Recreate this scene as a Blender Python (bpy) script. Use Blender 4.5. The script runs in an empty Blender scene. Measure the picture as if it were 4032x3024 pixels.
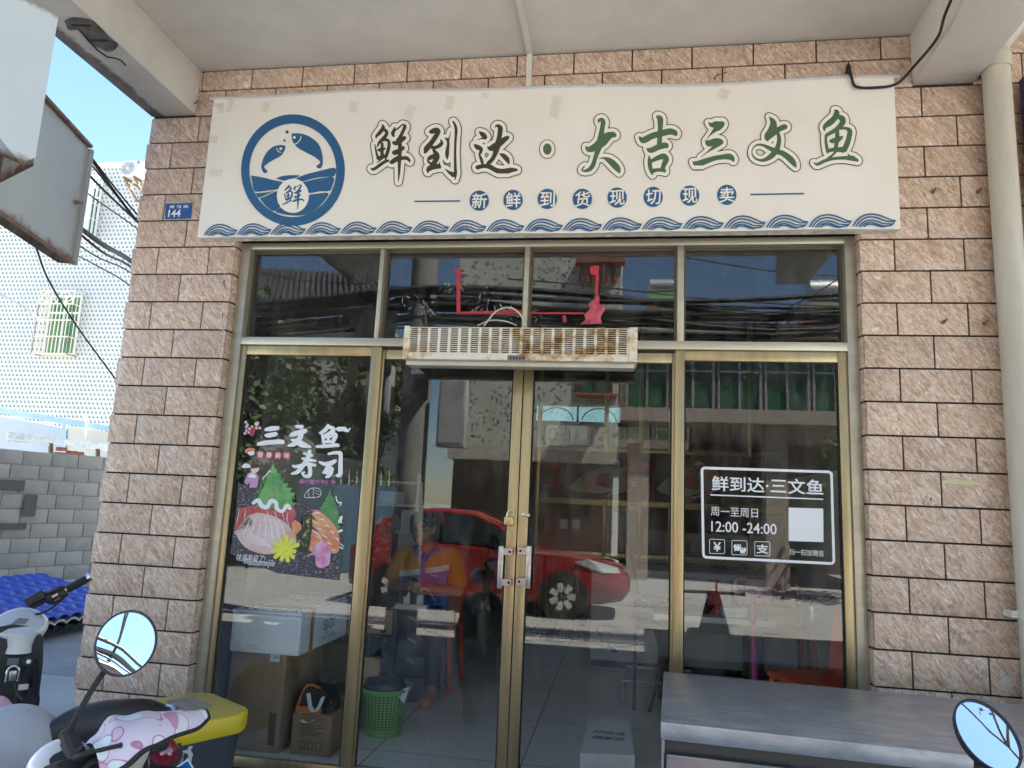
import bpy, bmesh, math, random
import numpy as np
from mathutils import Vector, Matrix
random.seed(7); rng = np.random.default_rng(7)
SC = bpy.context.scene
COL = SC.collection
R = math.radians
# ---------------------------------------------------------------- camera, sky, sun, exposure
FPX, CAM = 2853.5139, Vector((0, -3.4966, 1.5975))
YAW, PIT, ROL = R(-8.97443771), R(9.34446267), R(2.57468826)
_f = Vector((math.sin(YAW)*math.cos(PIT), math.cos(YAW)*math.cos(PIT), math.sin(PIT)))
_r0 = Vector((math.cos(YAW), -math.sin(YAW), 0)); _u0 = _r0.cross(_f)
_R = _r0*math.cos(ROL)+_u0*math.sin(ROL); _U = -_r0*math.sin(ROL)+_u0*math.cos(ROL)
cd = bpy.data.cameras.new('camera'); cam = bpy.data.objects.new('camera', cd); COL.objects.link(cam)
cam.matrix_world = Matrix(((_R.x, _U.x, -_f.x, CAM.x), (_R.y, _U.y, -_f.y, CAM.y), (_R.z, _U.z, -_f.z, CAM.z), (0, 0, 0, 1)))
cd.sensor_width = 36; cd.lens = FPX/4032*36; cd.clip_start = .02; cd.clip_end = 900
SC.camera = cam
EL, AZ = R(60), R(66)
w = bpy.data.worlds.new('World'); SC.world = w; w.use_nodes = True
nt = w.node_tree; bg = nt.nodes['Background']; sk = nt.nodes.new('ShaderNodeTexSky')
sk.sky_type = 'NISHITA'; sk.sun_disc = False; sk.sun_elevation = EL; sk.sun_rotation = AZ
sk.air_density = 1.0; sk.dust_density = .15; sk.ozone_density = 4.0
nt.links.new(sk.outputs[0], bg.inputs[0]); bg.inputs[1].default_value = .062
sl = bpy.data.lights.new('sun', 'SUN'); so = bpy.data.objects.new('sun', sl); COL.objects.link(so)
sl.energy = 5.0; sl.angle = R(.5); sl.color = (1, .95, .86)
sd = Vector((math.sin(AZ)*math.cos(EL), math.cos(AZ)*math.cos(EL), math.sin(EL)))
so.rotation_euler = sd.to_track_quat('Z', 'Y').to_euler(); so.location = (20, 20, 40)
SC.view_settings.view_transform = 'Standard'; SC.view_settings.look = 'None'
SC.view_settings.exposure = 2.85; SC.view_settings.gamma = 1; SC.view_settings.use_white_balance = True; SC.view_settings.white_balance_temperature = 6500; SC.view_settings.white_balance_tint = 8
SC.cycles.max_bounces = 10; SC.cycles.transparent_max_bounces = 24; SC.cycles.glossy_bounces = 5
SC.cycles.caustics_reflective = False; SC.cycles.use_denoising = True
# ---------------------------------------------------------------- photo pixel -> point on a plane of the place
def ray(px, py): return _f + _R*((px-2016)/FPX) + _U*((1512-py)/FPX)
def at(px, py, y=0.0):
    d = ray(px, py); return CAM + d*((y-CAM.y)/d.y)
def atz(px, py, z=0.0):
    d = ray(px, py); return CAM + d*((z-CAM.z)/d.z)
def atd(px, py, dist): return CAM + ray(px, py)*dist
# ---------------------------------------------------------------- mesh builder
ORG = {}
class MB:
    def __init__(s): s.v = []; s.f = []; s.tag = []; s.cur = 0.5
    def add(s, vs, fs):
        b = len(s.v); s.v += [tuple(v) for v in vs]
        for f in fs: s.f.append([b+i for i in f]); s.tag.append(s.cur)
        return s
    def box(s, x0, x1, y0, y1, z0, z1, bev=0):
        if bev <= 0:
            v = [(x, y, z) for x in (x0, x1) for y in (y0, y1) for z in (z0, z1)]
            return s.add(v, [(0, 1, 3, 2), (4, 6, 7, 5), (0, 4, 5, 1), (2, 3, 7, 6), (0, 2, 6, 4), (1, 5, 7, 3)])
        bm = bmesh.new(); bmesh.ops.create_cube(bm, size=1)
        for q in bm.verts: q.co = Vector(((x0+x1)/2+q.co.x*(x1-x0), (y0+y1)/2+q.co.y*(y1-y0), (z0+z1)/2+q.co.z*(z1-z0)))
        bmesh.ops.bevel(bm, geom=list(bm.edges), offset=bev, segments=2, profile=.5, affect='EDGES')
        return s.bm(bm)
    def bm(s, bm, M=None):
        bm.verts.index_update()
        vs = [(M @ v.co if M else v.co.copy()) for v in bm.verts]; fs = [[v.index for v in f.verts] for f in bm.faces]
        bm.free(); return s.add(vs, fs)
    def obox(s, c, ax, ay, az, bev=0):      # oriented box: centre and three half-axis vectors
        m = MB().box(-1, 1, -1, 1, -1, 1) if bev <= 0 else None
        if m is None:
            lx, ly, lz = ax.length, ay.length, az.length
            m = MB().box(-lx, lx, -ly, ly, -lz, lz, bev); ax, ay, az = ax/lx, ay/ly, az/lz
        c = Vector(c); return s.add([c+ax*p[0]+ay*p[1]+az*p[2] for p in m.v], m.f)
    def bar(s, a, b, w, h=None, up=Vector((0, 0, 1)), bev=0):
        a, b = Vector(a), Vector(b); h = h or w; d = (b-a)
        q = d.cross(up)
        if q.length < 1e-6: q = d.cross(Vector((1, 0, 0)))
        q.normalize(); u = q.cross(d).normalized()
        return s.obox((a+b)/2, d/2, q*w/2, u*h/2, bev)
    def tube(s, pts, r, n=8, caps=True, close=False):
        pts = [Vector(p) for p in pts]; N = len(pts)
        rs = list(r) if isinstance(r, (list, tuple)) else [r]*N
        b = len(s.v); prev = None; vs = []; fs = []
        for i, p in enumerate(pts):
            if close: t = pts[(i+1) % N]-pts[i-1]
            else: t = pts[min(i+1, N-1)]-pts[max(i-1, 0)]
            if t.length < 1e-9: t = Vector((0, 0, 1))
            t.normalize()
            if prev is None:
                a = Vector((0, 0, 1)) if abs(t.z) < .9 else Vector((1, 0, 0)); u = t.cross(a).normalized()
            else:
                u = (prev-t*prev.dot(t)); u = u.normalized() if u.length > 1e-6 else t.orthogonal().normalized()
            prev = u; wv = t.cross(u)
            for k in range(n):
                an = 2*math.pi*k/n; vs.append(p+(u*math.cos(an)+wv*math.sin(an))*rs[i])
        for i in range(N if close else N-1):
            j = (i+1) % N
            for k in range(n): fs.append((i*n+k, i*n+(k+1) % n, j*n+(k+1) % n, j*n+k))
        if caps and not close: fs.append(tuple(range(n-1, -1, -1))); fs.append(tuple((N-1)*n+k for k in range(n)))
        return s.add(vs, fs)
    def lathe(s, prof, c=(0, 0, 0), axis=Vector((0, 0, 1)), n=24, sx=1, sy=1, caps=True):
        axis = Vector(axis).normalized(); u = axis.orthogonal().normalized() if abs(axis.z) < .999 else Vector((1, 0, 0)); v = axis.cross(u); c = Vector(c)
        vs = []; fs = []
        for (r, h) in prof:
            for k in range(n):
                a = 2*math.pi*k/n; vs.append(c+axis*h+u*(r*math.cos(a)*sx)+v*(r*math.sin(a)*sy))
        for i in range(len(prof)-1):
            for k in range(n): fs.append((i*n+k, i*n+(k+1) % n, (i+1)*n+(k+1) % n, (i+1)*n+k))
        if caps:
            fs.append(tuple(range(n-1, -1, -1))); fs.append(tuple((len(prof)-1)*n+k for k in range(n)))
        return s.add(vs, fs)
    def ell(s, c, rx, ry, rz, n=16, m=10, M=None):
        vs = []; fs = []; c = Vector(c)
        for i in range(m+1):
            t = math.pi*i/m
            for k in range(n):
                a = 2*math.pi*k/n; p = Vector((rx*math.sin(t)*math.cos(a), ry*math.sin(t)*math.sin(a), rz*math.cos(t)))
                vs.append(c+(M @ p if M else p))
        for i in range(m):
            for k in range(n): fs.append((i*n+k, (i+1)*n+k, (i+1)*n+(k+1) % n, i*n+(k+1) % n))
        return s.add(vs, fs)
    def poly(s, pts): return s.add(pts, [tuple(range(len(pts)))])
    def prism(s, pts, d):
        n = len(pts); d = Vector(d); a = [Vector(p) for p in pts]
        return s.add(a+[p+d for p in a], [tuple(range(n-1, -1, -1)), tuple(range(n, 2*n))]+[(i, (i+1) % n, n+(i+1) % n, n+i) for i in range(n)])
    def grid(s, fn, nu, nv, cu=False):
        vs = [fn(i/nu, j/nv) for j in range(nv+1) for i in range(nu+1)]
        fs = [(j*(nu+1)+i, j*(nu+1)+i+1, (j+1)*(nu+1)+i+1, (j+1)*(nu+1)+i) for j in range(nv) for i in range(nu)]
        return s.add(vs, fs)
    def loft(s, rings, caps=True):
        n = len(rings[0]); vs = [p for r in rings for p in r]; fs = []
        for i in range(len(rings)-1):
            for k in range(n): fs.append((i*n+k, i*n+(k+1) % n, (i+1)*n+(k+1) % n, (i+1)*n+k))
        if caps: fs.append(tuple(range(n-1, -1, -1))); fs.append(tuple((len(rings)-1)*n+k for k in range(n)))
        return s.add(vs, fs)
    def build(s, name, mat, parent=None, smooth=None, fix=True):
        me = bpy.data.meshes.new(name)
        vs = np.array([tuple(v) for v in s.v], float)
        if parent is not None: org = ORG[parent]
        else: org = Vector(((vs[:, 0].min()+vs[:, 0].max())/2, (vs[:, 1].min()+vs[:, 1].max())/2, vs[:, 2].min()))
        me.from_pydata([Vector(v)-org for v in s.v], [], s.f)
        if any(t != .5 for t in s.tag):
            at_ = me.attributes.new('rnd', 'FLOAT', 'FACE'); at_.data.foreach_set('value', s.tag)
        me.materials.append(mat)
        if fix:
            bm = bmesh.new(); bm.from_mesh(me); bmesh.ops.recalc_face_normals(bm, faces=bm.faces); bm.to_mesh(me); bm.free()
        if smooth is not None:
            me.shade_smooth(); me.set_sharp_from_angle(angle=R(smooth))
        o = bpy.data.objects.new(name, me); COL.objects.link(o); ORG[o] = org
        if parent is not None: o.parent = parent
        else: o.location = org
        return o
def tag(o, label=None, cat=None, group=None, kind=None):
    if label: o['label'] = label
    if cat: o['category'] = cat
    if group: o['group'] = group
    if kind: o['kind'] = kind
    return o
def thing(name, loc, label, cat, group=None):
    o = bpy.data.objects.new(name, None); COL.objects.link(o); o.location = loc; ORG[o] = Vector(loc); o.empty_display_size = .1
    return tag(o, label, cat, group)
def struct(o): return tag(o, kind='structure')
def dup(root, loc, rotz=0, label=None):
    r = root.copy(); COL.objects.link(r); r.location = loc; r.rotation_euler = (0, 0, rotz)
    if label: r['label'] = label
    for ch in root.children:
        c = ch.copy(); COL.objects.link(c); c.parent = r
        for g in ch.children:
            d = g.copy(); COL.objects.link(d); d.parent = c
    return r
def smooth_path(pts, n=6):
    P = [np.array(p, float) for p in pts]
    if len(P) < 3: return [tuple(P[0]+(P[-1]-P[0])*i/n) for i in range(n+1)]
    Q = [2*P[0]-P[1]]+P+[2*P[-1]-P[-2]]; out = []
    for i in range(1, len(Q)-2):
        a, b, c, d = Q[i-1:i+3]
        for k in range(n):
            t = k/n; out.append(tuple(.5*((2*b)+(-a+c)*t+(2*a-5*b+4*c-d)*t*t+(-a+3*b-3*c+d)*t**3)))
    out.append(tuple(P[-1])); return out
# ---------------------------------------------------------------- materials
MATS = {}
def nodes(name):
    m = bpy.data.materials.new(name); m.use_nodes = True; MATS[name] = m
    return m, m.node_tree, m.node_tree.nodes, m.node_tree.links, m.node_tree.nodes['Principled BSDF']
def mat(name, col, rough=.5, metal=0, var=0, scale=8, col2=None, bump=0, bscale=40, coat=0, stretch=None, spec=.5, detail=5, alpha=None, lo=.35, hi=.65):
    m, t, N, L, b = nodes(name)
    b.inputs['Base Color'].default_value = (*col, 1); b.inputs['Roughness'].default_value = rough; b.inputs['Metallic'].default_value = metal
    b.inputs['Specular IOR Level'].default_value = spec
    if coat: b.inputs['Coat Weight'].default_value = coat; b.inputs['Coat Roughness'].default_value = .05
    tc = N.new('ShaderNodeTexCoord'); src = tc.outputs['Object']
    if stretch:
        mp = N.new('ShaderNodeMapping'); mp.inputs['Rotation'].default_value = stretch[3:] if len(stretch) > 3 else (0, 0, 0); mp.inputs['Scale'].default_value = stretch[:3]
        L.new(src, mp.inputs[0]); src = mp.outputs[0]
    if var or col2:
        n = N.new('ShaderNodeTexNoise'); n.inputs['Scale'].default_value = scale; n.inputs['Detail'].default_value = detail; n.inputs['Roughness'].default_value = .65; L.new(src, n.inputs['Vector'])
        cr = N.new('ShaderNodeValToRGB'); L.new(n.outputs['Fac'], cr.inputs[0])
        c2 = col2 or tuple(min(1, c*(1+var)) for c in col); c1 = col if col2 else tuple(c*(1-var) for c in col)
        cr.color_ramp.elements[0].color = (*c1, 1); cr.color_ramp.elements[1].color = (*c2, 1)
        cr.color_ramp.elements[0].position = lo; cr.color_ramp.elements[1].position = hi
        L.new(cr.outputs[0], b.inputs['Base Color'])
        mr = N.new('ShaderNodeMapRange'); mr.inputs[3].default_value = max(.03, rough-.08); mr.inputs[4].default_value = min(1, rough+.1)
        L.new(n.outputs['Fac'], mr.inputs[0]); L.new(mr.outputs[0], b.inputs['Roughness'])
    if bump:
        n2 = N.new('ShaderNodeTexNoise'); n2.inputs['Scale'].default_value = bscale; n2.inputs['Detail'].default_value = 4; L.new(src, n2.inputs['Vector'])
        bp = N.new('ShaderNodeBump'); bp.inputs['Strength'].default_value = bump; bp.inputs['Distance'].default_value = .01
        L.new(n2.outputs['Fac'], bp.inputs['Height']); L.new(bp.outputs[0], b.inputs['Normal'])
    return m
def mixc(N, L, fac, a, b):
    x = N.new('ShaderNodeMix'); x.data_type = 'RGBA'
    if isinstance(fac, float): x.inputs[0].default_value = fac
    else: L.new(fac, x.inputs[0])
    for i, c in ((6, a), (7, b)):
        if isinstance(c, tuple): x.inputs[i].default_value = (*c, 1)
        else: L.new(c, x.inputs[i])
    return x.outputs[2]
def ramp(N, L, src, p0, p1, c0=(0, 0, 0), c1=(1, 1, 1)):
    r = N.new('ShaderNodeValToRGB'); L.new(src, r.inputs[0]); e = r.color_ramp.elements
    e[0].position, e[1].position = p0, p1; e[0].color = (*c0, 1); e[1].color = (*c1, 1); return r.outputs[0]
def noise(N, L, src, scale, detail=5, rough=.6, dist=0):
    n = N.new('ShaderNodeTexNoise'); n.inputs['Scale'].default_value = scale; n.inputs['Detail'].default_value = detail
    n.inputs['Roughness'].default_value = rough; n.inputs['Distortion'].default_value = dist; L.new(src, n.inputs['Vector']); return n.outputs['Fac']
def mapped(N, L, src, scale=(1, 1, 1), rot=(0, 0, 0), loc=None):
    mp = N.new('ShaderNodeMapping'); mp.inputs['Rotation'].default_value = rot; mp.inputs['Scale'].default_value = scale; L.new(src, mp.inputs[0])
    if loc is not None: L.new(loc, mp.inputs['Location'])
    return mp.outputs[0]
def math_(N, L, op, a, b=None):
    x = N.new('ShaderNodeMath'); x.operation = op
    for i, c in ((0, a), (1, b)):
        if c is None: continue
        if isinstance(c, (int, float)): x.inputs[i].default_value = c
        else: L.new(c, x.inputs[i])
    return x.outputs[0]
def tile_mat():
    m, t, N, L, b = nodes('marbled_tile')
    tc = N.new('ShaderNodeTexCoord'); at_ = N.new('ShaderNodeAttribute'); at_.attribute_name = 'rnd'
    k = math_(N, L, 'MULTIPLY', at_.outputs['Fac'], 37.0)
    cb = N.new('ShaderNodeCombineXYZ'); L.new(k, cb.inputs[0]); L.new(k, cb.inputs[2])
    p = mapped(N, L, tc.outputs['Object'], (1, 1, 1), (0, R(-52), 0), cb.outputs[0])
    p2 = mapped(N, L, p, (8, 9, 25))
    n1 = noise(N, L, p2, 1.5, 9, .75, 1.6)
    p3 = mapped(N, L, p, (12, 12, 36)); n2 = noise(N, L, p3, 1.9, 8, .75, 1.4)
    n3 = noise(N, L, p, 5, 4, .6)
    c = mixc(N, L, ramp(N, L, n1, .40, .60), (.41, .262, .178), (.72, .565, .44))
    c = mixc(N, L, ramp(N, L, n2, .54, .62), c, (.82, .74, .67))
    c = mixc(N, L, ramp(N, L, n2, .34, .45, (.9, .9, .9), (0, 0, 0)), c, (.25, .14, .085))
    c = mixc(N, L, math_(N, L, 'MULTIPLY', ramp(N, L, n3, .4, .7), .35), c, (.42, .29, .21))
    ge = N.new('ShaderNodeNewGeometry'); sx = N.new('ShaderNodeSeparateXYZ'); L.new(ge.outputs['Position'], sx.inputs[0])
    g1 = noise(N, L, ge.outputs['Position'], 3.2, 8, .75); g2 = noise(N, L, ge.outputs['Position'], 40, 3, .7)
    zone = math_(N, L, 'MULTIPLY', ramp(N, L, math_(N, L, 'DIVIDE', sx.outputs[2], 4.0), .38, .56, (1, 1, 1), (0, 0, 0)), math_(N, L, 'GREATER_THAN', sx.outputs[0], 1.0))
    gk = math_(N, L, 'MULTIPLY', math_(N, L, 'MULTIPLY', ramp(N, L, g1, .52, .68), ramp(N, L, g2, .45, .6)), math_(N, L, 'ADD', math_(N, L, 'MULTIPLY', zone, .75), .08))
    c = mixc(N, L, gk, c, (.07, .06, .055))
    hs = N.new('ShaderNodeHueSaturation'); L.new(c, hs.inputs['Color'])
    v = N.new('ShaderNodeMapRange'); v.inputs[3].default_value = .92; v.inputs[4].default_value = 1.1; L.new(at_.outputs['Fac'], v.inputs[0]); L.new(v.outputs[0], hs.inputs['Value'])
    L.new(hs.outputs[0], b.inputs['Base Color'])
    rr = N.new('ShaderNodeMapRange'); rr.inputs[3].default_value = .32; rr.inputs[4].default_value = .55; L.new(n2, rr.inputs[0]); L.new(rr.outputs[0], b.inputs['Roughness'])
    bp = N.new('ShaderNodeBump'); bp.inputs['Strength'].default_value = .35; bp.inputs['Distance'].default_value = .006; L.new(n1, bp.inputs['Height']); L.new(bp.outputs[0], b.inputs['Normal'])
    return m
def glass_mat(name, tint=(.955, .965, .96), f0=.038, dirt=.055):
    m, t, N, L, b = nodes(name); N.remove(b); out = N['Material Output']
    lw = N.new('ShaderNodeLayerWeight'); lw.inputs[0].default_value = .5
    f5 = math_(N, L, 'POWER', lw.outputs['Facing'], 5.0)
    fac = math_(N, L, 'ADD', math_(N, L, 'MULTIPLY', f5, 1-f0), f0)
    tr = N.new('ShaderNodeBsdfTransparent'); tr.inputs[0].default_value = (*tint, 1)
    gl = N.new('ShaderNodeBsdfGlossy'); gl.inputs['Roughness'].default_value = 0; gl.inputs[0].default_value = (1, 1, 1, 1)
    mx = N.new('ShaderNodeMixShader'); L.new(fac, mx.inputs[0]); L.new(tr.outputs[0], mx.inputs[1]); L.new(gl.outputs[0], mx.inputs[2])
    df = N.new('ShaderNodeBsdfDiffuse'); df.inputs[0].default_value = (.6, .58, .52, 1)
    tc = N.new('ShaderNodeTexCoord'); n = noise(N, L, mapped(N, L, tc.outputs['Object'], (3, 3, 1)), 6, 8, .7)
    dm = math_(N, L, 'MULTIPLY', ramp(N, L, n, .45, .8), dirt)
    m2 = N.new('ShaderNodeMixShader'); L.new(dm, m2.inputs[0]); L.new(mx.outputs[0], m2.inputs[1]); L.new(df.outputs[0], m2.inputs[2])
    L.new(m2.outputs[0], out.inputs[0]); return m
def M(n): return MATS[n]
TILE = tile_mat()
GLASS = glass_mat('window_glass')
mat('grout', (.035, .03, .03), .9, bump=.3)
mat('plaster', (.66, .63, .57), .85, var=.07, scale=2.5, bump=.12, bscale=60)
mat('plaster_stained', (.60, .575, .53), .9, col2=(.50, .475, .43), scale=1.3, bump=.2, bscale=50)
mat('old_concrete', (.20, .185, .165), .95, col2=(.36, .34, .31), scale=9, bump=.8, bscale=35)
mat('spalled_concrete', (.085, .078, .07), .95, col2=(.17, .16, .145), scale=14, bump=1, bscale=40)
mat('vinyl', (.80, .765, .69), .42, col2=(.84, .81, .745), scale=2.2, bump=.06, bscale=3.0)
mat('vinyl_edge', (.55, .55, .57), .5)
mat('print_white', (.86, .83, .76), .45)
mat('print_olive', (.045, .045, .02), .45)
mat('print_green', (.065, .135, .06), .45, col2=(.085, .15, .07), scale=6)
mat('print_outline', (.075, .055, .055), .45)
mat('print_blue', (.025, .10, .235), .42, col2=(.02, .125, .28), scale=1.2)
mat('bronze', (.46, .36, .20), .34, .75, var=.12, scale=3, stretch=(6, 6, .6), bump=.03, bscale=80)
mat('bronze_pale', (.50, .46, .36), .36, .6, var=.1, scale=3, stretch=(.6, 6, 6))
mat('bronze_dark', (.14, .115, .075), .45, .5)
mat('black_gap', (.012, .012, .012), .8)
# ---------------------------------------------------------------- flat print helpers (signed-distance strokes -> one clean sheet)
def sdf_field(strokes, pad, cell):
    allp = [q for s in strokes for q in s]
    x0 = min(q[0] for q in allp)-pad; x1 = max(q[0] for q in allp)+pad; y0 = min(q[1] for q in allp)-pad; y1 = max(q[1] for q in allp)+pad
    nx, ny = int((x1-x0)/cell)+2, int((y1-y0)/cell)+2
    X, Yg = np.meshgrid(x0+np.arange(nx)*cell, y0+np.arange(ny)*cell)
    D = np.full(X.shape, 1e9)
    for s in strokes:
        P = smooth_path(s, 5) if len(s) > 2 else [tuple(map(float, q)) for q in s]
        if len(P) == 1: P = P*2
        for a, b in zip(P[:-1], P[1:]):
            ax, ay, aw = a; bx, by, bw = b; dx, dy = bx-ax, by-ay; l2 = dx*dx+dy*dy+1e-9
            t = np.clip(((X-ax)*dx+(Yg-ay)*dy)/l2, 0, 1)
            D = np.minimum(D, np.hypot(X-ax-t*dx, Yg-ay-t*dy)-np.maximum(2, (aw+(bw-aw)*t))/2)
    return X, Yg, D
def march(mb, X, Yg, D, mp):
    ny, nx = D.shape; ins = D < 0
    for j in range(ny-1):
        i = 0
        while i < nx-1:
            c = (ins[j, i], ins[j, i+1], ins[j+1, i+1], ins[j+1, i]); k = sum(c)
            if k == 0: i += 1; continue
            if k == 4:
                i0 = i
                while i < nx-1 and ins[j, i] and ins[j, i+1] and ins[j+1, i+1] and ins[j+1, i]: i += 1
                mb.poly([mp(X[j, i0], Yg[j, i0]), mp(X[j, i], Yg[j, i]), mp(X[j+1, i], Yg[j+1, i]), mp(X[j+1, i0], Yg[j+1, i0])]); continue
            cs = [(j, i), (j, i+1), (j+1, i+1), (j+1, i)]; pts = []
            for q in range(4):
                a, b = cs[q], cs[(q+1) % 4]
                if D[a] < 0: pts.append((X[a], Yg[a]))
                if (D[a] < 0) != (D[b] < 0):
                    t = D[a]/(D[a]-D[b]); pts.append((X[a]+(X[b]-X[a])*t, Yg[a]+(Yg[b]-Yg[a])*t))
            if len(pts) > 2: mb.poly([mp(*q) for q in pts])
            i += 1
    return mb
def strokes_mesh(strokes, mp, iso=0, cell=10, ring=None):
    X, Yg, D = sdf_field(strokes, (iso or 0)+3*cell, cell); D = D-iso
    if ring: D = np.maximum(D, -(D+ring))
    return march(MB(), X, Yg, D, mp)
def pxmap(ox, oy, sc, y):           # a crop of the photo (offset, scale) -> the plane y
    return lambda u, v: at(ox+u/sc, oy+v/sc, y)
def sheet(polys, mp):
    mb = MB()
    for p in polys: mb.poly([mp(*q) for q in p])
    return mb
def fill(mb_name, pts, matn, parent, mp, smooth=True, n=5):
    P = smooth_path(list(pts)+[pts[0]], n)[:-1] if smooth else pts
    return tri(MB().poly([mp(*q) for q in P])).build(mb_name, M(matn), parent, fix=False)
def tri(mb):
    bm = bmesh.new(); vs = [bm.verts.new(v) for v in mb.v]
    for f in mb.f: bm.faces.new([vs[i] for i in f])
    bmesh.ops.triangulate(bm, faces=bm.faces[:]); return MB().bm(bm)
def text_verts(body, bold=0.0, shear=0, ext=0, spacing=1.0):
    c = bpy.data.curves.new('text', 'FONT'); c.body = body; c.size = 1; c.offset = bold; c.align_x = 'LEFT'; c.shear = shear; c.extrude = ext; c.space_character = spacing
    c.resolution_u = 4
    o = bpy.data.objects.new('text', c); COL.objects.link(o); dg = bpy.context.evaluated_depsgraph_get(); dg.update()
    me = bpy.data.meshes.new_from_object(o.evaluated_get(dg))
    vs = np.array([v.co[:] for v in me.vertices]); fs = [list(p.vertices) for p in me.polygons]
    bpy.data.objects.remove(o); bpy.data.curves.remove(c); bpy.data.meshes.remove(me)
    return vs, fs
def text_on(name, body, matn, parent, o, ux, uy, w=None, h=None, bold=.0, shear=0, spacing=1.0, anchor='c'):
    """lettering as a flat mesh on the plane spanned by unit vectors ux, uy, centred at o, w wide and/or h tall"""
    vs, fs = text_verts(body, bold, shear, 0, spacing)
    lo, hi = vs.min(0), vs.max(0); sx = w/(hi[0]-lo[0]) if w else h/(hi[1]-lo[1]); sy = h/(hi[1]-lo[1]) if h else sx
    if anchor == 'c': cx, cy = (lo[0]+hi[0])/2, (lo[1]+hi[1])/2
    elif anchor == 'l': cx, cy = lo[0], (lo[1]+hi[1])/2
    o = Vector(o); mb = MB(); mb.add([o+ux*((v[0]-cx)*sx)+uy*((v[1]-cy)*sy) for v in vs], fs)
    return mb.build(name, M(matn), parent, fix=False)
EX, EZ = Vector((1, 0, 0)), Vector((0, 0, 1))
def text_px(name, body, matn, parent, x0, y0, x1, y1, y, **k):
    """lettering that fills the photo box x0..x1, y0..y1 on the facade plane y"""
    a, b = at(x0, (y0+y1)/2, y), at(x1, (y0+y1)/2, y); t, u = at((x0+x1)/2, y0, y), at((x0+x1)/2, y1, y)
    return text_on(name, body, matn, parent, (at((x0+x1)/2, (y0+y1)/2, y)), EX, EZ, (b-a).x, (t-u).z, **k)
# ---------------------------------------------------------------- the setting
G = 0.0; FL = .25          # street level, shop floor level
CEIL = 3.965; BEAM = 3.692
mat('asphalt', (.19, .185, .18), .9, col2=(.26, .255, .245), scale=3, bump=.3, bscale=120)
def ground_mat():
    m, t, N, L, b = nodes('street_concrete'); tc = N.new('ShaderNodeTexCoord')
    n = noise(N, L, tc.outputs['Object'], 1.5, 10, .7); n2 = noise(N, L, tc.outputs['Object'], 60, 4)
    c = mixc(N, L, ramp(N, L, n, .3, .7), (.29, .285, .275), (.40, .39, .375)); c = mixc(N, L, math_(N, L, 'MULTIPLY', ramp(N, L, n2, .4, .7), .25), c, (.12, .115, .11))
    L.new(c, b.inputs['Base Color']); b.inputs['Roughness'].default_value = .9
    bp = N.new('ShaderNodeBump'); bp.inputs['Strength'].default_value = .3; bp.inputs['Distance'].default_value = .01; L.new(n2, bp.inputs['Height']); L.new(bp.outputs[0], b.inputs['Normal']); return m
ground_mat()
MB().box(-300, 300, -300, 300, -.5, G).build('ground', M('street_concrete')); struct(bpy.data.objects['ground'])
def floor_mat():
    m, t, N, L, b = nodes('floor_tile'); tc = N.new('ShaderNodeTexCoord')
    br = N.new('ShaderNodeTexBrick'); br.offset = 0; br.inputs['Scale'].default_value = 1; br.inputs['Brick Width'].default_value = .8; br.inputs['Row Height'].default_value = .8; br.inputs['Mortar Size'].default_value = .004; br.inputs['Mortar Smooth'].default_value = .3
    br.inputs['Color1'].default_value = (.74, .76, .73, 1); br.inputs['Color2'].default_value = (.71, .73, .70, 1); br.inputs['Mortar'].default_value = (.05, .05, .05, 1)
    L.new(tc.outputs['Object'], br.inputs['Vector']); n = noise(N, L, tc.outputs['Object'], 3, 6)
    c = mixc(N, L, math_(N, L, 'MULTIPLY', ramp(N, L, n, .4, .75), .3), br.outputs['Color'], (.58, .60, .57)); L.new(c, b.inputs['Base Color']); b.inputs['Roughness'].default_value = .28; return m
floor_mat()
MB().box(-2.6, 1.6, .0, 5.9, G+.002, FL).build('shop_floor', M('floor_tile')); struct(bpy.data.objects['shop_floor'])
# ---------------------------------------------------------------- shop building
shop = thing('shop_building', (-.5, 3, 0), 'single storey tiled shop with a wide bronze framed glass front under a concrete canopy', 'shop')
XL0, XL1, XR0, XR1 = -2.714, -2.1025, 1.0861, 3.2
ZK = lambda k: 2.75-.155*k
PIT_ = .303
def clad(mb, x0, x1, k0, k1, j0, y=0.0, d=.012, ztop=None, skip=None):
    for k in range(k0, k1):
        za, zb = ZK(k+1)+.0042, ZK(k)-.0042
        if ztop is not None: zb = min(zb, ztop)
        if zb-za < .02: continue
        j = j0+(.1515 if k % 2 else 0); x = j+math.floor((x0-j)/PIT_)*PIT_
        while x < x1:
            a, b = max(x+.0036, x0), min(x+PIT_-.0036, x1)
            if b-a > .012 and not (skip and skip(a, b, za)):
                mb.cur = random.random()*.98+.01
                mb.box(a, b, y-d, y, max(za, G), zb, .0016)
            x += PIT_
    mb.cur = .5
jl = at(711, 1135, 0).x; jr = at(3520, 1020, 0).x; jh = at(1091, 345, 0).x
mb = MB(); clad(mb, XL0, XL1, -6, 18, jl-.1515*0)                       # left pillar front
for k in range(-6, 18):                                                 # its return into the doorway
    mb.cur = random.random(); mb.box(XL1-.012, XL1+.001, .0015, .05, max(0, ZK(k+1)+.0045), ZK(k)-.0045, .002)
for k in range(-6, 18):
    for yy in np.arange(.16, 2, .303):
        mb.cur = random.random(); mb.box(XL0-.001, XL0+.0105, yy-.15 if yy < .2 else yy-.15, yy+.15, max(0, ZK(k+1)+.0045), ZK(k)-.0045)
pil = mb.build('tile_cladding', TILE, shop, 30)
mb = MB(); clad(mb, XR0, XR1, -6, 18, jr+.1515)
for k in range(-6, 18):
    mb.cur = random.random(); mb.box(XR0-.001, XR0+.012, .0015, .05, max(0, ZK(k+1)+.0045), ZK(k)-.0045, .002)
mb.build('tile_cladding', TILE, shop, 30)
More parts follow.
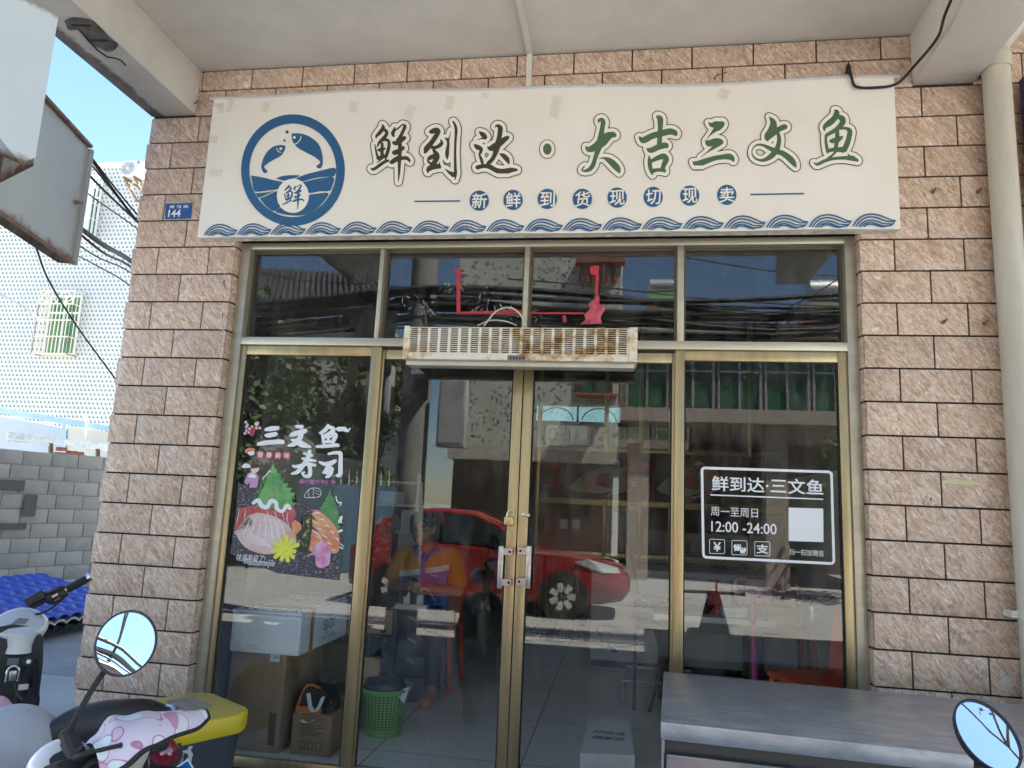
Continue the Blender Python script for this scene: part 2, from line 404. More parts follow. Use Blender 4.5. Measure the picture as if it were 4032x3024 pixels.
mb = MB(); clad(mb, -2.435, 1.356, -8, -6, jh+.1515, ztop=CEIL-.012); clad(mb, XL1, XR0, -6, -2, jh+.1515)
mb.build('tile_cladding', TILE, shop, 30); mb = MB()
clad(mb, 1.632, XR1, -8, -6, jr+.1515, ztop=CEIL-.012)
mb.build('tile_cladding', TILE, shop, 30)
mb = MB(); mb.box(XL0+.012, XL1-.013, .002, .5, 0, CEIL); mb.box(XR0+.013, XR1, .002, .5, 0, CEIL); mb.box(XL1-.0129, XR0+.0129, .002, .3, 2.96, CEIL)
mb.build('grout_backing', M('grout'), shop)
mat('upper_wall', (.62, .6, .55), .85, var=.08, scale=2)
# masonry volume: side walls, back wall, roof and the set-back upper storey
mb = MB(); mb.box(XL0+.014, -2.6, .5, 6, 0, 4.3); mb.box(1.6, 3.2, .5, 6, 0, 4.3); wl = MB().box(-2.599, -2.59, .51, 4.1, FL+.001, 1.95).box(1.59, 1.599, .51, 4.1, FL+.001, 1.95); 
def holes(y):
    out = []
    for a, b in (((2105, 1655), (2445, 1598)), ((2500, 1850), (3050, 1790))):
        p, q = at(*a, y), at(*b, y); out.append((p.x, min(q.x, 1.5), p.z, q.z))
    return out
h1, h2 = holes(5.9)
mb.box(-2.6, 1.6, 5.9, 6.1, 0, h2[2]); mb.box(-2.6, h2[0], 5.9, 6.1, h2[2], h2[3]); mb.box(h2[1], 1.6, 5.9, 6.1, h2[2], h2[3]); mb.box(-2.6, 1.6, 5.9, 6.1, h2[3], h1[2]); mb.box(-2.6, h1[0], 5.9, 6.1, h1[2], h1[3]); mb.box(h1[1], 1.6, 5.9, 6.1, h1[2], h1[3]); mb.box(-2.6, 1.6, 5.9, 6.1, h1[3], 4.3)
mat('interior_wall', (.16, .15, .135), .9, var=.1, scale=3); mb.build('side_wall', M('interior_wall'), shop)  # walls coloured dark to stand in for the shade high in the room
for i_ in (0, 1): wv_ = MB(); wv_.v = wl.v[8*i_:8*i_+8]; wv_.f = wl.f[:6]; wv_.tag = [.5]*6; wv_.build('pale_lower_wall', M('plaster'), shop)  # lower walls coloured paler to brighten the bottom half of the room
MB().box(XL0+.03, 0, 2.5, 13, 9.001, 15).build('alley_shade_block', M('upper_wall'), shop)  # unseen block added to keep the sun off the alley wall
mb = MB(); mb.box(XL0+.02, 9, -2.98, 9, 4.52, 9.0); mb.build('upper_storey', M('upper_wall'), shop)
mb = MB(); mb.box(XL0+.02, 9, .3, 6, 4.0, 4.3); mb.build('roof_slab', M('plaster'), shop)
mb = MB(); mb.box(-2.6, 1.6, .3, 5.9, 3.55, 3.6); mat('interior_ceiling', (.09, .085, .08), .9); mb.build('interior_ceiling', M('interior_ceiling'), shop)  # ceiling shade put into its colour, so the upper panes stay dark
mb = MB(); mb.box(XL0+.012, 9, -3.0, .299, CEIL, CEIL+.2); mb.box(XL0+.012, 9, -3.0, -2.85, CEIL+.2, 4.5); mb.build('canopy_slab', M('plaster'), shop)
def beam_mat():
    m, t, N, L, b = nodes('beam_plaster'); tc = N.new('ShaderNodeTexCoord'); ge = N.new('ShaderNodeNewGeometry')
    sx = N.new('ShaderNodeSeparateXYZ'); L.new(ge.outputs['Position'], sx.inputs[0])
    n = noise(N, L, ge.outputs['Position'], 7, 8, .7); nb = noise(N, L, ge.outputs['Position'], 2.2, 6, .6)
    e = math_(N, L, 'ADD', sx.outputs[0], math_(N, L, 'MULTIPLY', n, .14))
    k = N.new('ShaderNodeMapRange'); k.inputs[1].default_value = XL0+.14; k.inputs[2].default_value = XL0+.165; k.inputs[3].default_value = 1; k.inputs[4].default_value = 0; L.new(e, k.inputs[0])
    base = mixc(N, L, ramp(N, L, nb, .35, .7), (.64, .61, .55), (.50, .475, .43))
    dk = mixc(N, L, ramp(N, L, n, .35, .65), (.11, .10, .09), (.27, .25, .22))
    c = mixc(N, L, k.outputs[0], base, dk); L.new(c, b.inputs['Base Color']); b.inputs['Roughness'].default_value = .92
    bp = N.new('ShaderNodeBump'); bp.inputs['Strength'].default_value = .5; bp.inputs['Distance'].default_value = .01; L.new(n, bp.inputs['Height']); L.new(bp.outputs[0], b.inputs['Normal']); return m
beam_mat()
def beam(x0, x1, mt):
    mb = MB(); mb.box(x0, x1, -3.0, -.0, BEAM, CEIL-.001, .006); return mb.build('beam', mt, shop, 30)
bl = beam(XL0, -2.435, M('beam_plaster')); br_ = beam(1.356, 1.632, M('plaster'))
# spalled patch on the left beam, with two rust-dark bars showing
mpz = lambda u, v: atz(u/2.212, v/2.212, BEAM-.002)
fill('spalled_patch', [(560, 180), (640, 150), (790, 170), (870, 230), (960, 330), (1030, 385), (990, 440), (930, 450), (870, 420), (800, 395), (740, 330), (690, 265), (600, 262), (575, 215)], 'spalled_concrete', bl, mpz)
mb = MB()
for a, b in (((625, 218), (790, 222)), ((790, 350), (935, 352))): mb.tube([atz(a[0]/2.212, a[1]/2.212, BEAM-.004), atz(b[0]/2.212, b[1]/2.212, BEAM-.004)], .005, 6)
for p in ([(690, 262), (760, 340), (850, 440), (935, 498)], [(935, 498), (1000, 505), (1060, 530), (1095, 570)]): mb.tube([atz(a/2.212, b/2.212, BEAM-.003) for a, b in p], .0035, 5)
mb.build('crack', M('black_gap'), bl)
# ceiling conduit down to the sign
mb = MB(); c0 = at(2085, 230, -.03); mb.box(c0.x-.014, c0.x+.014, -.035, -.013, 3.74, CEIL-.016); mb.box(c0.x-.014, c0.x+.014, -3, -.036, CEIL-.016, CEIL-.0005); mb.build('conduit', M('plaster'), shop)
glass_mat('rear_glass', (.42, .50, .45), .05, .25)
for (xa2, xb2, za2, zb2) in (h1, h2):
    rw = MB().box(xa2+.001, xb2-.001, 6.0, 6.006, za2+.001, zb2-.001).build('rear_window', M('rear_glass'), shop)
    mb = MB(); nb = max(2, int((xb2-xa2)/.42)); pw = (xb2-xa2)/nb
    for i in range(nb+1): mb.box(xa2+pw*i-.014 if i else xa2+.001, xa2+pw*i+.014 if i < nb else xb2-.001, 5.95, 5.975, za2+.001, zb2-.001)
    for i in range(nb): mb.tube([(xa2+pw*(i+.5)+pw*.4*math.cos(a), 5.962, za2+.01+(zb2-za2)*.8*math.sin(a)) for a in np.linspace(.1, math.pi-.1, 12)], .009, 5)
    mb.build('window_grille', M('bronze_dark'), rw)
# ---------------------------------------------------------------- glass front
FY = .045
front = shop
def X_(px, py, y=FY): return at(px, py, y).x
def Z_(px, py, y=FY): return at(px, py, y).z
zt1, zt0 = Z_(2000, 1336), Z_(2000, 1368)      # transom
zs = 2.945                                     # head of the opening (behind the sign)
m1a, m1b = X_(1474, 1300), X_(1490, 1300); m2a, m2b = X_(2058, 1205), X_(2077, 1205); m3a, m3b = X_(2666, 1300), X_(2692, 1300)
jla, jlb, jra, jrb = XL1+.001, X_(958, 1300)-.008, X_(3336, 1300), XR0-.001
ZB = FL
for a, b in ((jla, jlb), (jra, jrb)): mb = MB(); mb.box(a, b, FY, FY+.09, ZB, zs, .002); mb.build('window_jamb', M('bronze_pale'), front, 30)
mb = MB(); mb.box(jlb+.0003, jra-.0003, FY-.004, FY+.092, zt0, zt1, .003); mb.build('transom_bar', M('bronze_pale'), front, 30)
mb = MB(); mb.box(jlb+.0003, jra-.0003, FY+.004, FY+.088, zs-.035, zs, .002)
for a, b in ((m1a, m1b), (m2a, m2b), (m3a, m3b)): mb.box(a, b, FY+.002, FY+.085, zt1+.0003, zs-.0353, .002)
mb.build('mullion', M('bronze_pale'), front, 30)
ub = [jlb, m1a, m1b, m2a, m2b, m3a, m3b, jra]
for i in range(4):
    x0, x1 = ub[2*i], ub[2*i+1]
    fr = MB(); y0, y1 = FY+.05, FY+.075
    fr.box(x0+.0005, x0+.012, y0, y1, zt1+.001, zs-.036); fr.box(x1-.012, x1-.0005, y0, y1, zt1+.001, zs-.036)
    fr.box(x0+.0125, x1-.0125, y0, y1, zt1+.001, zt1+.012); fr.box(x0+.0125, x1-.0125, y0, y1, zs-.048, zs-.036)
    f = fr.build('transom_window', M('bronze_dark'), front)
    MB().box(x0+.008, x1-.008, FY+.06, FY+.065, zt1+.008, zs-.04).build('glass_pane', GLASS, f)
def panel(name, x0, x1, z0, z1, yf, sl, sr, top, bot, matn='bronze', dep=.035):
    mb = MB(); mb.box(x0, x0+sl, yf, yf+dep, z0, z1, .003); mb.box(x1-sr, x1, yf, yf+dep, z0, z1, .003)
    mb.box(x0+sl+.0003, x1-sr-.0003, yf+.002, yf+dep-.002, z1-top, z1-.0005, .002); mb.box(x0+sl+.0003, x1-sr-.0003, yf+.002, yf+dep-.002, z0+.0005, z0+bot, .002)
    p = mb.build(name, M(matn), front, 30)
    g = MB().box(x0+sl-.006, x1-sr+.006, yf+.014, yf+.019, z0+bot-.006, z1-top+.006).build('glass_pane', GLASS, p)
    k = MB()
    for a, b in ((x0+sl, x0+sl+.006), (x1-sr-.006, x1-sr)): k.box(a, b, yf+.006, yf+.0135, z0+bot, z1-top)
    k.build('rubber_seal', M('black_gap'), p)
    return p, g
s1a, s1b = X_(1450, 1500), X_(1492, 1500); c0a, c0b, c1a, c1b = X_(2019, 1460), X_(2057, 1460), X_(2061, 1460), X_(2099, 1460); s3a, s3b = X_(2658, 1500), X_(2696, 1500)
zp = zt0-.001
lp = panel('side_panel', jlb+.001, s1b, ZB+.02, zp, FY+.012, .032, s1b-s1a, .05, .05)
rp = panel('side_panel', s3a, jra-.001, ZB+.02, zp, FY+.012, s3b-s3a, .042, .05, .05)
YD = FY+.052
ld = panel('door_leaf', s1b-.01, c0b, ZB+.012, zp-.01, YD-.02, .02, c0b-c0a, .05, .06)
rd = panel('door_leaf', c1a, s3a+.008, ZB+.012, zp-.01, YD-.02, c1b-c1a, .02, .05, .06)
MB().box(jlb, jra, FY-.03, FY+.1, FL+.0005, FL+.011).build('threshold', M('bronze_dark'), front)
# push handles
mat('chrome_worn', (.62, .6, .57), .3, .9, col2=(.45, .42, .38), scale=30)
def handle(px, leaf, side):
    a, b = at(px, 2150, YD-.07), at(px-6, 2318, YD-.07)
    mb = MB(); mb.box(a.x-.012, a.x+.012, YD-.075, YD-.055, b.z, a.z, .004)
    for z in (a.z-.025, b.z+.03):
        x2 = a.x+side*.055; mb.box(min(a.x+side*.0121, x2), max(a.x+side*.0121, x2), YD-.068, YD-.062, z-.016, z+.016); mb.box(min(x2, x2-side*.03), max(x2, x2-side*.03), YD-.0615, YD-.0205, z-.016, z+.016)
    h = mb.build('door_handle', M('chrome_worn'), leaf, 30)
    for z in (a.z-.025, b.z+.03): sc = MB(); sc.lathe([(.006, 0), (.006, .003)], (a.x+side*.042, YD-.0715, z), (0, 1, 0), 10); sc.build('screw', M('black_gap'), h)
handle(1974, ld[0], 1); handle(2084, rd[0], -1)
mb = MB(); q = at(2066, 2026, YD-.02)
mb.lathe([(.010, 0), (.010, .012), (.006, .014)], (q.x-.006, YD-.0205, q.z), (0, -1, 0), 12); mb.lathe([(.010, 0), (.010, .012), (.006, .014)], (q.x+.016, YD-.0205, q.z-.003), (0, -1, 0), 12)
mb.build('lock_boss', M('chrome_worn'), rd[0], 40)
mat('brass', (.62, .47, .25), .35, .9, var=.15, scale=20)
t = thing('padlock', at(2008, 2075, YD-.035), 'small brass padlock hanging open on the left door leaf', 'padlock')
p = at(2004, 2045, YD-.04); MB().box(p.x-.022, p.x+.022, p.y-.012, p.y+.012, p.z-.028, p.z+.012, .004).build('lock_body', M('brass'), t, 40)
MB().tube(smooth_path([p+Vector((-.012, 0, .012)), p+Vector((-.008, .0, .035)), p+Vector((.008, .006, .045)), p+Vector((.022, .01, .035)), p+Vector((.02, .012, .02))]), .0035, 8).build('shackle', M('chrome_worn'), t, 40)
# ---------------------------------------------------------------- shop sign banner
SY = -.045
sgn = thing('shop_sign', (-.5, SY, 2.95), 'long cream vinyl sign with green brush characters and a blue fish logo', 'sign')
zb0, zb1, zl, zr = 2.945, 2.948, at(812, 392, SY).z, at(3542, 303, SY).z
xa, xb = at(805, 700, SY).x, at(3535, 650, SY).x
def sag(u): return .006*math.sin(u*9.0)+(-.012*max(0, 1-abs(u-.2)/.06)*0)
mb = MB()
def fs(u, v):
    x = xa+(xb-xa)*u; top = zl+(zr-zl)*u+.01*math.sin(u*math.pi*2)-.006*math.sin(u*19); bot = zb0+.002*math.sin(u*30)
    return (x, SY+.0012*math.sin(u*13+v*5)*math.sin(v*math.pi), bot+(top-bot)*v)
mb.grid(fs, 60, 12); n = len(mb.v); g = MB(); g.v = list(mb.v)+[(v[0], v[1]+.03, v[2]) for v in mb.v]; W_ = 61
g.f = list(mb.f)+[[i+n for i in f][::-1] for f in mb.f]
edge = [i for i in range(60)]; top = [12*W_+i for i in range(60)]
g.f += [[i, i+n, i+1+n, i+1] for i in edge]+[[i, i+1, i+1+n, i+n] for i in top]+[[j*W_, (j+1)*W_, (j+1)*W_+n, j*W_+n] for j in range(12)]+[[j*W_+60, j*W_+60+n, (j+1)*W_+60+n, (j+1)*W_+60] for j in range(12)]
g.tag = [.5]*len(g.f); g.build('banner_face', M('vinyl'), sgn, 30)
def topz(u): return zl+(zr-zl)*u+.01*math.sin(u*math.pi*2)-.006*math.sin(u*19)
mb = MB(); mb.tube([(xa-.03+(xb-xa+.06)*u, SY+.012, topz(u)+.011) for u in np.linspace(0, 1, 30)], .011, 8); mb.build('top_rod', M('vinyl_edge'), sgn, 40)
mat('grey_foam', (.35, .33, .29), .9, var=.3, scale=20)
mb = MB(); mb.box(xa+.01, xb-.01, SY+.0305, -.014, zb0-.012, zb0+.06); mb.build('back_board', M('grey_foam'), sgn)
L1, L2, L3 = SY-.0030, SY-.0042, SY-.0054
GL = {
 'a': (1420, 440, [[(475,285,30),(490,350,80),(430,440,85),(345,530,55),(340,580,16)], [(510,380,60),(560,430,75),(560,500,75),(480,600,85),(400,680,60),(360,770,20)], [(310,715,22),(335,850,42),(365,970,48),(385,1040,36)], [(500,610,50),(590,620,65),(620,700,70),(600,830,75),(560,950,75),(540,1030,36)], [(470,700,60),(465,850,70),(470,970,80)], [(375,830,30),(440,830,85),(530,800,36)], [(370,1010,60),(450,985,75),(560,960,75)], [(350,1115,10),(430,1050,36),(480,1000,50)], [(240,1240,46),(290,1250,66),(420,1160,70),(520,1090,66),(595,1065,58)], [(745,330,14),(730,400,70),(700,470,80),(720,530,50)], [(750,405,30),(830,350,36),(910,275,26)], [(925,280,36),(965,320,70),(920,430,70),(860,550,75),(800,620,66)], [(715,670,66),(770,685,95),(870,630,95),(950,570,85)], [(720,870,46),(740,890,105),(830,850,95),(920,790,85)], [(850,600,85),(855,800,85),(845,1000,85),(842,1150,70),(835,1350,46),(820,1530,12)], [(660,1100,66),(690,1090,96),(800,1020,105),(900,1010,85),(1000,1010,80),(1060,1060,56),(1070,1095,20)]]),
 'b': (1640, 440, [[(275,440,26),(340,430,105),(430,395,105),(480,430,85),(430,520,105),(330,670,105),(240,780,125),(190,850,105),(185,900,30)], [(340,780,66),(440,770,76),(530,710,86),(550,660,56),(515,600,16)], [(360,770,56),(390,860,76),(440,930,105),(440,1010,115),(390,1100,105),(320,1190,86),(260,1240,86),(250,1310,46)], [(255,1030,46),(300,1000,95),(420,950,105)], [(250,1040,46),(260,1090,46),(330,1130,56),(400,1110,76)], [(250,1270,76),(350,1210,105),(470,1190,105),(520,1220,36)], [(495,1100,16),(500,1180,56)], [(615,575,16),(670,600,56),(690,700,56),(670,850,80),(665,950,76),(670,1040,12)], [(750,420,8),(715,550,22),(690,640,46)], [(800,215,36),(840,290,52),(862,400,62),(850,600,52),(840,900,52),(845,1200,62),(850,1350,66),(840,1480,16)], [(625,1245,16),(700,1310,56),(800,1370,110)]]),
 'c': (1840, 440, [[(265,440,30),(340,500,105),(390,560,85),(330,580,36),(210,605,8)], [(150,715,26),(220,770,105),(300,810,76),(290,880,66),(265,940,46),(310,1050,66),(330,1140,56)], [(225,1210,96),(340,1185,86),(470,1190,105),(620,1270,105),(780,1310,135),(950,1270,105),(1070,1265,56)], [(600,330,20),(650,300,56),(715,350,105),(710,480,105),(680,620,105),(640,780,140),(600,930,95),(540,1040,86),(470,1110,86),(440,1150,56)], [(435,760,16),(500,800,95),(600,760,160),(730,670,130),(830,590,105),(880,560,76)], [(700,910,16),(790,960,95),(860,1030,105),(900,1110,46),(905,1150,12)]]),
 'd': (2260, 420, [[(535,355,16),(545,300,56),(600,270,66),(635,340,105),(615,470,100),(580,680,125),(540,850,160),(500,1010,105),(460,1130,90),(410,1280,95),(330,1370,86),(220,1400,46),(170,1380,26),(200,1330,36),(240,1285,10)], [(265,880,46),(330,930,115),(480,870,170),(620,760,205),(730,650,180),(850,600,105),(880,620,95)], [(540,1130,8),(650,1120,46),(780,1180,125),(900,1290,145),(970,1380,105),(985,1430,46)]]),
 'e': (2480, 420, [[(610,215,76),(660,270,125),(665,400,110),(655,600,105),(640,830,105)], [(210,670,46),(300,730,135),(480,640,135),(700,580,135),(880,540,135),(980,570,115),(1010,610,56)], [(385,920,46),(460,950,115),(620,880,125),(770,840,125),(800,870,76)], [(415,1065,16),(430,1180,86),(440,1300,90),(470,1410,76),(495,1490,16)], [(480,1180,76),(600,1120,105),(730,1080,125),(790,1150,125),(750,1250,105),(720,1340,95),(760,1400,56),(770,1430,16)], [(490,1400,95),(620,1375,76),(750,1390,76)]]),
 'f': (2690, 420, [[(545,345,12),(640,400,105),(780,360,150),(850,380,105),(780,450,125),(700,500,95),(600,600,36),(520,700,12)], [(500,740,36),(560,800,135),(700,760,145),(800,760,125),(830,790,76),(720,850,86),(620,920,56),(500,1010,22),(380,1105,8)], [(210,1200,20),(310,1250,135),(480,1190,125),(700,1120,105),(900,1090,115),(1010,1090,135),(1080,1140,86),(1090,1180,46)]]),
 'g': (2920, 420, [[(600,220,12),(680,320,115),(690,430,160),(640,560,180),(560,640,125),(570,740,36)], [(560,680,120),(680,590,115),(820,490,115),(930,440,115),(960,450,76)], [(800,600,76),(820,720,86),(790,870,105),(740,970,125),(640,1080,115),(500,1160,76),(370,1160,46),(270,1100,36),(225,1000,22),(260,890,26),(350,830,42),(470,840,56),(600,900,86),(750,970,115),(900,1020,115),(1040,1120,135),(1130,1220,115),(1180,1310,36)]]),
 'h': (3170, 390, [[(645,235,20),(690,300,115),(640,420,125),(530,520,135),(430,600,86),(420,690,26)], [(700,380,76),(800,420,125),(820,500,125),(740,610,105),(620,700,86),(480,780,76),(450,850,50)], [(450,800,50),(455,950,60),(480,1080,66),(490,1170,36)], [(760,640,60),(880,635,60),(970,690,105),(960,820,110),(920,960,115),(870,1070,115),(820,1140,66)], [(700,700,86),(700,850,96),(680,1000,90),(660,1110,86)], [(535,915,26),(600,910,100),(720,880,110),(800,830,60)], [(490,1130,76),(620,1100,86),(760,1100,110),(860,1100,115)], [(680,1130,56),(600,1220,46),(500,1290,46)], [(190,1385,16),(270,1420,66),(420,1350,76),(600,1300,66),(850,1280,76),(1000,1290,105),(1110,1320,76),(1140,1340,56)], [(930,1185,10),(970,1240,46),(1060,1280,76)]]),
}
for key, (ox, oy, st) in GL.items():
    dark = key in 'abc'
    strokes_mesh(st, pxmap(ox, oy, 5.53, L1), 94, 12).build('character_outline', M('print_outline'), sgn, fix=False)
    strokes_mesh(st, pxmap(ox, oy, 5.53, L2), 74, 12).build('character_border', M('print_white'), sgn, fix=False)
    strokes_mesh(st, pxmap(ox, oy, 5.53, L3), 0, 9).build('character', M('print_olive' if dark else 'print_green'), sgn, fix=False)
def disc(name, px, py, rx, ry, y, matn, parent, n=36):
    return MB().poly([at(px+rx*math.cos(2*math.pi*k/n), py+ry*math.sin(2*math.pi*k/n), y) for k in range(n)]).build(name, M(matn), parent, fix=False)
disc('dot_outline', 2155, 587, 32, 38, L1, 'print_outline', sgn); disc('dot_border', 2155, 587, 29, 35, L2, 'print_white', sgn); disc('dot', 2155, 587, 17, 22, L3, 'print_green', sgn)
# logo (crop 940,440 scale 3.607)
lm = lambda y: pxmap(940, 440, 3.607, y)
def ringm(y, c, ra, rb, ca=(0, 0), n=72):
    mp = lm(y); vs = []; fs_ = []
    for k in range(n):
        a = 2*math.pi*k/n; vs += [mp(c[0]+ra[0]*math.cos(a), c[1]+ra[1]*math.sin(a)), mp(c[0]+ca[0]+rb[0]*math.cos(a), c[1]+ca[1]+rb[1]*math.sin(a))]
    for k in range(n): j = (k+1) % n; fs_.append((2*k, 2*j, 2*j+1, 2*k+1))
    return MB().add(vs, fs_)
logo = ringm(L1, (770, 828), (737, 792), (617, 664), (-3, 4)).build('logo_ring', M('print_blue'), sgn, fix=False)
fill('logo_fish', [(750,310),(820,305),(930,320),(1050,380),(1140,470),(1185,600),(1192,740),(1155,805),(1100,775),(1150,735),(1160,710),(1090,650),(960,580),(850,520),(790,460),(755,390)], 'print_blue', logo, lm(L1))
fill('logo_fish', [(660,480),(590,473),(500,490),(410,560),(350,660),(325,740),(322,800),(362,873),(412,845),(370,815),(358,785),(400,740),(500,680),(590,630),(640,570),(660,515)], 'print_blue', logo, lm(L1))
for c, r in (((685, 287), 22), ((650, 408), 17)): disc('logo_bubble', 940+c[0]/3.607, 440+c[1]/3.607, r/3.607, r*1.07/3.607, L1, 'print_blue', logo)
for c, r in (((790, 365), 19), ((597, 525), 19)): disc('fish_eye', 940+c[0]/3.607, 440+c[1]/3.607, r/3.607, r/3.607, L2, 'print_white', logo)
for g_ in ([(885, 350, 10), (870, 400, 12), (835, 440, 12), (795, 462, 10)], [(537, 515, 9), (550, 550, 11), (575, 570, 11), (600, 578, 9)]): strokes_mesh([g_], lm(L2), 0, 3).build('fish_gill', M('print_white'), logo, fix=False)
for P_ in ([(175,905),(330,930),(490,970),(627,1000),(590,1050),(560,1098),(400,1120),(238,1133),(200,1040)], [(525,950),(600,918),(720,900),(868,905),(800,940),(740,955),(655,978)], [(805,950),(950,890),(1150,840),(1367,797),(1355,915),(1200,925),(1050,950),(910,990),(870,970)], [(910,1000),(1050,965),(1200,938),(1350,932),(1330,1050),(1290,1122),(1150,1130),(995,1155),(970,1080)], [(245,1158),(400,1142),(515,1122),(400,1170),(285,1220)], [(300,1235),(420,1180),(545,1128),(540,1200),(560,1300),(590,1350),(500,1410),(400,1350)], [(600,1362),(660,1410),(770,1438),(880,1400),(960,1310),(995,1190),(1100,1165),(1275,1155),(1200,1280),(1090,1390),(950,1460),(800,1475),(650,1458),(522,1420)]):
    _lw = globals().get('_lw', 0)+1; tri(MB().poly([lm(L1-.0002*_lw)(*q) for q in smooth_path(P_+[P_[0]], 3)[:-1]])).build('logo_wave', M('print_blue'), logo, fix=False)
disc('logo_moon', 940+769/3.607, 440+1194/3.607, 227/3.607, 243/3.607, L1-.0018, 'print_white', logo)
ox, oy, st = GL['a']
strokes_mesh(st, lambda u, v: lm(L1-.0024)(612+(u-215)*.365, 1035+(v-270)*.285), 0, 12).build('logo_character', M('print_blue'), logo, fix=False)
# slogan line
cen = [(1887, 790), (2020, 787), (2155, 783), (2293, 783), (2430, 778), (2572, 775), (2716, 770), (2862, 767)]
for ch, (px, py) in zip('新鲜到货现切现卖', cen):
    d = disc('slogan_dot', px, py, 38, 40, L1, 'print_blue', sgn)
    text_px('slogan_character', ch, 'print_white', d, px-29, py-30, px+30, py+30, L2, bold=.012)
for a, b in (((1631, 793), (1812, 791)), ((2955, 766), (3166, 762))):
    m_ = MB(); p, q = at(*a, L1), at(*b, L1); m_.poly([p+EZ*.004, q+EZ*.004, q-EZ*.004, p-EZ*.004]); m_.build('slogan_rule', M('print_blue'), sgn, fix=False)
# border of waves: 18 crests
wave = [[(25,415,16),(110,290,22),(210,215,24),(330,188,24),(450,205,24),(570,255,20),(680,310,16),(735,315,14),(735,330,12),(680,405,18),(600,420,20),(530,440,22)], [(75,420,14),(150,320,20),(240,260,22),(330,243,22),(440,265,22),(560,315,20),(640,340,18),(735,325,16)], [(125,428,14),(190,355,20),(270,315,20),(350,307,20),(450,335,20),(540,375,18),(680,385,14)], [(165,432,12),(220,380,18),(290,352,18),(360,352,18),(440,385,18),(530,420,18),(600,425,14)], [(212,432,12),(260,395,18),(320,385,18),(390,395,20),(460,425,20),(530,440,14)]]
xw0, xw1 = at(804, 915, L1).x, at(3530, 880, L1).x; ww = (xw1-xw0)/18
for k in range(18):
    strokes_mesh(wave, lambda u, v: Vector((xw0+ww*(k+.005)+(u-20)/735*ww*.985, L1-.0018-.0003*(k % 2), 2.951+(445-v)/270*.069)), 4, 9).build('wave_crest', M('print_blue'), sgn, fix=False)
# strips of old tape on the face
m_, t_, N_, Lk, b_ = nodes('clear_tape'); b_.inputs['Base Color'].default_value = (.70, .66, .52, 1); b_.inputs['Alpha'].default_value = .2; b_.inputs['Roughness'].default_value = .25
def tape(px, py, w_, h_, an=0):
    p = at(px, py, L1-.0006); c, s = math.cos(an), math.sin(an); w_, h_ = w_*.00125, h_*.00125
    MB().poly([p+EX*(c*a*w_-s*b*h_)+EZ*(s*a*w_+c*b*h_) for a, b in ((-.5, -.5), (.48, -.55), (.52, .5), (-.47, .52))]).build('tape_strip', m_, sgn, fix=False)
for a in ((850,412,70,20,-.2),(868,425,34,48,.2),(905,415,26,60,-.2),(1045,420,34,44,-.3),(1392,420,36,52,-.1),(1614,440,40,60,-.3),(1770,405,34,58,-.1),(2187,420,40,92,-.15),(835,548,50,32,0),(850,680,58,30,.03),(2850,370,40,40,-.3),(3370,340,36,34,.2),(2330,330,40,30,0),(1910,375,30,26,0)): tape(*a)
# loose wires hung over the sign
mat('black_cable', (.012, .012, .014), .55); mat('red_cable', (.25, .05, .03), .5); mat('grey_cable', (.45, .45, .43), .5)
t = MB(); P_ = [at(3770, -60, -.6), at(3720, 60, -.5), at(3690, 150, -.35), at(3600, 260, -.15), at(3530, 330, -.075), at(3440, 345, -.06), at(3370, 340, -.058), at(3352, 300, -.055), at(3341, 255, -.03), at(3334, 290, -.02)]
tag(t.tube(smooth_path(P_, 8), .0065, 8).build('cable', M('black_cable'), None, 60), 'thick black cable looping down from the ceiling over the top right corner of the sign', 'cable')
t = MB(); tag(t.tube(smooth_path([at(735, 435, -.03), at(752, 418, -.04), at(782, 395, -.03)], 6), .004, 6).build('wire_stub', M('red_cable'), None, 60), 'short red wire poking out of the left end of the sign rod', 'wire')
t = MB(); t.tube(smooth_path([at(2813, 312, -.03), at(2820, 298, -.05), at(2845, 290, -.05), at(2860, 287, -.03)], 6), .004, 6)
tag(t.build('wire_stub', M('red_cable'), None, 60), 'thin red wire curling over the top edge of the sign right of centre', 'wire')
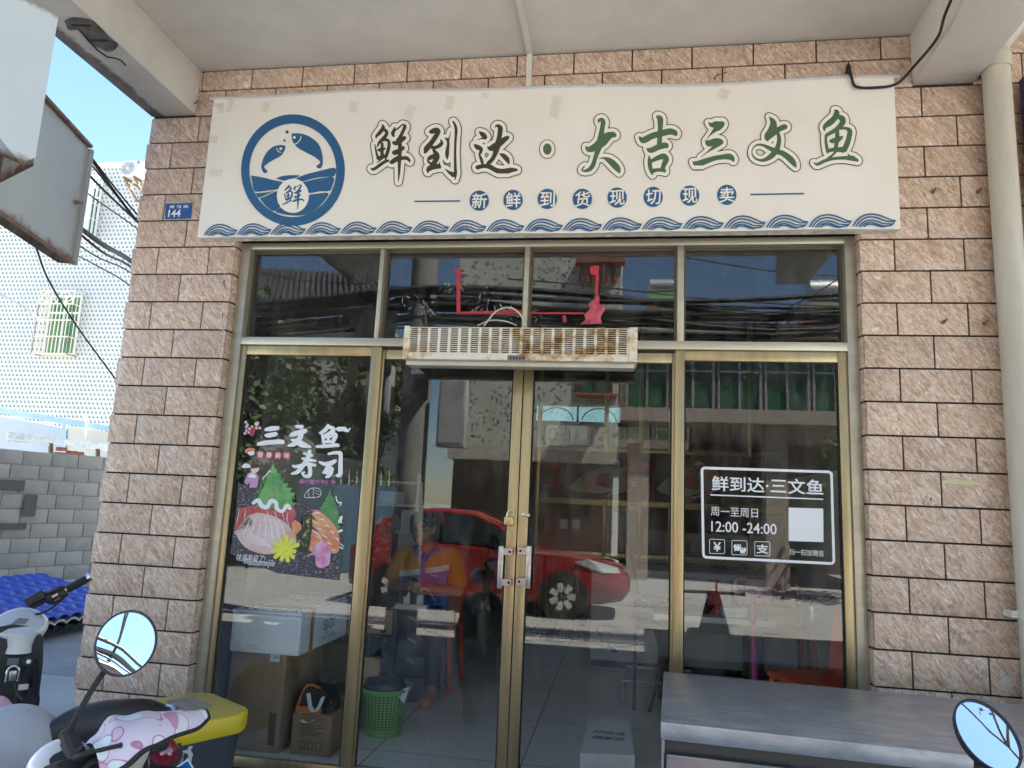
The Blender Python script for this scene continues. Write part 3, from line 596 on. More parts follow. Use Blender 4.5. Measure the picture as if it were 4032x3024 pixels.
# ---------------------------------------------------------------- alley on the left: white tiled house, shed, block wall, blue roof sheets
def mosaic(name, white, mark, per, seed_style, tint2):
    m, t, N, L, b = nodes(name); ge = N.new('ShaderNodeTexCoord'); sx = N.new('ShaderNodeSeparateXYZ'); L.new(ge.outputs['Object'], sx.inputs[0])
    mt = lambda op, a, c=None: math_(N, L, op, a, c)
    u = mt('DIVIDE', sx.outputs[0], per); v = mt('DIVIDE', sx.outputs[2], per)
    row = mt('FLOOR', v); par = mt('MODULO', mt('ABSOLUTE', row), 2.0)
    u2 = mt('ADD', u, mt('MULTIPLY', par, .5)); fu, fv = mt('FRACT', u2), mt('FRACT', v)
    if seed_style == 'L':
        a = mt('MULTIPLY', mt('LESS_THAN', fu, .24), mt('LESS_THAN', fv, .52)); c_ = mt('MULTIPLY', mt('LESS_THAN', fu, .5), mt('LESS_THAN', fv, .25)); k = mt('MAXIMUM', a, c_)
    else:
        wn = N.new('ShaderNodeTexWhiteNoise'); wn.noise_dimensions = '3D'; cb = N.new('ShaderNodeCombineXYZ')
        L.new(mt('FLOOR', mt('MULTIPLY', u, 3.0)), cb.inputs[0]); L.new(mt('FLOOR', mt('MULTIPLY', v, 3.0)), cb.inputs[2]); L.new(cb.outputs[0], wn.inputs[0]); k = mt('GREATER_THAN', wn.outputs[0], .88)
    g1 = mt('GREATER_THAN', mt('FRACT', mt('MULTIPLY', u2, 4.0)), .9); g2 = mt('GREATER_THAN', mt('FRACT', mt('MULTIPLY', v, 4.0)), .9); gg = mt('MAXIMUM', g1, g2)
    n = noise(N, L, mapped(N, L, ge.outputs['Object'], (1, 1, .25)), .9, 6)
    base = mixc(N, L, ramp(N, L, n, .35, .75), white, tint2)
    c = mixc(N, L, mt('MULTIPLY', gg, .22), base, (.35, .34, .31)); c = mixc(N, L, k, c, mark); L.new(c, b.inputs['Base Color']); b.inputs['Roughness'].default_value = .35
    return m
mosaic('white_mosaic', (.56, .555, .53), (.11, .12, .10), .137, 'L', (.50, .49, .44))
mosaic('speckled_mosaic', (.58, .59, .50), (.13, .15, .14), .17, 'R', (.46, .46, .38))
mat('teal_glass', (.05, .14, .08), .12, col2=(.14, .26, .11), scale=1.5); mat('cream_paint', (.72, .66, .50), .5, var=.1, scale=10); mat('white_paint', (.78, .78, .76), .4, var=.05, scale=6)
mat('steel_paint', (.42, .44, .45), .5, var=.1, scale=5)
HY = 16.0
hz = at(430, 657, HY).z
ho = thing('tiled_house', (-17, HY+3, 0), 'white house covered in small tiles with grey L shaped marks, with barred windows', 'house')
x0h, x1h = -34, at(800, 1000, HY).x
mb = MB(); mb.box(x0h, x1h, HY, HY+7, 0, hz); mb.build('wall', M('white_mosaic'), ho)
mb = MB(); mb.box(x0h-.1, x1h+.1, HY-.12, HY+.15, hz+.001, hz+.1); mb.build('roof_coping', M('white_paint'), ho)
def barred(px0, py0, px1, py1, paint, dep):
    a, b = at(px0, py1, HY), at(px1, py0, HY); x0, x1, z0, z1 = a.x, b.x, a.z, b.z; w_, h_ = x1-x0, z1-z0
    mb = MB(); mb.box(x0+.05, x1-.05, HY-.01, HY-.002, z0+.05, z1-.05); win = mb.build('window', M('teal_glass'), ho)
    fr = MB()
    for x in (x0+.04, x0+w_*.5-.03, x1-.1): fr.box(x, x+.06, HY-.05, HY-.011, z0+.04, z1-.04)
    for z in (z0+.04, z0+h_*.68, z1-.1): fr.box(x0+.1005, x0+w_*.5-.0305, HY-.049, HY-.012, z, z+.06); fr.box(x0+w_*.5+.0305, x1-.1005, HY-.049, HY-.012, z, z+.06)
    fr.build('window_frame', M('white_paint'), win)
    y = HY-dep; c = MB(); r = .017
    for i in range(10): x = x0+w_*i/9; c.tube([(x, y, z0), (x, y, z0+h_*.78)], r, 6); c.tube([(x, HY-.005, z0+.0), (x, y, z0)], r, 5)
    for z in (z0, z0+h_*.27, z0+h_*.53, z0+h_*.79, z1):
        c.tube([(x0, y, z), (x1, y, z)], r*1.3, 6); c.tube([(x0, HY-.005, z), (x0, y, z)], r, 5); c.tube([(x1, HY-.005, z), (x1, y, z)], r, 5)
    for s in (.25, .75):
        cx = x0+w_*s; rr = w_*.23; c.tube([(cx+rr*math.cos(t), y, z0+h_*.79+rr*math.sin(t)*(h_*.19/rr)) for t in np.linspace(0, math.pi, 13)], r*1.2, 6)
        for t in np.linspace(.45, math.pi-.45, 5): c.tube([(cx, y, z0+h_*.79), (cx+rr*math.cos(t), y, z0+h_*.79+h_*.19*math.sin(t))], r*.8, 5)
    for x in (x0, x1): c.tube([(x, y, z0), (x, y, z1)], r, 6)
    for yy in (HY-dep*.66, HY-dep*.33): c.tube([(x1, yy, z0), (x1, yy, z1)], r*.8, 5); c.tube([(x0, yy, z0), (x0, yy, z1)], r*.8, 5)
    c.build('window_cage', M(paint), win, 40)
barred(165, 1160, 335, 1402, 'cream_paint', .42); barred(335, 712, 415, 940, 'white_paint', .4); barred(-330, 1165, -160, 1408, 'cream_paint', .42); barred(-330, 720, -180, 950, 'white_paint', .4)
mat('ac_white', (.58, .58, .57), .45)
ac = thing('air_conditioner', at(515, 700, HY-.4), 'white outdoor air conditioner unit on brackets at the top of the tiled house', 'air conditioner')
a, b = at(474, 695, HY-.75), at(552, 630, HY-.75)
body = MB().box(a.x, b.x, HY-.75, HY-.4, a.z, b.z, .02).build('casing', M('ac_white'), ac, 30)
mat('grille_grey', (.17, .18, .19), .5); mat('badge_blue', (.02, .17, .5), .4)
cx, cz, rr = a.x+(b.x-a.x)*.36, (a.z+b.z)/2, (b.z-a.z)*.42
mb = MB(); mb.lathe([(rr, 0), (rr, .004)], (cx, HY-.7502, cz), (0, -1, 0), 28); fan = mb.build('fan_grille', M('grille_grey'), body)
mb = MB()
for k in range(1, 6): q = rr*k/5.2; mb.tube([(cx+q*math.cos(t), HY-.757, cz+q*math.sin(t)) for t in np.linspace(0, 2*math.pi, 24, endpoint=False)], .006, 5, close=True)
mb.lathe([(rr*.2, 0), (rr*.2, .012)], (cx, HY-.7545, cz), (0, -1, 0), 16); mb.build('grille_ring', M('white_paint'), fan)
p0, p1 = at(541, 645, HY-.752), at(563-10, 632, HY-.752); MB().box(p0.x, p1.x, HY-.7525, HY-.7502, p0.z, p1.z).build('badge', M('badge_blue'), body)
text_on('badge_lettering', 'Midea', 'white_paint', body, Vector(((p0.x+p1.x)/2, HY-.7535, (p0.z+p1.z)/2)), EX, EZ, (p1.x-p0.x)*.8)
mat('rust_steel', (.16, .085, .05), .8, col2=(.30, .20, .13), scale=14, bump=.3)
for x in (a.x+.12, b.x-.12):
    mb = MB(); mb.bar((x, HY-.02, a.z-.03), (x, HY-.78, a.z-.03), .05); mb.bar((x, HY-.72, a.z-.06), (x, HY-.02, a.z-.5), .05); mb.build('bracket', M('rust_steel'), ac)
# shed with a pale blue roof edge
SHY = 9.2
mat('pale_blue_steel', (.36, .53, .60), .45, var=.1, scale=4); mat('blue_white_panel', (.42, .47, .52), .5, var=.05, scale=2); mat('cream_panel', (.60, .57, .48), .5)
sh = thing('metal_shed', (-9, SHY+1, 0), 'low shed with white sheet panels and a pale blue steel roof edge', 'shed')
def quad_px(a, b, c, d, y): return [at(*q, y) for q in (a, b, c, d)]
mb = MB(); mb.prism(quad_px((-400, 1560), (440, 1720), (440, 1900), (-400, 1900), SHY), (0, .1, 0)); mb.build('wall_panel', M('blue_white_panel'), sh)
mb = MB(); mb.prism(quad_px((262, 1675), (445, 1705), (445, 1880), (262, 1870), SHY-.02), (0, .015, 0)); mb.build('wall_panel', M('cream_panel'), sh)
mb = MB(); mb.prism(quad_px((-400, 1535), (450, 1680), (450, 1702), (-400, 1562), SHY-.1), (0, .06, 0)); mb.prism(quad_px((245, 1655), (262, 1655), (258, 1800), (243, 1800), SHY-.045), (0, .02, 0)); mb.build('roof_edge', M('pale_blue_steel'), sh)
mb = MB(); mb.tube(smooth_path([at(330, 1640, SHY-.15), at(338, 1660, SHY-.15), at(335, 1780, SHY-.15)], 6), .012, 6); mb.build('pipe', M('white_paint'), sh, 40)
WH = 2.03
wa, wb = atz(0, 1765, WH), atz(425, 1800, WH); wd = (wb-wa); wd.z = 0; wd.normalize(); wn_ = Vector((-wd.y, wd.x, 0))
mat('block_grey', (.30, .29, .27), .95, col2=(.39, .375, .345), scale=5, bump=.6, bscale=60); mat('mortar', (.27, .25, .22), .95, bump=.6, bscale=50); mat('dark_patch', (.10, .10, .095), .95, bump=.8)
def block_mat():
    m, t, N, L, b = nodes('concrete_block'); at_ = N.new('ShaderNodeAttribute'); at_.attribute_name = 'rnd'; tc = N.new('ShaderNodeTexCoord')
    n = noise(N, L, tc.outputs['Object'], 6, 8, .7); n2 = noise(N, L, tc.outputs['Object'], 70, 3)
    c = mixc(N, L, at_.outputs['Fac'], (.28, .258, .225), (.37, .335, .285)); c = mixc(N, L, math_(N, L, 'MULTIPLY', ramp(N, L, n, .4, .75), .4), c, (.42, .41, .385))
    c = mixc(N, L, math_(N, L, 'MULTIPLY', ramp(N, L, n2, .55, .75), .5), c, (.14, .135, .13))
    L.new(c, b.inputs['Base Color']); b.inputs['Roughness'].default_value = .95; bp = N.new('ShaderNodeBump'); bp.inputs['Strength'].default_value = .7; bp.inputs['Distance'].default_value = .01; L.new(n2, bp.inputs['Height']); L.new(bp.outputs[0], b.inputs['Normal']); return m
block_mat()
bw = thing('block_wall', wa-Vector((0, 0, WH)), 'bare grey concrete block wall closing the alley', 'wall')
mb = MB(); q0, q1 = wa-wd*3, wb+wd*2.5; nrm = wn_
if nrm.y < 0: nrm = -nrm
W0 = lambda s, z, o=0: Vector((q0.x, q0.y, 0))+wd*s+nrm*o+EZ*z
LW = (q1-q0).length
mb.obox(W0(LW/2, WH/2-.005, .10), wd*LW/2, nrm*.085, EZ*(WH/2-.004)); mb.build('mortar_core', M('mortar'), bw)
mb = MB(); k = 0; z = 0; rows = 10; hh = WH/rows
for r_ in range(rows):
    s = -.2 if r_ % 2 else 0
    while s < LW:
        l = .40*random.uniform(.93, 1.04); mb.cur = random.random()*.98+.01
        mb.obox(W0(s+l/2, r_*hh+hh/2+random.uniform(-.004, .004), .020+random.uniform(-.003, .003)), wd*(l/2-.006), nrm*.0145, EZ*(hh/2-.006), .005); s += l
mb.build('block', M('concrete_block'), bw, 30, fix=True)
mb = MB()
for px, py, w_, h_ in ((20, 1910, .5, .15), (35, 2072, .45, .08), (115, 1990, .18, .3)):
    q = ray(px, py); den = q.dot(nrm); tt = (W0(0, 0)-CAM).dot(nrm)/den; p = CAM+q*tt; mb.obox(p-nrm*.02, wd*w_/2, nrm*.004, EZ*h_/2, .003)
mb.build('mortar_patch', M('dark_patch'), bw)
# steel offcuts and bricks lying on top of the wall / behind it
mat('galvanised', (.44, .45, .46), .4, .7, var=.2, scale=12); mat('brick_red', (.36, .12, .07), .85, var=.2, scale=20)
def onwall(px, py, off=.1):
    q = ray(px, py); den = q.dot(nrm); tt = (W0(0, 0, off)-CAM).dot(nrm)/den; return CAM+q*tt
t = thing('metal_rack', onwall(180, 1760, .3), 'long galvanised steel angle frame laid across the top of the block wall', 'metal rack')
mb = MB(); mb.bar(onwall(30, 1712, .2), onwall(430, 1762, .2), .05, .09); mb.bar(onwall(28, 1735, .2), onwall(190, 1752, .2), .05, .03); mb.build('rail', M('galvanised'), t)
mb = MB(); mb.bar(onwall(185, 1728, .35), onwall(440, 1772, .35), .30, .035); mb.build('shelf_plate', M('white_paint'), t)
for a, b in (((200, 1735), (200, 1790)), ((385, 1765), (385, 1812))): mb = MB(); mb.bar(onwall(*a, .3), onwall(*b, .3), .045); mb.build('post', M('rust_steel'), t)
for i, (px, py) in enumerate(((235, 1788), (262, 1790), (290, 1794), (318, 1798), (242, 1768), (282, 1782), (310, 1786))):
    p = onwall(px, py, .06); o = MB().obox(p, wd*.055, nrm*.05, EZ*.026, .004).build('loose_brick', M('brick_red')); tag(o, 'red clay brick lying on the block wall among a few others', 'brick', 'loose bricks on the block wall')
# stacked blue roof sheets on the ground against the wall
mat('blue_glaze', (.025, .055, .33), .42, var=.25, scale=8); mat('sheet_white', (.75, .74, .70), .6, var=.1, scale=10); mat('sheet_dark', (.03, .05, .05), .6)
sa, sb = atz(110, 2545, 0), atz(325, 2500, 0); sx_ = (sb-sa).normalized(); sy_ = Vector((-sx_.y, sx_.x, 0))
def sheet_mesh(zb, rise, thick, over):
    mb = MB(); Lx, Ly = 3.2, 1.5
    def f(u, v, dz=0):
        s = u*Lx-1.7; tt = v*Ly+over; step = (tt*4.5) % 1.0
        return sa+sx_*s+sy_*tt+EZ*(zb+rise*v+.048*abs(math.sin(s*math.pi/.16))**.6+.03*(1-step)+.010*math.sin(s*1.7)+dz)
    mb.grid(lambda u, v: f(u, v), 150, 40); n = len(mb.v); b = MB(); b.grid(lambda u, v: f(u, v, -thick), 150, 40)
    mb.add(b.v, [q[::-1] for q in b.f]); W2 = 151
    for i in range(150): mb.f.append([i, i+n, i+n+1, i+1]); mb.tag.append(.5)
    return mb
for i, (zb, mt, th, ov) in enumerate(((.05, 'sheet_dark', .006, .06), (.12, 'sheet_white', .02, .03), (.17, 'blue_glaze', .008, 0))):
    o = sheet_mesh(zb, .26, th, ov).build('roof_sheet', M(mt), None, 50)
    tag(o, ('dark corrugated roof sheet at the bottom of the pile by the block wall', 'white backed corrugated roof sheet between the dark and blue sheets', 'glossy blue tile shaped roof sheet on top of the pile by the block wall')[i], 'roof sheet')
MB().box(-9, -3.5, 2.3, 7, .0005, .004).build('alley_pavement', M('asphalt')); struct(bpy.data.objects['alley_pavement'])
# ---------------------------------------------------------------- rusty sheet metal sign boxes beside the canopy
def rusty(name, c1, c2, zlo, zhi):
    m, t, N, L, b = nodes(name); tc = N.new('ShaderNodeTexCoord'); sx = N.new('ShaderNodeSeparateXYZ'); L.new(tc.outputs['Generated'], sx.inputs[0])
    n = noise(N, L, tc.outputs['Object'], 9, 9, .75); n1 = noise(N, L, tc.outputs['Object'], 2, 5)
    e = math_(N, L, 'ADD', sx.outputs[2], math_(N, L, 'MULTIPLY', n, -.22))
    k1 = N.new('ShaderNodeMapRange'); k1.inputs[1].default_value = -.10; k1.inputs[2].default_value = -.04; k1.inputs[3].default_value = 1; k1.inputs[4].default_value = 0; L.new(e, k1.inputs[0])
    e2 = math_(N, L, 'ADD', sx.outputs[2], math_(N, L, 'MULTIPLY', n, .2)); k2 = N.new('ShaderNodeMapRange'); k2.inputs[1].default_value = 1.08; k2.inputs[2].default_value = 1.12; L.new(e2, k2.inputs[0])
    c = mixc(N, L, ramp(N, L, n1, .3, .7), c1, c2); c = mixc(N, L, math_(N, L, 'MULTIPLY', ramp(N, L, n, .66, .74), .5), c, (.25, .16, .10))
    c = mixc(N, L, math_(N, L, 'MAXIMUM', k1.outputs[0], k2.outputs[0]), c, mixc(N, L, n, (.07, .035, .02), (.22, .12, .07))); L.new(c, b.inputs['Base Color']); b.inputs['Roughness'].default_value = .5; return m
rusty('pale_rusty_paint', (.50, .57, .60), (.56, .63, .66), 0, 1); rusty('grey_rusty_paint', (.42, .46, .45), (.47, .51, .50), 0, 1)
def hpoint(px, py, dist): return CAM+ray(px, py)*dist
def vbox(name, e_top, e_bot, dist, az, length, depth, label, matn, ragged):
    A, B = hpoint(*e_top, dist), hpoint(*e_bot, dist); B = Vector((A.x, A.y, B.z)); d = Vector((math.sin(az), math.cos(az), 0)); n_ = Vector((d.y, -d.x, 0))
    if n_.dot(CAM-A) < 0: n_ = -n_
    t = thing(name, Vector((A.x, A.y, B.z)), label, 'sign box')
    f0 = A-d*length; H_ = A.z-B.z
    rag = [(i/26, .0 if not ragged else random.uniform(-.02, .06)*(1 if i < 26 else .2)) for i in range(27)]
    pts = [f0+EZ*0, A]+[A-d*length*s-EZ*(H_-r_) for s, r_ in rag]
    mb = MB(); mb.prism(pts, -n_*.003); mb = tri(mb); o = mb.build('side_sheet', M(matn), t)
    mb = MB(); mb.obox(A-EZ*H_/2-n_*depth/2-n_*.0035, d*.0015, n_*depth/2, EZ*H_/2); mb.build('end_sheet', M(matn), t)
    mb = MB(); mb.prism([f0-n_*depth, A-n_*depth]+[A-n_*depth-d*length*s-EZ*(H_-r_*1.6+(.13 if ragged else 0)) for s, r_ in rag[::2]], -n_*.003); tri(mb).build('back_sheet', M('rust_steel' if ragged else matn), t)
    mb = MB(); mb.obox((f0+A)/2-n_*(depth/2+.0016)+EZ*.0002, d*length/2, n_*depth/2, EZ*.0015); mb.build('top_sheet', M(matn), t)
    return t, A, B, d, n_, f0
b1 = vbox('metal_sign_box', (229, 65), (133, 695), 2.3, R(26), .9, .25, 'pale blue painted sheet metal box with a torn rusty bottom, largest at the canopy edge', 'pale_rusty_paint', True)
b2 = vbox('metal_sign_box', (352, 588), (287, 1062), 5.0, R(-16), 1.75, .09, 'flat grey sheet metal sign board with a rusty lower edge behind the pale box', 'grey_rusty_paint', False)
t, A, B, d, n_, f0 = b2
mb = MB(); mb.tube([A+d*.012+n_*.004, B+d*.012+n_*.004], .022, 10); mb.build('edge_post', M('steel_paint'), t, 40)
mb = MB(); mb.bar(A+EZ*.02-n_*.03, f0+EZ*.02-n_*.03, .10, .02); mb.bar(B+EZ*.006+n_*.006, f0-EZ*((A-B).length-.006)+n_*.006, .02, .016); mb.build('edge_channel', M('rust_steel'), t)
q = hpoint(290, 795, 4.85); mb = MB(); mb.tube([q, q+n_*.03], .014, 10); mb.tube([q+n_*.03, q+n_*.03+d*.05+EZ*.02], .009, 8); mb.build('hook', M('rust_steel'), t, 40)

# overhead cables at the left
def cable(pts, r, label, n=8): tag(MB().tube(smooth_path(pts, n), r, 6).build('overhead_cable', M('black_cable'), None, 60), label, 'cable', 'overhead cables in the alley')
for k, (a, m_, b, r) in enumerate((((120, 300), (330, 580), (545, 850), .010), ((110, 320), (330, 590), (540, 870), .016), ((100, 340), (320, 600), (540, 866), .010), ((200, 520), (380, 720), (548, 880), .014), ((190, 640), (370, 780), (545, 905), .008), ((260, 850), (400, 960), (525, 1035), .030), ((250, 860), (400, 990), (520, 1055), .016), ((240, 910), (380, 1010), (515, 1075), .010), ((230, 960), (370, 1040), (508, 1122), .009))):
    dd = 7.5+k*.25; cable([hpoint(a[0]-160, a[1]-170, dd-1.4), hpoint(*a, dd-.6), hpoint(*m_, dd), hpoint(*b, dd+.7), hpoint(b[0]+160, b[1]+150, dd+1.5)], r*1.0, 'black overhead cable running down behind the sign boxes to the house')
tag(MB().tube(smooth_path([hpoint(60, 780, 4.6), hpoint(140, 970, 4.7), hpoint(190, 1100, 4.9), hpoint(300, 1280, 5.3), hpoint(460, 1500, 5.9), hpoint(560, 1640, 6.3)], 8), .006, 6).build('overhead_cable', M('black_cable'), None, 60), 'single thin cable slanting across the barred window of the tiled house', 'cable')
tag(MB().tube(smooth_path([hpoint(-60, 1130, 9), hpoint(80, 1200, 10), hpoint(170, 1272, 11)], 6), .01, 6).build('overhead_cable', M('grey_cable'), None, 60), 'grey cable reaching the left side of the barred window', 'cable')
# ---------------------------------------------------------------- the other side of the street (seen mirrored in the glass)
GP = .085
def mir(px, py, yv): p = at(px, py, yv); return Vector((p.x, 2*GP-yv, p.z))
OY = 13.5; ry = 2*GP-OY
mat('green_glass', (.03, .10, .06), .1, col2=(.06, .17, .10), scale=.7); mat('roof_tile_dark', (.045, .045, .05), .7, var=.3, scale=12); mat('coping_red', (.32, .10, .06), .7); mat('brown_shutter', (.10, .055, .035), .5, var=.15, scale=4); mat('stained_band', (.50, .46, .38), .9, col2=(.33, .30, .25), scale=3)
mat('small_tile', (.42, .36, .30), .6, var=.2, scale=30)
# speckled house in the middle
xa_, xb_ = mir(1790, 1300, OY).x, mir(2440, 1300, OY).x
sp = thing('speckled_house', ((xa_+xb_)/2, ry-3, 0), 'tall pale house with speckled tiles across the street, mirrored in the glass', 'house')
zlow = mir(2200, 1760, OY).z
MB().box(xa_, xb_, ry-8, ry, zlow, 11.0).build('wall', M('speckled_mosaic'), sp)
MB().box(xa_, xb_, ry-8, ry+.02, zlow-.35, zlow-.001).build('stained_band', M('stained_band'), sp)
mb = MB(); mb.box(xa_+.1, xb_-.1, ry-.4, ry-.3, 0, zlow-.351); mb.build('shutter', M('brown_shutter'), sp)
mb = MB()
for i in range(46): x = xa_+.1+(xb_-xa_-.2)*i/45; mb.box(x-.012, x+.012, ry-.3, ry-.28, 0, zlow-.36)
mb.build('shutter_slat', M('bronze_dark'), sp)
zt, zb = mir(2350, 1560, OY).z, mir(2350, 1470, OY).z
mb = MB(); x0, x1 = mir(2275, 1500, OY).x, mir(2430, 1500, OY).x; mb.box(x0, x1, ry+.002, ry+.5, zt-.06, zt, .01); mb.build('window_ledge', M('coping_red'), sp)
w_ = MB().box(x0+.05, x1-.1, ry+.003, ry+.05, zt+.02, zb+.35).build('window', M('green_glass'), sp)
mb = MB()
for x in (x0+.05, (x0+x1)/2-.03, x1-.16): mb.box(x, x+.06, ry+.0505, ry+.09, zt+.02, zb+.35)
mb.build('window_frame', M('bronze_dark'), w_)
# parapet with turned balusters
zp_ = mir(2430, 1040, OY).z; x0, x1 = mir(2270, 1040, OY).x, xb_
mb = MB(); mb.box(x0, x1+.1, ry+.003, ry+.35, zp_-.05, zp_+.1, .01); mb.build('parapet_cap', M('coping_red'), sp)
mb = MB()
for i in range(7): x = x0+.15+i*(x1-x0-.3)/6; mb.lathe([(.05, 0), (.08, .12), (.03, .3), (.06, .42), (.06, .46)], (x, ry+.2, zp_-.52), EZ, 10)
mb.build('baluster', M('coping_red'), sp, 40)
# green windowed block on the right with a slab and columns below
gx0, gx1 = xb_+.02, mir(3420, 1500, OY+1).x+2
gb = thing('green_window_block', ((gx0+gx1)/2, ry-4, 0), 'low block across the street with a row of green windows over a tiled slab', 'building')
z0, z1 = mir(2900, 1600, OY).z, mir(2900, 1400, OY).z; zs1 = mir(2900, 1612, OY).z; zs0 = mir(2900, 1665, OY).z
MB().box(gx0, gx1, ry-7, ry-.65, zs1, z1+.55).build('wall', M('small_tile'), gb)
MB().box(gx0, gx1, ry-7, ry, zs0, zs1-.002).build('slab', M('small_tile'), gb)
MB().box(gx0, gx1, ry-6.9, ry-5.4, 0, zs0-.002).build('back_wall', M('brown_shutter'), gb)
MB().box(gx0, gx1, ry-7, ry-.3, z1+.551, z1+.75).build('roof_slab', M('stained_band'), gb)
n = 7
for i in range(n):
    x0, x1 = gx0+.15+(gx1-gx0-.3)*i/n, gx0+.15+(gx1-gx0-.3)*(i+1)/n-.06
    f = MB().box(x0+.0, x1, ry-.648, ry-.60, zs1+.02, z1+.45).build('window', M('green_glass'), gb)
    m_ = MB()
    for x in (x0, (x0+x1)/2-.03, x1-.06): m_.box(x, x+.06, ry-.5995, ry-.55, zs1+.02, z1+.45)
    for z in (zs1+.02, zs1+(z1-zs1)*.75, z1+.39): m_.box(x0, x1, ry-.549, ry-.53, z, z+.06)
    m_.build('window_frame', M('galvanised'), f)
cx0, cx1 = mir(3025, 1900, OY).x, mir(3115, 1900, OY).x
for x in (cx0, cx0-3.1, cx0+3.1): MB().box(x, x+(cx1-cx0), ry-.8, ry-.3, 0, zs0-.003).build('column', M('small_tile'), gb)
mat('counter_dark', (.04, .035, .03), .6)
mb = MB(); mb.box(gx0+.4, gx0+4.5, ry-4.8, ry-4.2, 0, 1.0); mb.build('sill_wall', M('small_tile'), gb)
# roof terrace with red rail and water heaters
mb = MB(); zr_ = mir(2900, 1262, OY).z; mb.box(gx0, gx1, ry-1.0, ry-.9, zr_-.08, zr_); mb.build('rail', M('coping_red'), gb)
mb = MB()
for i in range(30): mb.lathe([(.05, 0), (.08, .15), (.03, .4), (.05, max(.5, zr_-z1-.86))], (gx0+.2+(gx1-gx0-.4)*i/29, ry-.95, z1+.752), EZ, 8)
mb.build('baluster', M('coping_red'), gb, 40)
def heater(px, py, yv, s, lab):
    p = mir(px, py, yv); t = thing('water_heater', p-EZ*s, lab, 'water heater'); mb = MB(); mb.lathe([(s*.1, 0), (s*.42, .02), (s*.42, s*1.6), (s*.1, s*1.62)], p-EX*s*.8, EX, 18); mb.build('tank', M('galvanised'), t, 40)
    mb = MB(); mb.obox(p+Vector((0, .25, -s*.5)), EX*s*.8, Vector((0, .5*s, -.4*s)), Vector((0, .02, .025))); mb.build('collector', M('teal_glass'), t)
    mb = MB(); mb.box(p.x-s*.9, p.x+s*1.0, p.y-.6, p.y+.3, z1+.76, p.z-s*.43); mb.build('plinth', M('stained_band'), t)
heater(2620, 1130, 16, .55, 'silver rooftop water heater left of centre, mirrored in the upper glass'); heater(3280, 1150, 16, .8, 'larger silver rooftop water heater at the right edge, mirrored in the upper glass')
# left: dark tiled roof house, garden wall, blue sheet fence
rh = thing('dark_roof_house', (mir(1100, 1300, 17).x-2, 2*GP-19, 0), 'low white house with a dark sloping tile roof across the street', 'house')
ra, rb, rc, rd_ = mir(700, 1035, 19), mir(1480, 1085, 19), mir(1510, 1225, 15.5), mir(600, 1225, 15.5)
mb = MB(); mb.prism([ra, rb, rc, rd_], (0, 0, -.12)); mb.build('roof', M('roof_tile_dark'), rh)
mb = MB()
for i in range(40):
    s = i/39; a, b = ra+(rb-ra)*s, rd_+(rc-rd_)*s; mb.tube([a+EZ*.03, b+EZ*.03], .05, 6)
mb.build('ridge_tile', M('roof_tile_dark'), rh)
MB().box(rd_.x+.3, rc.x-.3, 2*GP-19, 2*GP-15.8, 0, rd_.z-.1).build('wall', M('speckled_mosaic'), rh)
mat('garden_wall', (.42, .36, .25), .9, col2=(.30, .26, .19), scale=2)
o = MB().box(-9.5, xa_-.6, ry+.2, ry+.45, 0, mir(1200, 1890, OY-.4).z).build('garden_wall', M('garden_wall')); tag(o, 'weathered ochre garden wall below the trees across the street', 'wall')
mat('blue_sheet', (.10, .22, .33), .45, var=.15, scale=2)
fa, fb = mir(1190, 1900, 11.5), mir(1560, 1900, 11.5); fz = fa.z
fn = thing('blue_fence', ((fa.x+fb.x)/2, fa.y, 0), 'blue sheet steel fence with spiked rail across the street', 'fence')
MB().box(fa.x, fb.x, fa.y-.03, fa.y, 0.02, fz).build('sheet', M('blue_sheet'), fn)
mb = MB()
for i in range(13): x = fa.x+(fb.x-fa.x)*i/12; mb.tube([(x, fa.y-.015, fz), (x, fa.y-.015, fz+.34)], [.015, .004], 6)
mb.build('spike', M('white_paint'), fn)
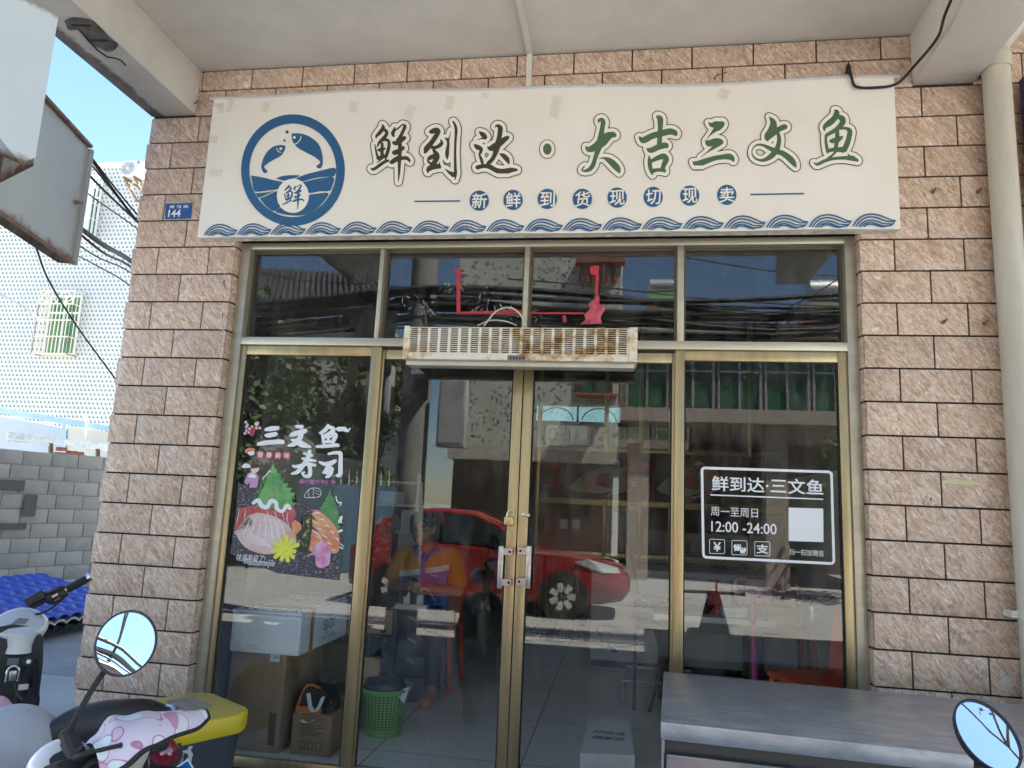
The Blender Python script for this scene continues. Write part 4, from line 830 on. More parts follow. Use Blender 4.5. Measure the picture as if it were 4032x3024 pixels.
# trees
mat('bark', (.10, .075, .05), .9, bump=.6); 
def leaf_mat(name, a, b_):
    m, t, N, L, b = nodes(name); at_ = N.new('ShaderNodeAttribute'); at_.attribute_name = 'rnd'; L.new(mixc(N, L, at_.outputs['Fac'], a, b_), b.inputs['Base Color']); b.inputs['Roughness'].default_value = .5; return m
leaf_mat('leaf_dark', (.035, .065, .02), (.11, .15, .045)); leaf_mat('leaf_light', (.06, .10, .03), (.14, .19, .06))
def tree(x, y, h, rad, label, n=2600, mt='leaf_dark', zc=.62, sq=.42, ls=.17):
    t = thing('leafy_tree', (x, y, 0), label, 'tree'); mb = MB(); base = Vector((x, y, 0))
    mb.tube(smooth_path([base, base+Vector((.1, .05, h*.25)), base+Vector((-.1, .1, h*.5)), base+Vector((.05, 0, h*.8))], 4), [.16-.13*i/12 for i in range(13)], 9)
    cl = []
    for i in range(18):
        a = random.uniform(0, 6.28); r_ = rad*random.uniform(.35, .9); z = h*random.uniform(zc-.32, 1.0); p = base+Vector((math.cos(a)*r_, math.sin(a)*r_, z)); cl.append((p, rad*random.uniform(.25, .45)))
        mb.tube([base+EZ*min(h*.7, z*.7), base+Vector((math.cos(a)*r_*.5, math.sin(a)*r_*.5, z*.9)), p], [.05, .035, .012], 6)
    mb.build('trunk', M('bark'), t, 50)
    f = MB()
    for i in range(n):
        p, r_ = random.choice(cl); d = Vector((random.gauss(0, 1), random.gauss(0, 1), random.gauss(0, .8))); d = d.normalized()*r_*random.random()**.4; q = p+d
        a = Vector((random.gauss(0, 1), random.gauss(0, 1), random.gauss(-.3, .6))).normalized(); b = a.orthogonal(); b.rotate(Matrix.Rotation(random.uniform(0, 6.28), 3, a)); l = ls*random.uniform(.6, 1.3)
        f.cur = random.random()*.98+.01; f.add([q, q+a*l*.5+b*l*.24, q+a*l, q+a*l*.5-b*l*.24], [(0, 1, 2, 3)])
    f.build('crown', M(mt), t, fix=False)
tree(mir(1000, 1700, 11.5).x-.5, 2*GP-11.6, 5.4, 2.2, 'dense dark green tree over the garden wall across the street, mirrored in the left pane', 9500, ls=.2)
tree(mir(1300, 1700, 12).x, 2*GP-12.2, 5.0, 1.7, 'smaller leafy tree beside the dense one, mirrored in the left pane', 5500, ls=.2)
tree(mir(3290, 1800, 13).x+.7, 2*GP-12.2, 3.5, 1.4, 'sparse leafy tree in front of the green windowed block, mirrored at the right', 1400, 'leaf_light')
# bare tree by the right hand scooter, seen in its mirror
t = thing('bare_tree', (3.45, -5.2, 0), 'thin bare tree by the kerb behind the viewer', 'tree'); mb = MB(); lf = MB()
def limb(p, d, l, r_, k):
    q = p+d*l; mb.tube([p, (p+q)/2+Vector((random.uniform(-.04, .04),)*3), q], [r_, r_*.8, r_*.6], 6)
    if k == 0:
        for _ in range(5):
            a = Vector((random.gauss(0, 1), random.gauss(0, 1), random.gauss(0, 1))).normalized(); b = a.orthogonal()
            lf.add([q, q+a*.05+b*.025, q+a*.1, q+a*.05-b*.025], [(0, 1, 2, 3)])
        return
    for _ in range(3):
        e = (d+Vector((random.uniform(-.7, .7), random.uniform(-.7, .7), random.uniform(-.1, .5)))).normalized(); limb(q, e, l*random.uniform(.6, .8), r_*.6, k-1)
limb(Vector((3.45, -5.2, 0)), Vector((.02, .05, 1)), 3.0, .05, 4); mb.build('trunk', M('bark'), t, 50); lf.build('crown', M('leaf_dark'), t, fix=False)
# concrete utility pole with cabinets, and the cable bundles along the street
mat('pole_concrete', (.24, .235, .22), .9, var=.15, scale=3)
pl = thing('utility_pole', (-2.55, -4.9, 0), 'round concrete utility pole carrying grey cabinets, mirrored in the left door', 'pole')
mb = MB(); mb.lathe([(.19, 0), (.15, 8.5)], (-2.55, -4.9, 0), EZ, 18); mb.build('shaft', M('pole_concrete'), pl, 40)
for x, y, z, sx_2, sz_2 in ((-2.05, -4.85, 2.65, .34, .85), (-2.95, -4.75, 2.9, .28, .6), (-2.4, -4.7, 3.25, .30, .4)):
    c = MB().box(x-sx_2/2, x+sx_2/2, y-.1, y+.12, z-sz_2/2, z+sz_2/2, .01).build('cabinet', M('steel_paint'), pl, 30); mb = MB(); mb.box(x-sx_2*.42, x+sx_2*.42, y+.121, y+.124, z-sz_2*.44, z+sz_2*.44); mb.build('cabinet_door', M('steel_paint'), c)
for k in range(26):
    zz = 4.0+random.uniform(-.2, .2); yy = -4.95+random.uniform(-.25, .25); a = Vector((-12, yy+random.uniform(-.5, .5), zz+.3)); b = Vector((-2.5, yy, zz)); c = Vector((12, yy+random.uniform(-.5, .5), zz+random.uniform(.2, .9)))
    pts = [a.lerp(b, s)-EZ*.35*4*s*(1-s)*random.uniform(.8, 1.2) for s in np.linspace(0, 1, 6)]+[b.lerp(c, s)-EZ*.45*4*s*(1-s)*random.uniform(.6, 1.2) for s in np.linspace(0, 1, 8)[1:]]
    o = MB().tube(smooth_path(pts, 3), random.choice((.012, .018, .028, .04)), 6).build('street_cable', M('black_cable'), None, 60); tag(o, 'black cable of the sagging bundle strung along the street', 'cable', 'sagging cable bundle along the street')
for k, (p, q) in enumerate((((2300, 1120), (3400, 1210)), ((930, 1060), (1500, 1120)), ((2700, 1010), (3400, 1090)), ((3380, 1040), (3060, 1230)))):
    a, b = mir(*p, 8.0), mir(*q, 8.0); d = b-a; o = MB().tube(smooth_path([a-d*.3, a, (a+b)/2-EZ*.06, b, b+d*.3], 5), .012, 6).build('street_cable', M('black_cable'), None, 60)
    tag(o, ('thin cable crossing the sky in the two right upper panes', 'thin cable above the dark tile roof in the left upper pane', 'thin cable high in the rightmost upper pane', 'short cable slanting steeply in the rightmost upper pane')[k], 'cable')
# ---------------------------------------------------------------- red car parked across the street
m_, t_, N_, Lk, b_ = nodes('car_paint'); b_.inputs['Base Color'].default_value = (.24, .012, .012, 1); b_.inputs['Roughness'].default_value = .3; b_.inputs['Coat Weight'].default_value = 1; b_.inputs['Coat Roughness'].default_value = .03
mat('car_glass', (.02, .025, .025), .05, spec=.8); mat('tyre', (.018, .018, .018), .85); mat('alloy', (.70, .69, .66), .35, .1); mat('lamp_clear', (.75, .76, .76), .08, .3); mat('lamp_red', (.35, .01, .015), .12, coat=.6); mat('trim_black', (.02, .02, .02), .5)
yc = -7.9; xf = mir(2213, 2400, 7.25).x; xr = xf-2.52
car = thing('red_car', ((xf+xr)/2, yc, 0), 'red hatchback car parked across the street, mirrored in the glass doors', 'car')
W2_ = .84; prof = [(-.78, .42, .72, .5, .62), (-.74, .30, .86, .62, .72), (-.55, .22, .98, .74, .80), (-.2, .2, 1.0, .80, .84), (.3, .2, .98, .83, .84), (1.0, .19, .95, .84, .84), (1.7, .19, .93, .84, .84), (2.1, .2, .93, .83, .84), (2.55, .2, .90, .80, .84), (3.05, .22, .83, .74, .82), (3.36, .28, .72, .62, .74), (3.46, .38, .60, .5, .64)]
rings = []
for (x, zb_, zt_, wt, wm) in prof:
    X0 = xr+x; zm = zb_+(zt_-zb_)*.55
    rings.append([Vector((X0, yc+s*wv, z)) for s, wv, z in ((-1, wm*.9, zb_), (-1, wm, zb_+.1), (-1, wm, zm), (-1, wt, zt_-.03), (-1, wt*.8, zt_), (1, wt*.8, zt_), (1, wt, zt_-.03), (1, wm, zm), (1, wm, zb_+.1), (1, wm*.9, zb_))])
body = MB().loft(rings).build('body', M('car_paint'), car, 40)
gh = [(-.62, .96, .62), (-.35, 1.25, .62), (.0, 1.42, .60), (.5, 1.48, .60), (1.1, 1.45, .61), (1.5, 1.30, .64), (2.1, .935, .72)]
rings = [[Vector((xr+x, yc-w2, .9)), Vector((xr+x, yc-w2*.98, z-.04 if z > .98 else z)), Vector((xr+x, yc-w2*.9, z)), Vector((xr+x, yc+w2*.9, z)), Vector((xr+x, yc+w2*.98, z-.04 if z > .98 else z)), Vector((xr+x, yc+w2, .9))] for x, z, w2 in gh]
MB().loft(rings).build('roof', M('car_paint'), car, 40)
for s in (1, -1):
    for pts in ([(-.3, 1.0), (-.15, 1.22), (.1, 1.36), (.62, 1.41), (.62, .99)], [(.68, .99), (.68, 1.41), (1.1, 1.38), (1.42, 1.26), (1.85, .99)]):
        yo = yc+s*.735; mb = MB(); mb.prism([Vector((xr+x, yc+s*(.73-(z-.95)*.22), z)) for x, z in pts], (0, s*.012, 0)); mb.build('side_window', M('car_glass'), car)
    for x in (.66, 1.72): mb = MB(); mb.box(xr+x, xr+x+.008, yc+s*.8395, yc+s*.8425, .3, .9); mb.build('door_seam', M('trim_black'), car)
    for x in (.55, 1.6): mb = MB(); mb.box(xr+x-.2, xr+x, yc+s*.842, yc+s*.862, .80, .825, .006); mb.build('door_handle', M('car_paint'), car)
    mb = MB(); mb.ell((xr+1.9, yc+s*.92, 1.0), .1, .09, .07); mb.build('wing_mirror', M('car_paint'), car, 60)
    mb = MB(); mb.prism([Vector((xr+x, yc+s*yo_, z)) for x, yo_, z in ((2.65, .838, .80), (2.87, .82, .84), (3.28, .66, .74), (3.31, .66, .66), (3.08, .79, .66))], (.02, s*.012, .01)); mb.build('headlight', M('lamp_clear'), car)
    mb = MB(); mb.prism([Vector((xr+x, yc+s*yo_, z)) for x, yo_, z in ((-.74, .66, .85), (-.5, .80, .90), (-.5, .81, .72), (-.74, .70, .70))], (-.015, s*.012, 0)); mb.build('tail_light', M('lamp_red'), car)
    mb = MB(); mb.ell((xr+3.30, yc+s*.62, .45), .06, .08, .07); mb.build('fog_lamp', M('lamp_clear'), car, 60)
    for X0 in (xr, xf):
        mb = MB(); mb.lathe([(.345, 0), (.345, .004)], (X0, yc+s*.8405, .32), (0, s, 0), 28); mb.build('wheel_arch', M('trim_black'), car)
        mb = MB(); mb.lathe([(.2, -.16), (.30, -.16), (.315, -.1), (.315, .0), (.295, .03), (.205, .035)], (X0, yc+s*.83, .315), (0, s, 0), 28); wh = mb.build('wheel', M('tyre'), car, 40)
        mb = MB(); mb.lathe([(.205, .0), (.195, .02), (.18, .005), (.03, .02), (.03, .03)], (X0, yc+s*.83, .315), (0, s, 0), 28)
        for k in range(7):
            a = 2*math.pi*k/7; d = Vector((math.cos(a), 0, math.sin(a))); mb.bar(Vector((X0, yc+s*.858, .315))+d*.02, Vector((X0, yc+s*.858, .315))+d*.19, .085, .014, up=Vector((0, 1, 0)))
        mb.build('hubcap', M('alloy'), wh, 30)
p_ = [Vector((xr+1.52, yc-.55, 1.31)), Vector((xr+1.52, yc+.55, 1.31)), Vector((xr+2.05, yc+.64, .985)), Vector((xr+2.05, yc-.64, .985))]
mb = MB(); mb.prism([p+Vector((.012, 0, .012)) for p in p_], (.006, 0, .008)); mb.build('windscreen', M('car_glass'), car)
mb = MB(); mb.box(xr+3.463, xr+3.48, yc-.4, yc+.4, .40, .54, .005); mb.build('front_grille', M('trim_black'), car)
# ---------------------------------------------------------------- things on the front: house number, air curtain, tape, stickers, poster, pipe, counter, bin
mat('plate_blue', (.012, .085, .30), .4, var=.1, scale=10)
YP0 = -.0135
hp = thing('house_number_plate', at(702, 832, YP0), 'small blue house number plate 144 on the left tiled pillar', 'number plate')
MB().prism([at(654, 803, YP0), at(757, 800, YP0), at(751, 860, YP0), at(651, 863, YP0)], (0, -.003, 0)).build('plate', M('plate_blue'), hp)
text_px('street_name', '博 雅 路', 'print_white', hp, 667, 808, 742, 820, YP0-.0036, bold=.01)
text_px('house_number', '144', 'print_white', hp, 663, 825, 711, 854, YP0-.0036, bold=.02)
# rusty air curtain
AY0, AY1 = -.15, FY-.0045
def rust_white():
    m, t, N, L, b = nodes('rusty_white'); tc = N.new('ShaderNodeTexCoord'); n = noise(N, L, mapped(N, L, tc.outputs['Object'], (6, 6, 9)), 1.5, 9, .75); n2 = noise(N, L, tc.outputs['Object'], 3.5, 4)
    k = math_(N, L, 'ADD', n, math_(N, L, 'MULTIPLY', math_(N, L, 'SUBTRACT', n2, .5), .5))
    c = mixc(N, L, ramp(N, L, k, .48, .64), (.76, .71, .60), (.50, .31, .12)); c = mixc(N, L, ramp(N, L, k, .62, .72), c, (.20, .09, .03)); L.new(c, b.inputs['Base Color']); b.inputs['Roughness'].default_value = .55; return m
rust_white(); mat('curtain_dark', (.010, .006, .004), .9, col2=(.05, .022, .01), scale=12); mat('cream_plastic', (.64, .60, .51), .45, col2=(.54, .50, .41), scale=6)
A0, A1 = at(1592, 1292, AY0), at(2508, 1418, AY0)
xA0, xA1, zA1 = A0.x, A1.x, at(2000, 1283, AY0).z; zA0 = at(2000, 1420, AY0).z
ac_ = thing('air_curtain', ((xA0+xA1)/2, 0, zA0), 'long cream air curtain with a rusted slotted grille above the glass doors', 'air curtain')
zg1, zg0 = zA1-.010, at(2000, 1390, AY0).z
mb = MB(); mb.box(xA0, xA1, AY0+.02, AY1, zA0-.0, zA1, .012); mb.build('casing', M('cream_plastic'), ac_, 30)
mb = MB(); mb.box(xA0+.028, xA1-.045, AY0+.0145, AY0+.0195, zg0, zg1); mb.build('grille_backing', M('curtain_dark'), ac_)
mb = MB(); nc, nr = 21, 12; gx0, gx1 = xA0+.025, xA1-.042; cwid = (gx1-gx0)/nc
for i in range(nc+1): x = gx0+cwid*i; mb.box(x-.0065, x+.0065, AY0+.004, AY0+.0140, zg0, zg1)
for j in range(nr+1): z = zg0+(zg1-zg0)*j/nr; mb.box(gx0-.006, gx1+.006, AY0+.0055, AY0+.0135, z-.0019, z+.0019)
mb.build('grille', M('rusty_white'), ac_)
mb = MB(); mb.box(xA0-.001, xA0+.026, AY0, AY0+.0199, zA0+.002, zA1-.002, .004); mb.box(xA1-.04, xA1+.001, AY0, AY0+.0199, zA0+.002, zA1-.002, .004); mb.box(xA0+.0262, xA1-.0402, AY0, AY0+.0199, zA0+.002, zg0-.003, .004); mb.build('front_panel', M('rusty_white'), ac_, 30)
mb = MB(); mb.box(xA0+.01, xA1-.01, AY0+.03, AY0+.12, zA0-.022, zA0-.0003, .004); mb.build('outlet_lip', M('cream_plastic'), ac_, 30)
p0, p1 = at(1998, 1419, AY0-.0003), at(2070, 1400, AY0-.0003); mb = MB(); mb.box(p0.x, p1.x, AY0-.003, AY0-.0005, p0.z, p1.z); pn = mb.build('control_panel', M('grille_grey'), ac_)
mb = MB()
for i in range(5): x = p0.x+(p1.x-p0.x)*(.15+.17*i); mb.box(x, x+.006, AY0-.005, AY0-.0032, p0.z+.006, p1.z-.006)
mb.build('button', M('curtain_dark'), pn)
cq = MB(); cq.tube(smooth_path([at(1905, 1283, .0), at(1955, 1225, .01), at(2010, 1212, .0), at(2050, 1240, 0), at(2068, 1284, -.01)], 8), .0045, 7); cq.tube(smooth_path([at(1880, 1282, -.0), at(1930, 1262, .01), at(1990, 1265, .01), at(2035, 1282, 0)], 8), .0035, 7)
cq.build('power_cord', M('cream_plastic'), ac_, 60)
# red tape left on the upper panes (inner edge of an old notice)
mat('red_tape', (.45, .03, .05), .6, var=.15, scale=12); mat('pink_cloth', (.58, .12, .16), .8, var=.12, scale=8); mat('torn_film', (.45, .45, .43), .3, alpha=.5)
YT = FY+.0575
rt = thing('red_tape_outline', at(2060, 1230, YT), 'torn red tape outline of an old notice on the two middle upper panes', 'tape')
mpt = lambda u, v: at(u, v, YT)
for nm, pts in (('tape_strip', [(1798, 1083), (1813, 1083), (1813, 1226), (1798, 1236)]), ('tape_strip', [(1798, 1238), (1812, 1228), (2040, 1229), (2055, 1219), (2068, 1229), (2300, 1230), (2300, 1237), (2068, 1237), (1812, 1237)]), ('tape_strip', [(2346, 1045), (2359, 1045), (2354, 1160), (2343, 1160)]), ('tape_scrap', [(2322, 1050), (2346, 1046), (2345, 1085), (2325, 1078)]), ('tape_scrap', [(1790, 1060), (1815, 1058), (1814, 1084), (1798, 1084)]), ('tape_scrap', [(2214, 1243), (2228, 1240), (2232, 1268), (2218, 1270)])):
    tri(MB().prism([mpt(*q) for q in pts], (0, -.0008, 0))).build(nm, M('red_tape'), rt)
cl = thing('red_cloth_scrap', at(2320, 1270, YT), 'crumpled red cloth scrap hanging at the end of the red tape', 'cloth')
def fc(u, v):
    L_, R_ = (2338+(2290-2338)*v+7*math.sin(v*17), 1165+v*112), (2350+26*math.sin(v*2.6)+8*math.sin(v*13+1), 1160+v*112+6*math.sin(v*9)); return at(L_[0]+(R_[0]-L_[0])*u, L_[1]+(R_[1]-L_[1])*u, YT-.012+.010*math.sin(u*9+v*5)+.006*math.sin(v*14))
mb = MB(); mb.grid(fc, 16, 16); mb.build('cloth', M('pink_cloth'), cl, 60, fix=False)
m_, t_, N_, Lk, b_ = nodes('film_shred'); b_.inputs['Base Color'].default_value = (.6, .6, .58, 1); b_.inputs['Roughness'].default_value = .2; b_.inputs['Alpha'].default_value = .45
mb = MB()
for i in range(70):
    px, py = random.choice(((1600, 1190), (1690, 1230), (1650, 1215), (1890, 1210), (1930, 1190), (1760, 1130), (2010, 1240), (2100, 1245))); p = at(px+random.gauss(0, 34), py+random.gauss(0, 16), YT-.0004); a = random.uniform(0, 3.1); l, w2 = random.uniform(.006, .028), random.uniform(.002, .007)
    mb.poly([p+EX*l*math.cos(a)+EZ*l*math.sin(a), p+EZ*w2*math.cos(a)-EX*w2*math.sin(a), p-EX*l*math.cos(a)-EZ*l*math.sin(a)])
o = mb.build('torn_film_remains', m_, None, fix=False); tag(o, 'flecks of torn clear film stuck to the upper panes beside the red tape', 'film remains', None, 'stuff')
# ---------------------------------------------------------------- opening hours sticker on the right pane
mat('sticker_white', (.80, .82, .85), .5)
YS = FY+.0255
st_ = thing('opening_hours_sticker', at(3025, 2222, YS), 'white opening hours sticker with a rounded border on the right pane', 'sticker')
sm = pxmap(2600, 1350, 1.843, YS)
rr = 26
def rrect(pts, w_):
    out = []; n = len(pts)
    for i in range(n):
        p, a, b = np.array(pts[i], float), np.array(pts[i-1], float), np.array(pts[(i+1) % n], float)
        u, v = (a-p)/np.linalg.norm(a-p), (b-p)/np.linalg.norm(b-p)
        for t in np.linspace(0, 1, 5): q = (p+u*rr)*(1-t)**2+2*p*t*(1-t)+(p+v*rr)*t*t; out.append((q[0], q[1], w_))
    return [[a, b] for a, b in zip(out, out[1:]+out[:1])]
strokes_mesh(rrect([(302, 907), (1242, 937), (1260, 1602), (313, 1555)], 19), sm, 0, 6).build('border', M('sticker_white'), st_, fix=False)
def t_c(name, s, x0, y0, x1, y1, **k): return text_px(name, s, 'sticker_white', st_, 2600+x0/1.843, 1350+y0/1.843, 2600+x1/1.843, 1350+y1/1.843, YS, **k)
t_c('shop_name', '鲜到达·三文鱼', 368, 978, 1178, 1090, bold=.014)
strokes_mesh([[(364, 1103, 9), (1178, 1135, 9)]], sm, 0, 5).build('rule', M('sticker_white'), st_, fix=False)
t_c('opening_days', '周一至周日', 365, 1197, 707, 1262); t_c('opening_hours', '12:00 -24:00', 368, 1303, 842, 1380, bold=.008); t_c('caption', '扫一扫加微信', 936, 1500, 1186, 1544)
MB().poly([sm(930, 1195), sm(1182, 1203), sm(1184, 1446), sm(932, 1437)]).build('blank_square', M('sticker_white'), st_, fix=False)
for x0, y0 in ((357, 1424), (519, 1433), (685, 1441)):
    rr = 12; strokes_mesh(rrect([(x0, y0), (x0+110, y0+4), (x0+110, y0+106), (x0, y0+104)], 4), sm, 0, 3).build('icon_frame', M('sticker_white'), st_, fix=False)
t_c('yen_icon', '¥', 384, 1446, 440, 1514, bold=.02); t_c('pay_icon', '支', 696, 1462, 786, 1530, bold=.02)
strokes_mesh([[(563, 1478, 62), (566, 1478, 62)], [(545, 1500, 14), (540, 1512, 4)]], sm, 0, 5).build('bubble', M('sticker_white'), st_, fix=False)
strokes_mesh([[(594, 1502, 52), (596, 1502, 52)], [(605, 1520, 14), (612, 1530, 4)]], pxmap(2600, 1350, 1.843, YS-.0006), 0, 5).build('bubble', M('sticker_white'), st_, fix=False)
mb = MB()
for c in ((552, 1470), (574, 1470), (586, 1496), (603, 1496)): mb.poly([pxmap(2600, 1350, 1.843, YS-.0012)(c[0]+4.5*math.cos(a), c[1]+5*math.sin(a)) for a in np.linspace(0, 6.28, 10)[:-1]])
mb.build('bubble_eye', M('black_gap'), st_, fix=False)
# ---------------------------------------------------------------- sashimi poster on the left pane
YQ = FY+.0255
ps = thing('sashimi_poster', at(1130, 2280, YQ), 'transparent window poster with sashimi on a dark slab and white brush lettering', 'poster')
pm = lambda k: pxmap(900, 1850, 3.6875, YQ-.0004*k)
def slab_mat():
    m, t, N, L, b = nodes('slab_print'); tc = N.new('ShaderNodeTexCoord'); n = noise(N, L, mapped(N, L, tc.outputs['Object'], (1, 1, 2.2)), 55, 3, .7); n2 = noise(N, L, tc.outputs['Object'], 5, 3)
    c = mixc(N, L, math_(N, L, 'MULTIPLY', ramp(N, L, n, .54, .64), ramp(N, L, n2, .3, .55)), (.05, .042, .055), (.42, .42, .52)); L.new(c, b.inputs['Base Color']); b.inputs['Roughness'].default_value = .5; return m
slab_mat()
def striped(name, a, b_, c_, scale, rot, p0=.48, p1=.56):
    m, t, N, L, b = nodes(name); tc = N.new('ShaderNodeTexCoord'); wv = N.new('ShaderNodeTexWave'); wv.inputs['Scale'].default_value = scale; wv.inputs['Distortion'].default_value = 3.5; wv.inputs['Detail'].default_value = 2; wv.inputs['Detail Scale'].default_value = 1.5
    L.new(mapped(N, L, tc.outputs['Object'], (1, 1, 1), (0, rot, 0)), wv.inputs['Vector']); n = noise(N, L, tc.outputs['Object'], 9, 4)
    c = mixc(N, L, n, a, b_); c = mixc(N, L, ramp(N, L, wv.outputs['Fac'], .72, .9), c, c_); L.new(c, b.inputs['Base Color']); b.inputs['Roughness'].default_value = .5; return m
def soft(name, a, b_, c_, sc=9):
    m, t, N, L, b = nodes(name); tc = N.new('ShaderNodeTexCoord'); n = noise(N, L, tc.outputs['Object'], sc, 5, .6, .6); n2 = noise(N, L, tc.outputs['Object'], sc*4, 4, .7, 1)
    c = mixc(N, L, ramp(N, L, n, .35, .65), a, b_); c = mixc(N, L, math_(N, L, 'MULTIPLY', ramp(N, L, n2, .5, .7), .6), c, c_); L.new(c, b.inputs['Base Color']); b.inputs['Roughness'].default_value = .5; return m
soft('tuna_print', (.36, .045, .05), (.52, .11, .11), (.60, .24, .23), 10); soft('white_fish_print', (.58, .34, .29), (.68, .56, .55), (.76, .70, .69), 7); soft('salmon_print', (.62, .19, .08), (.72, .34, .18), (.78, .52, .38), 9)
soft('leaf_print', (.08, .27, .08), (.19, .44, .14), (.32, .55, .26), 8); mat('leaf_dark_print', (.07, .22, .08), .5, col2=(.12, .30, .12), scale=25); mat('baran_print', (.03, .035, .02), .5, col2=(.45, .50, .12), scale=30, lo=.55, hi=.65); mat('flower_print', (.72, .74, .07), .5, var=.12, scale=30); mat('ginger_print', (.62, .10, .35), .5, col2=(.75, .62, .75), scale=7); mat('badge_red', (.38, .045, .055), .5); mat('magenta_print', (.45, .16, .38), .5); mat('lilac_print', (.52, .30, .50), .5); mat('skin_print', (.75, .62, .60), .5); mat('hair_print', (.10, .05, .04), .5); mat('blossom_print', (.70, .42, .47), .5, col2=(.75, .60, .62), scale=60)
def pf(name, pts, m, k, smooth=False): return fill(name, pts, m, ps, pm(k), smooth, 4)
pf('slab', [(145, 190), (420, 275), (950, 450), (1700, 680), (1655, 1140), (1610, 1605), (1150, 1555), (700, 1500), (25, 1220), (38, 1095), (80, 850), (110, 560)], 'slab_print', 0)
def leaf(tip, base, hw, m, k, teeth=9):
    t, b = np.array(tip, float), np.array(base, float); d = b-t; n = np.array((-d[1], d[0]))/np.linalg.norm(d); P1, P2 = [], []
    for i in range(teeth*2+1):
        s = i/(teeth*2); w_ = hw*math.sin(min(1, s**1.35)*math.pi*.60)*(1.04 if i % 2 else .80); q = t+d*(s if i % 2 == 0 else s-.035)
        P1.append(tuple(q+n*w_)); P2.append(tuple(q-n*w_))
    o = fill('leaf', P1+P2[::-1][:-1], m, ps, pm(k), False)
    strokes_mesh([[(t[0], t[1], 2), (b[0], b[1], 9)]]+[[(*(t+d*s), 5), (*(t+d*(s-.16)+n*sg*hw*.66*math.sin(min(1, s**1.35)*math.pi*.60)), 2)] for s in (.35, .5, .65, .8, .95) for sg in (1, -1)], pm(k+.4), 0, 6).build('leaf_vein', M('leaf_dark_print'), o, fix=False)
leaf((640, -92), (690, 560), 300, 'leaf_print', 1); leaf((1478, 265), (1440, 860), 190, 'leaf_dark_print', 1)
pf('tuna_slice', [(165, 560), (330, 520), (420, 545), (560, 560), (700, 600), (950, 545), (990, 640), (940, 740), (890, 830), (600, 800), (250, 850), (80, 850), (110, 720)], 'tuna_print', 2)
strokes_mesh([[(360, 480, 50), (430, 440, 60), (480, 520, 70), (560, 540, 60), (620, 450, 60), (690, 480, 60), (700, 560, 60), (780, 600, 50), (850, 520, 60), (890, 560, 50)]], pm(3), 0, 8).build('daikon_curl', M('sticker_white'), ps, fix=False)
pf('white_fish_slice', [(290, 660), (430, 625), (580, 650), (700, 690), (800, 750), (880, 810), (940, 920), (985, 1040), (900, 1130), (760, 1200), (520, 1225), (300, 1160), (180, 1060), (120, 960), (80, 890), (200, 850), (320, 830), (340, 740)], 'white_fish_print', 4, True)
pf('salmon_slice', [(1200, 640), (1270, 575), (1380, 640), (1500, 760), (1590, 900), (1610, 1080), (1590, 1190), (1500, 1210), (1490, 1060), (1400, 880), (1300, 760)], 'salmon_print', 3, True)
pf('salmon_slice', [(1205, 700), (1330, 790), (1440, 880), (1500, 1040), (1500, 1180), (1440, 1190), (1400, 1060), (1300, 900), (1210, 800)], 'salmon_print', 4, True)
pf('salmon_slice', [(1200, 850), (1290, 900), (1370, 990), (1420, 1100), (1350, 1190), (1180, 1180), (1170, 1000)], 'salmon_print', 5, True)
pf('salmon_slice', [(910, 800), (960, 730), (1060, 800), (1090, 900), (1040, 1000), (980, 1020), (940, 920)], 'salmon_print', 5, True)
def fat(lines, k): strokes_mesh(lines, pm(k), 0, 4).build('fat_line', M('sticker_white'), ps, fix=False)
fat([[(150+i*95, 545+10*(i % 2), 3), (140+i*97, 660, 8), (120+i*100, 800+8*(i % 3), 3)] for i in range(2)]+[[(560+i*105, 600, 4), (580+i*105, 660, 9), (620+i*95, 740, 3)] for i in range(3)]+[[(860, 620, 6), (850, 720, 8), (880, 800, 4)]], 2.5)
fat([[(330+i*62, 655+abs(i-2)*14, 3), (300+i*80, 760+i*10, 9), (240+i*98, 880+i*18, 10), (210+i*105, 960+i*26, 3)] for i in range(7)]+[[(130+i*40, 930+i*32, 3), (280+i*45, 935+i*38, 7), (430+i*40, 975+i*36, 7), (570+i*30, 1060+i*28, 3)] for i in range(5)], 4.5)
fat([[(1240+i*75, 640+i*85, 6), (1290+i*72, 620+i*95, 16), (1340+i*66, 640+i*100, 6)] for i in range(6)]+[[(1215+i*70, 740+i*105, 5), (1270+i*62, 760+i*100, 14), (1320+i*58, 800+i*95, 5)] for i in range(5)]+[[(1215+i*55, 880+i*80, 5), (1280+i*45, 920+i*75, 13), (1340+i*30, 980+i*70, 5)] for i in range(3)], 5.5)
pf('leaf_divider', [(1050, 690), (1110, 640), (1210, 660), (1220, 800), (1200, 920), (1180, 1100), (1140, 1210), (1000, 1180), (990, 1060), (980, 940), (1060, 860), (1080, 760)], 'baran_print', 6)
mb = MB()
for k in range(11):
    a = k*2*math.pi/11+.2; d = np.array((math.cos(a), math.sin(a))); n = np.array((-d[1], d[0])); c = np.array((825, 1155)); L_ = random.uniform(165, 225)
    mb.poly([pm(7+.05*k)(*q) for q in (c, c+d*L_*.5+n*30, c+d*L_*.92+n*34, c+d*L_, c+d*L_*.92-n*30, c+d*L_*.5-n*26)])
mb.poly([pm(7.8)(825+42*math.cos(a), 1155+42*math.sin(a)) for a in np.linspace(0, 6.28, 14)[:-1]])
tri(mb).build('flower', M('flower_print'), ps, fix=False)
pf('ginger', [(1260, 1080), (1330, 1050), (1420, 1060), (1440, 1130), (1490, 1190), (1465, 1300), (1470, 1360), (1400, 1410), (1320, 1420), (1265, 1370), (1255, 1220), (1140, 1270), (1190, 1215), (1255, 1190)], 'ginger_print', 8, True)
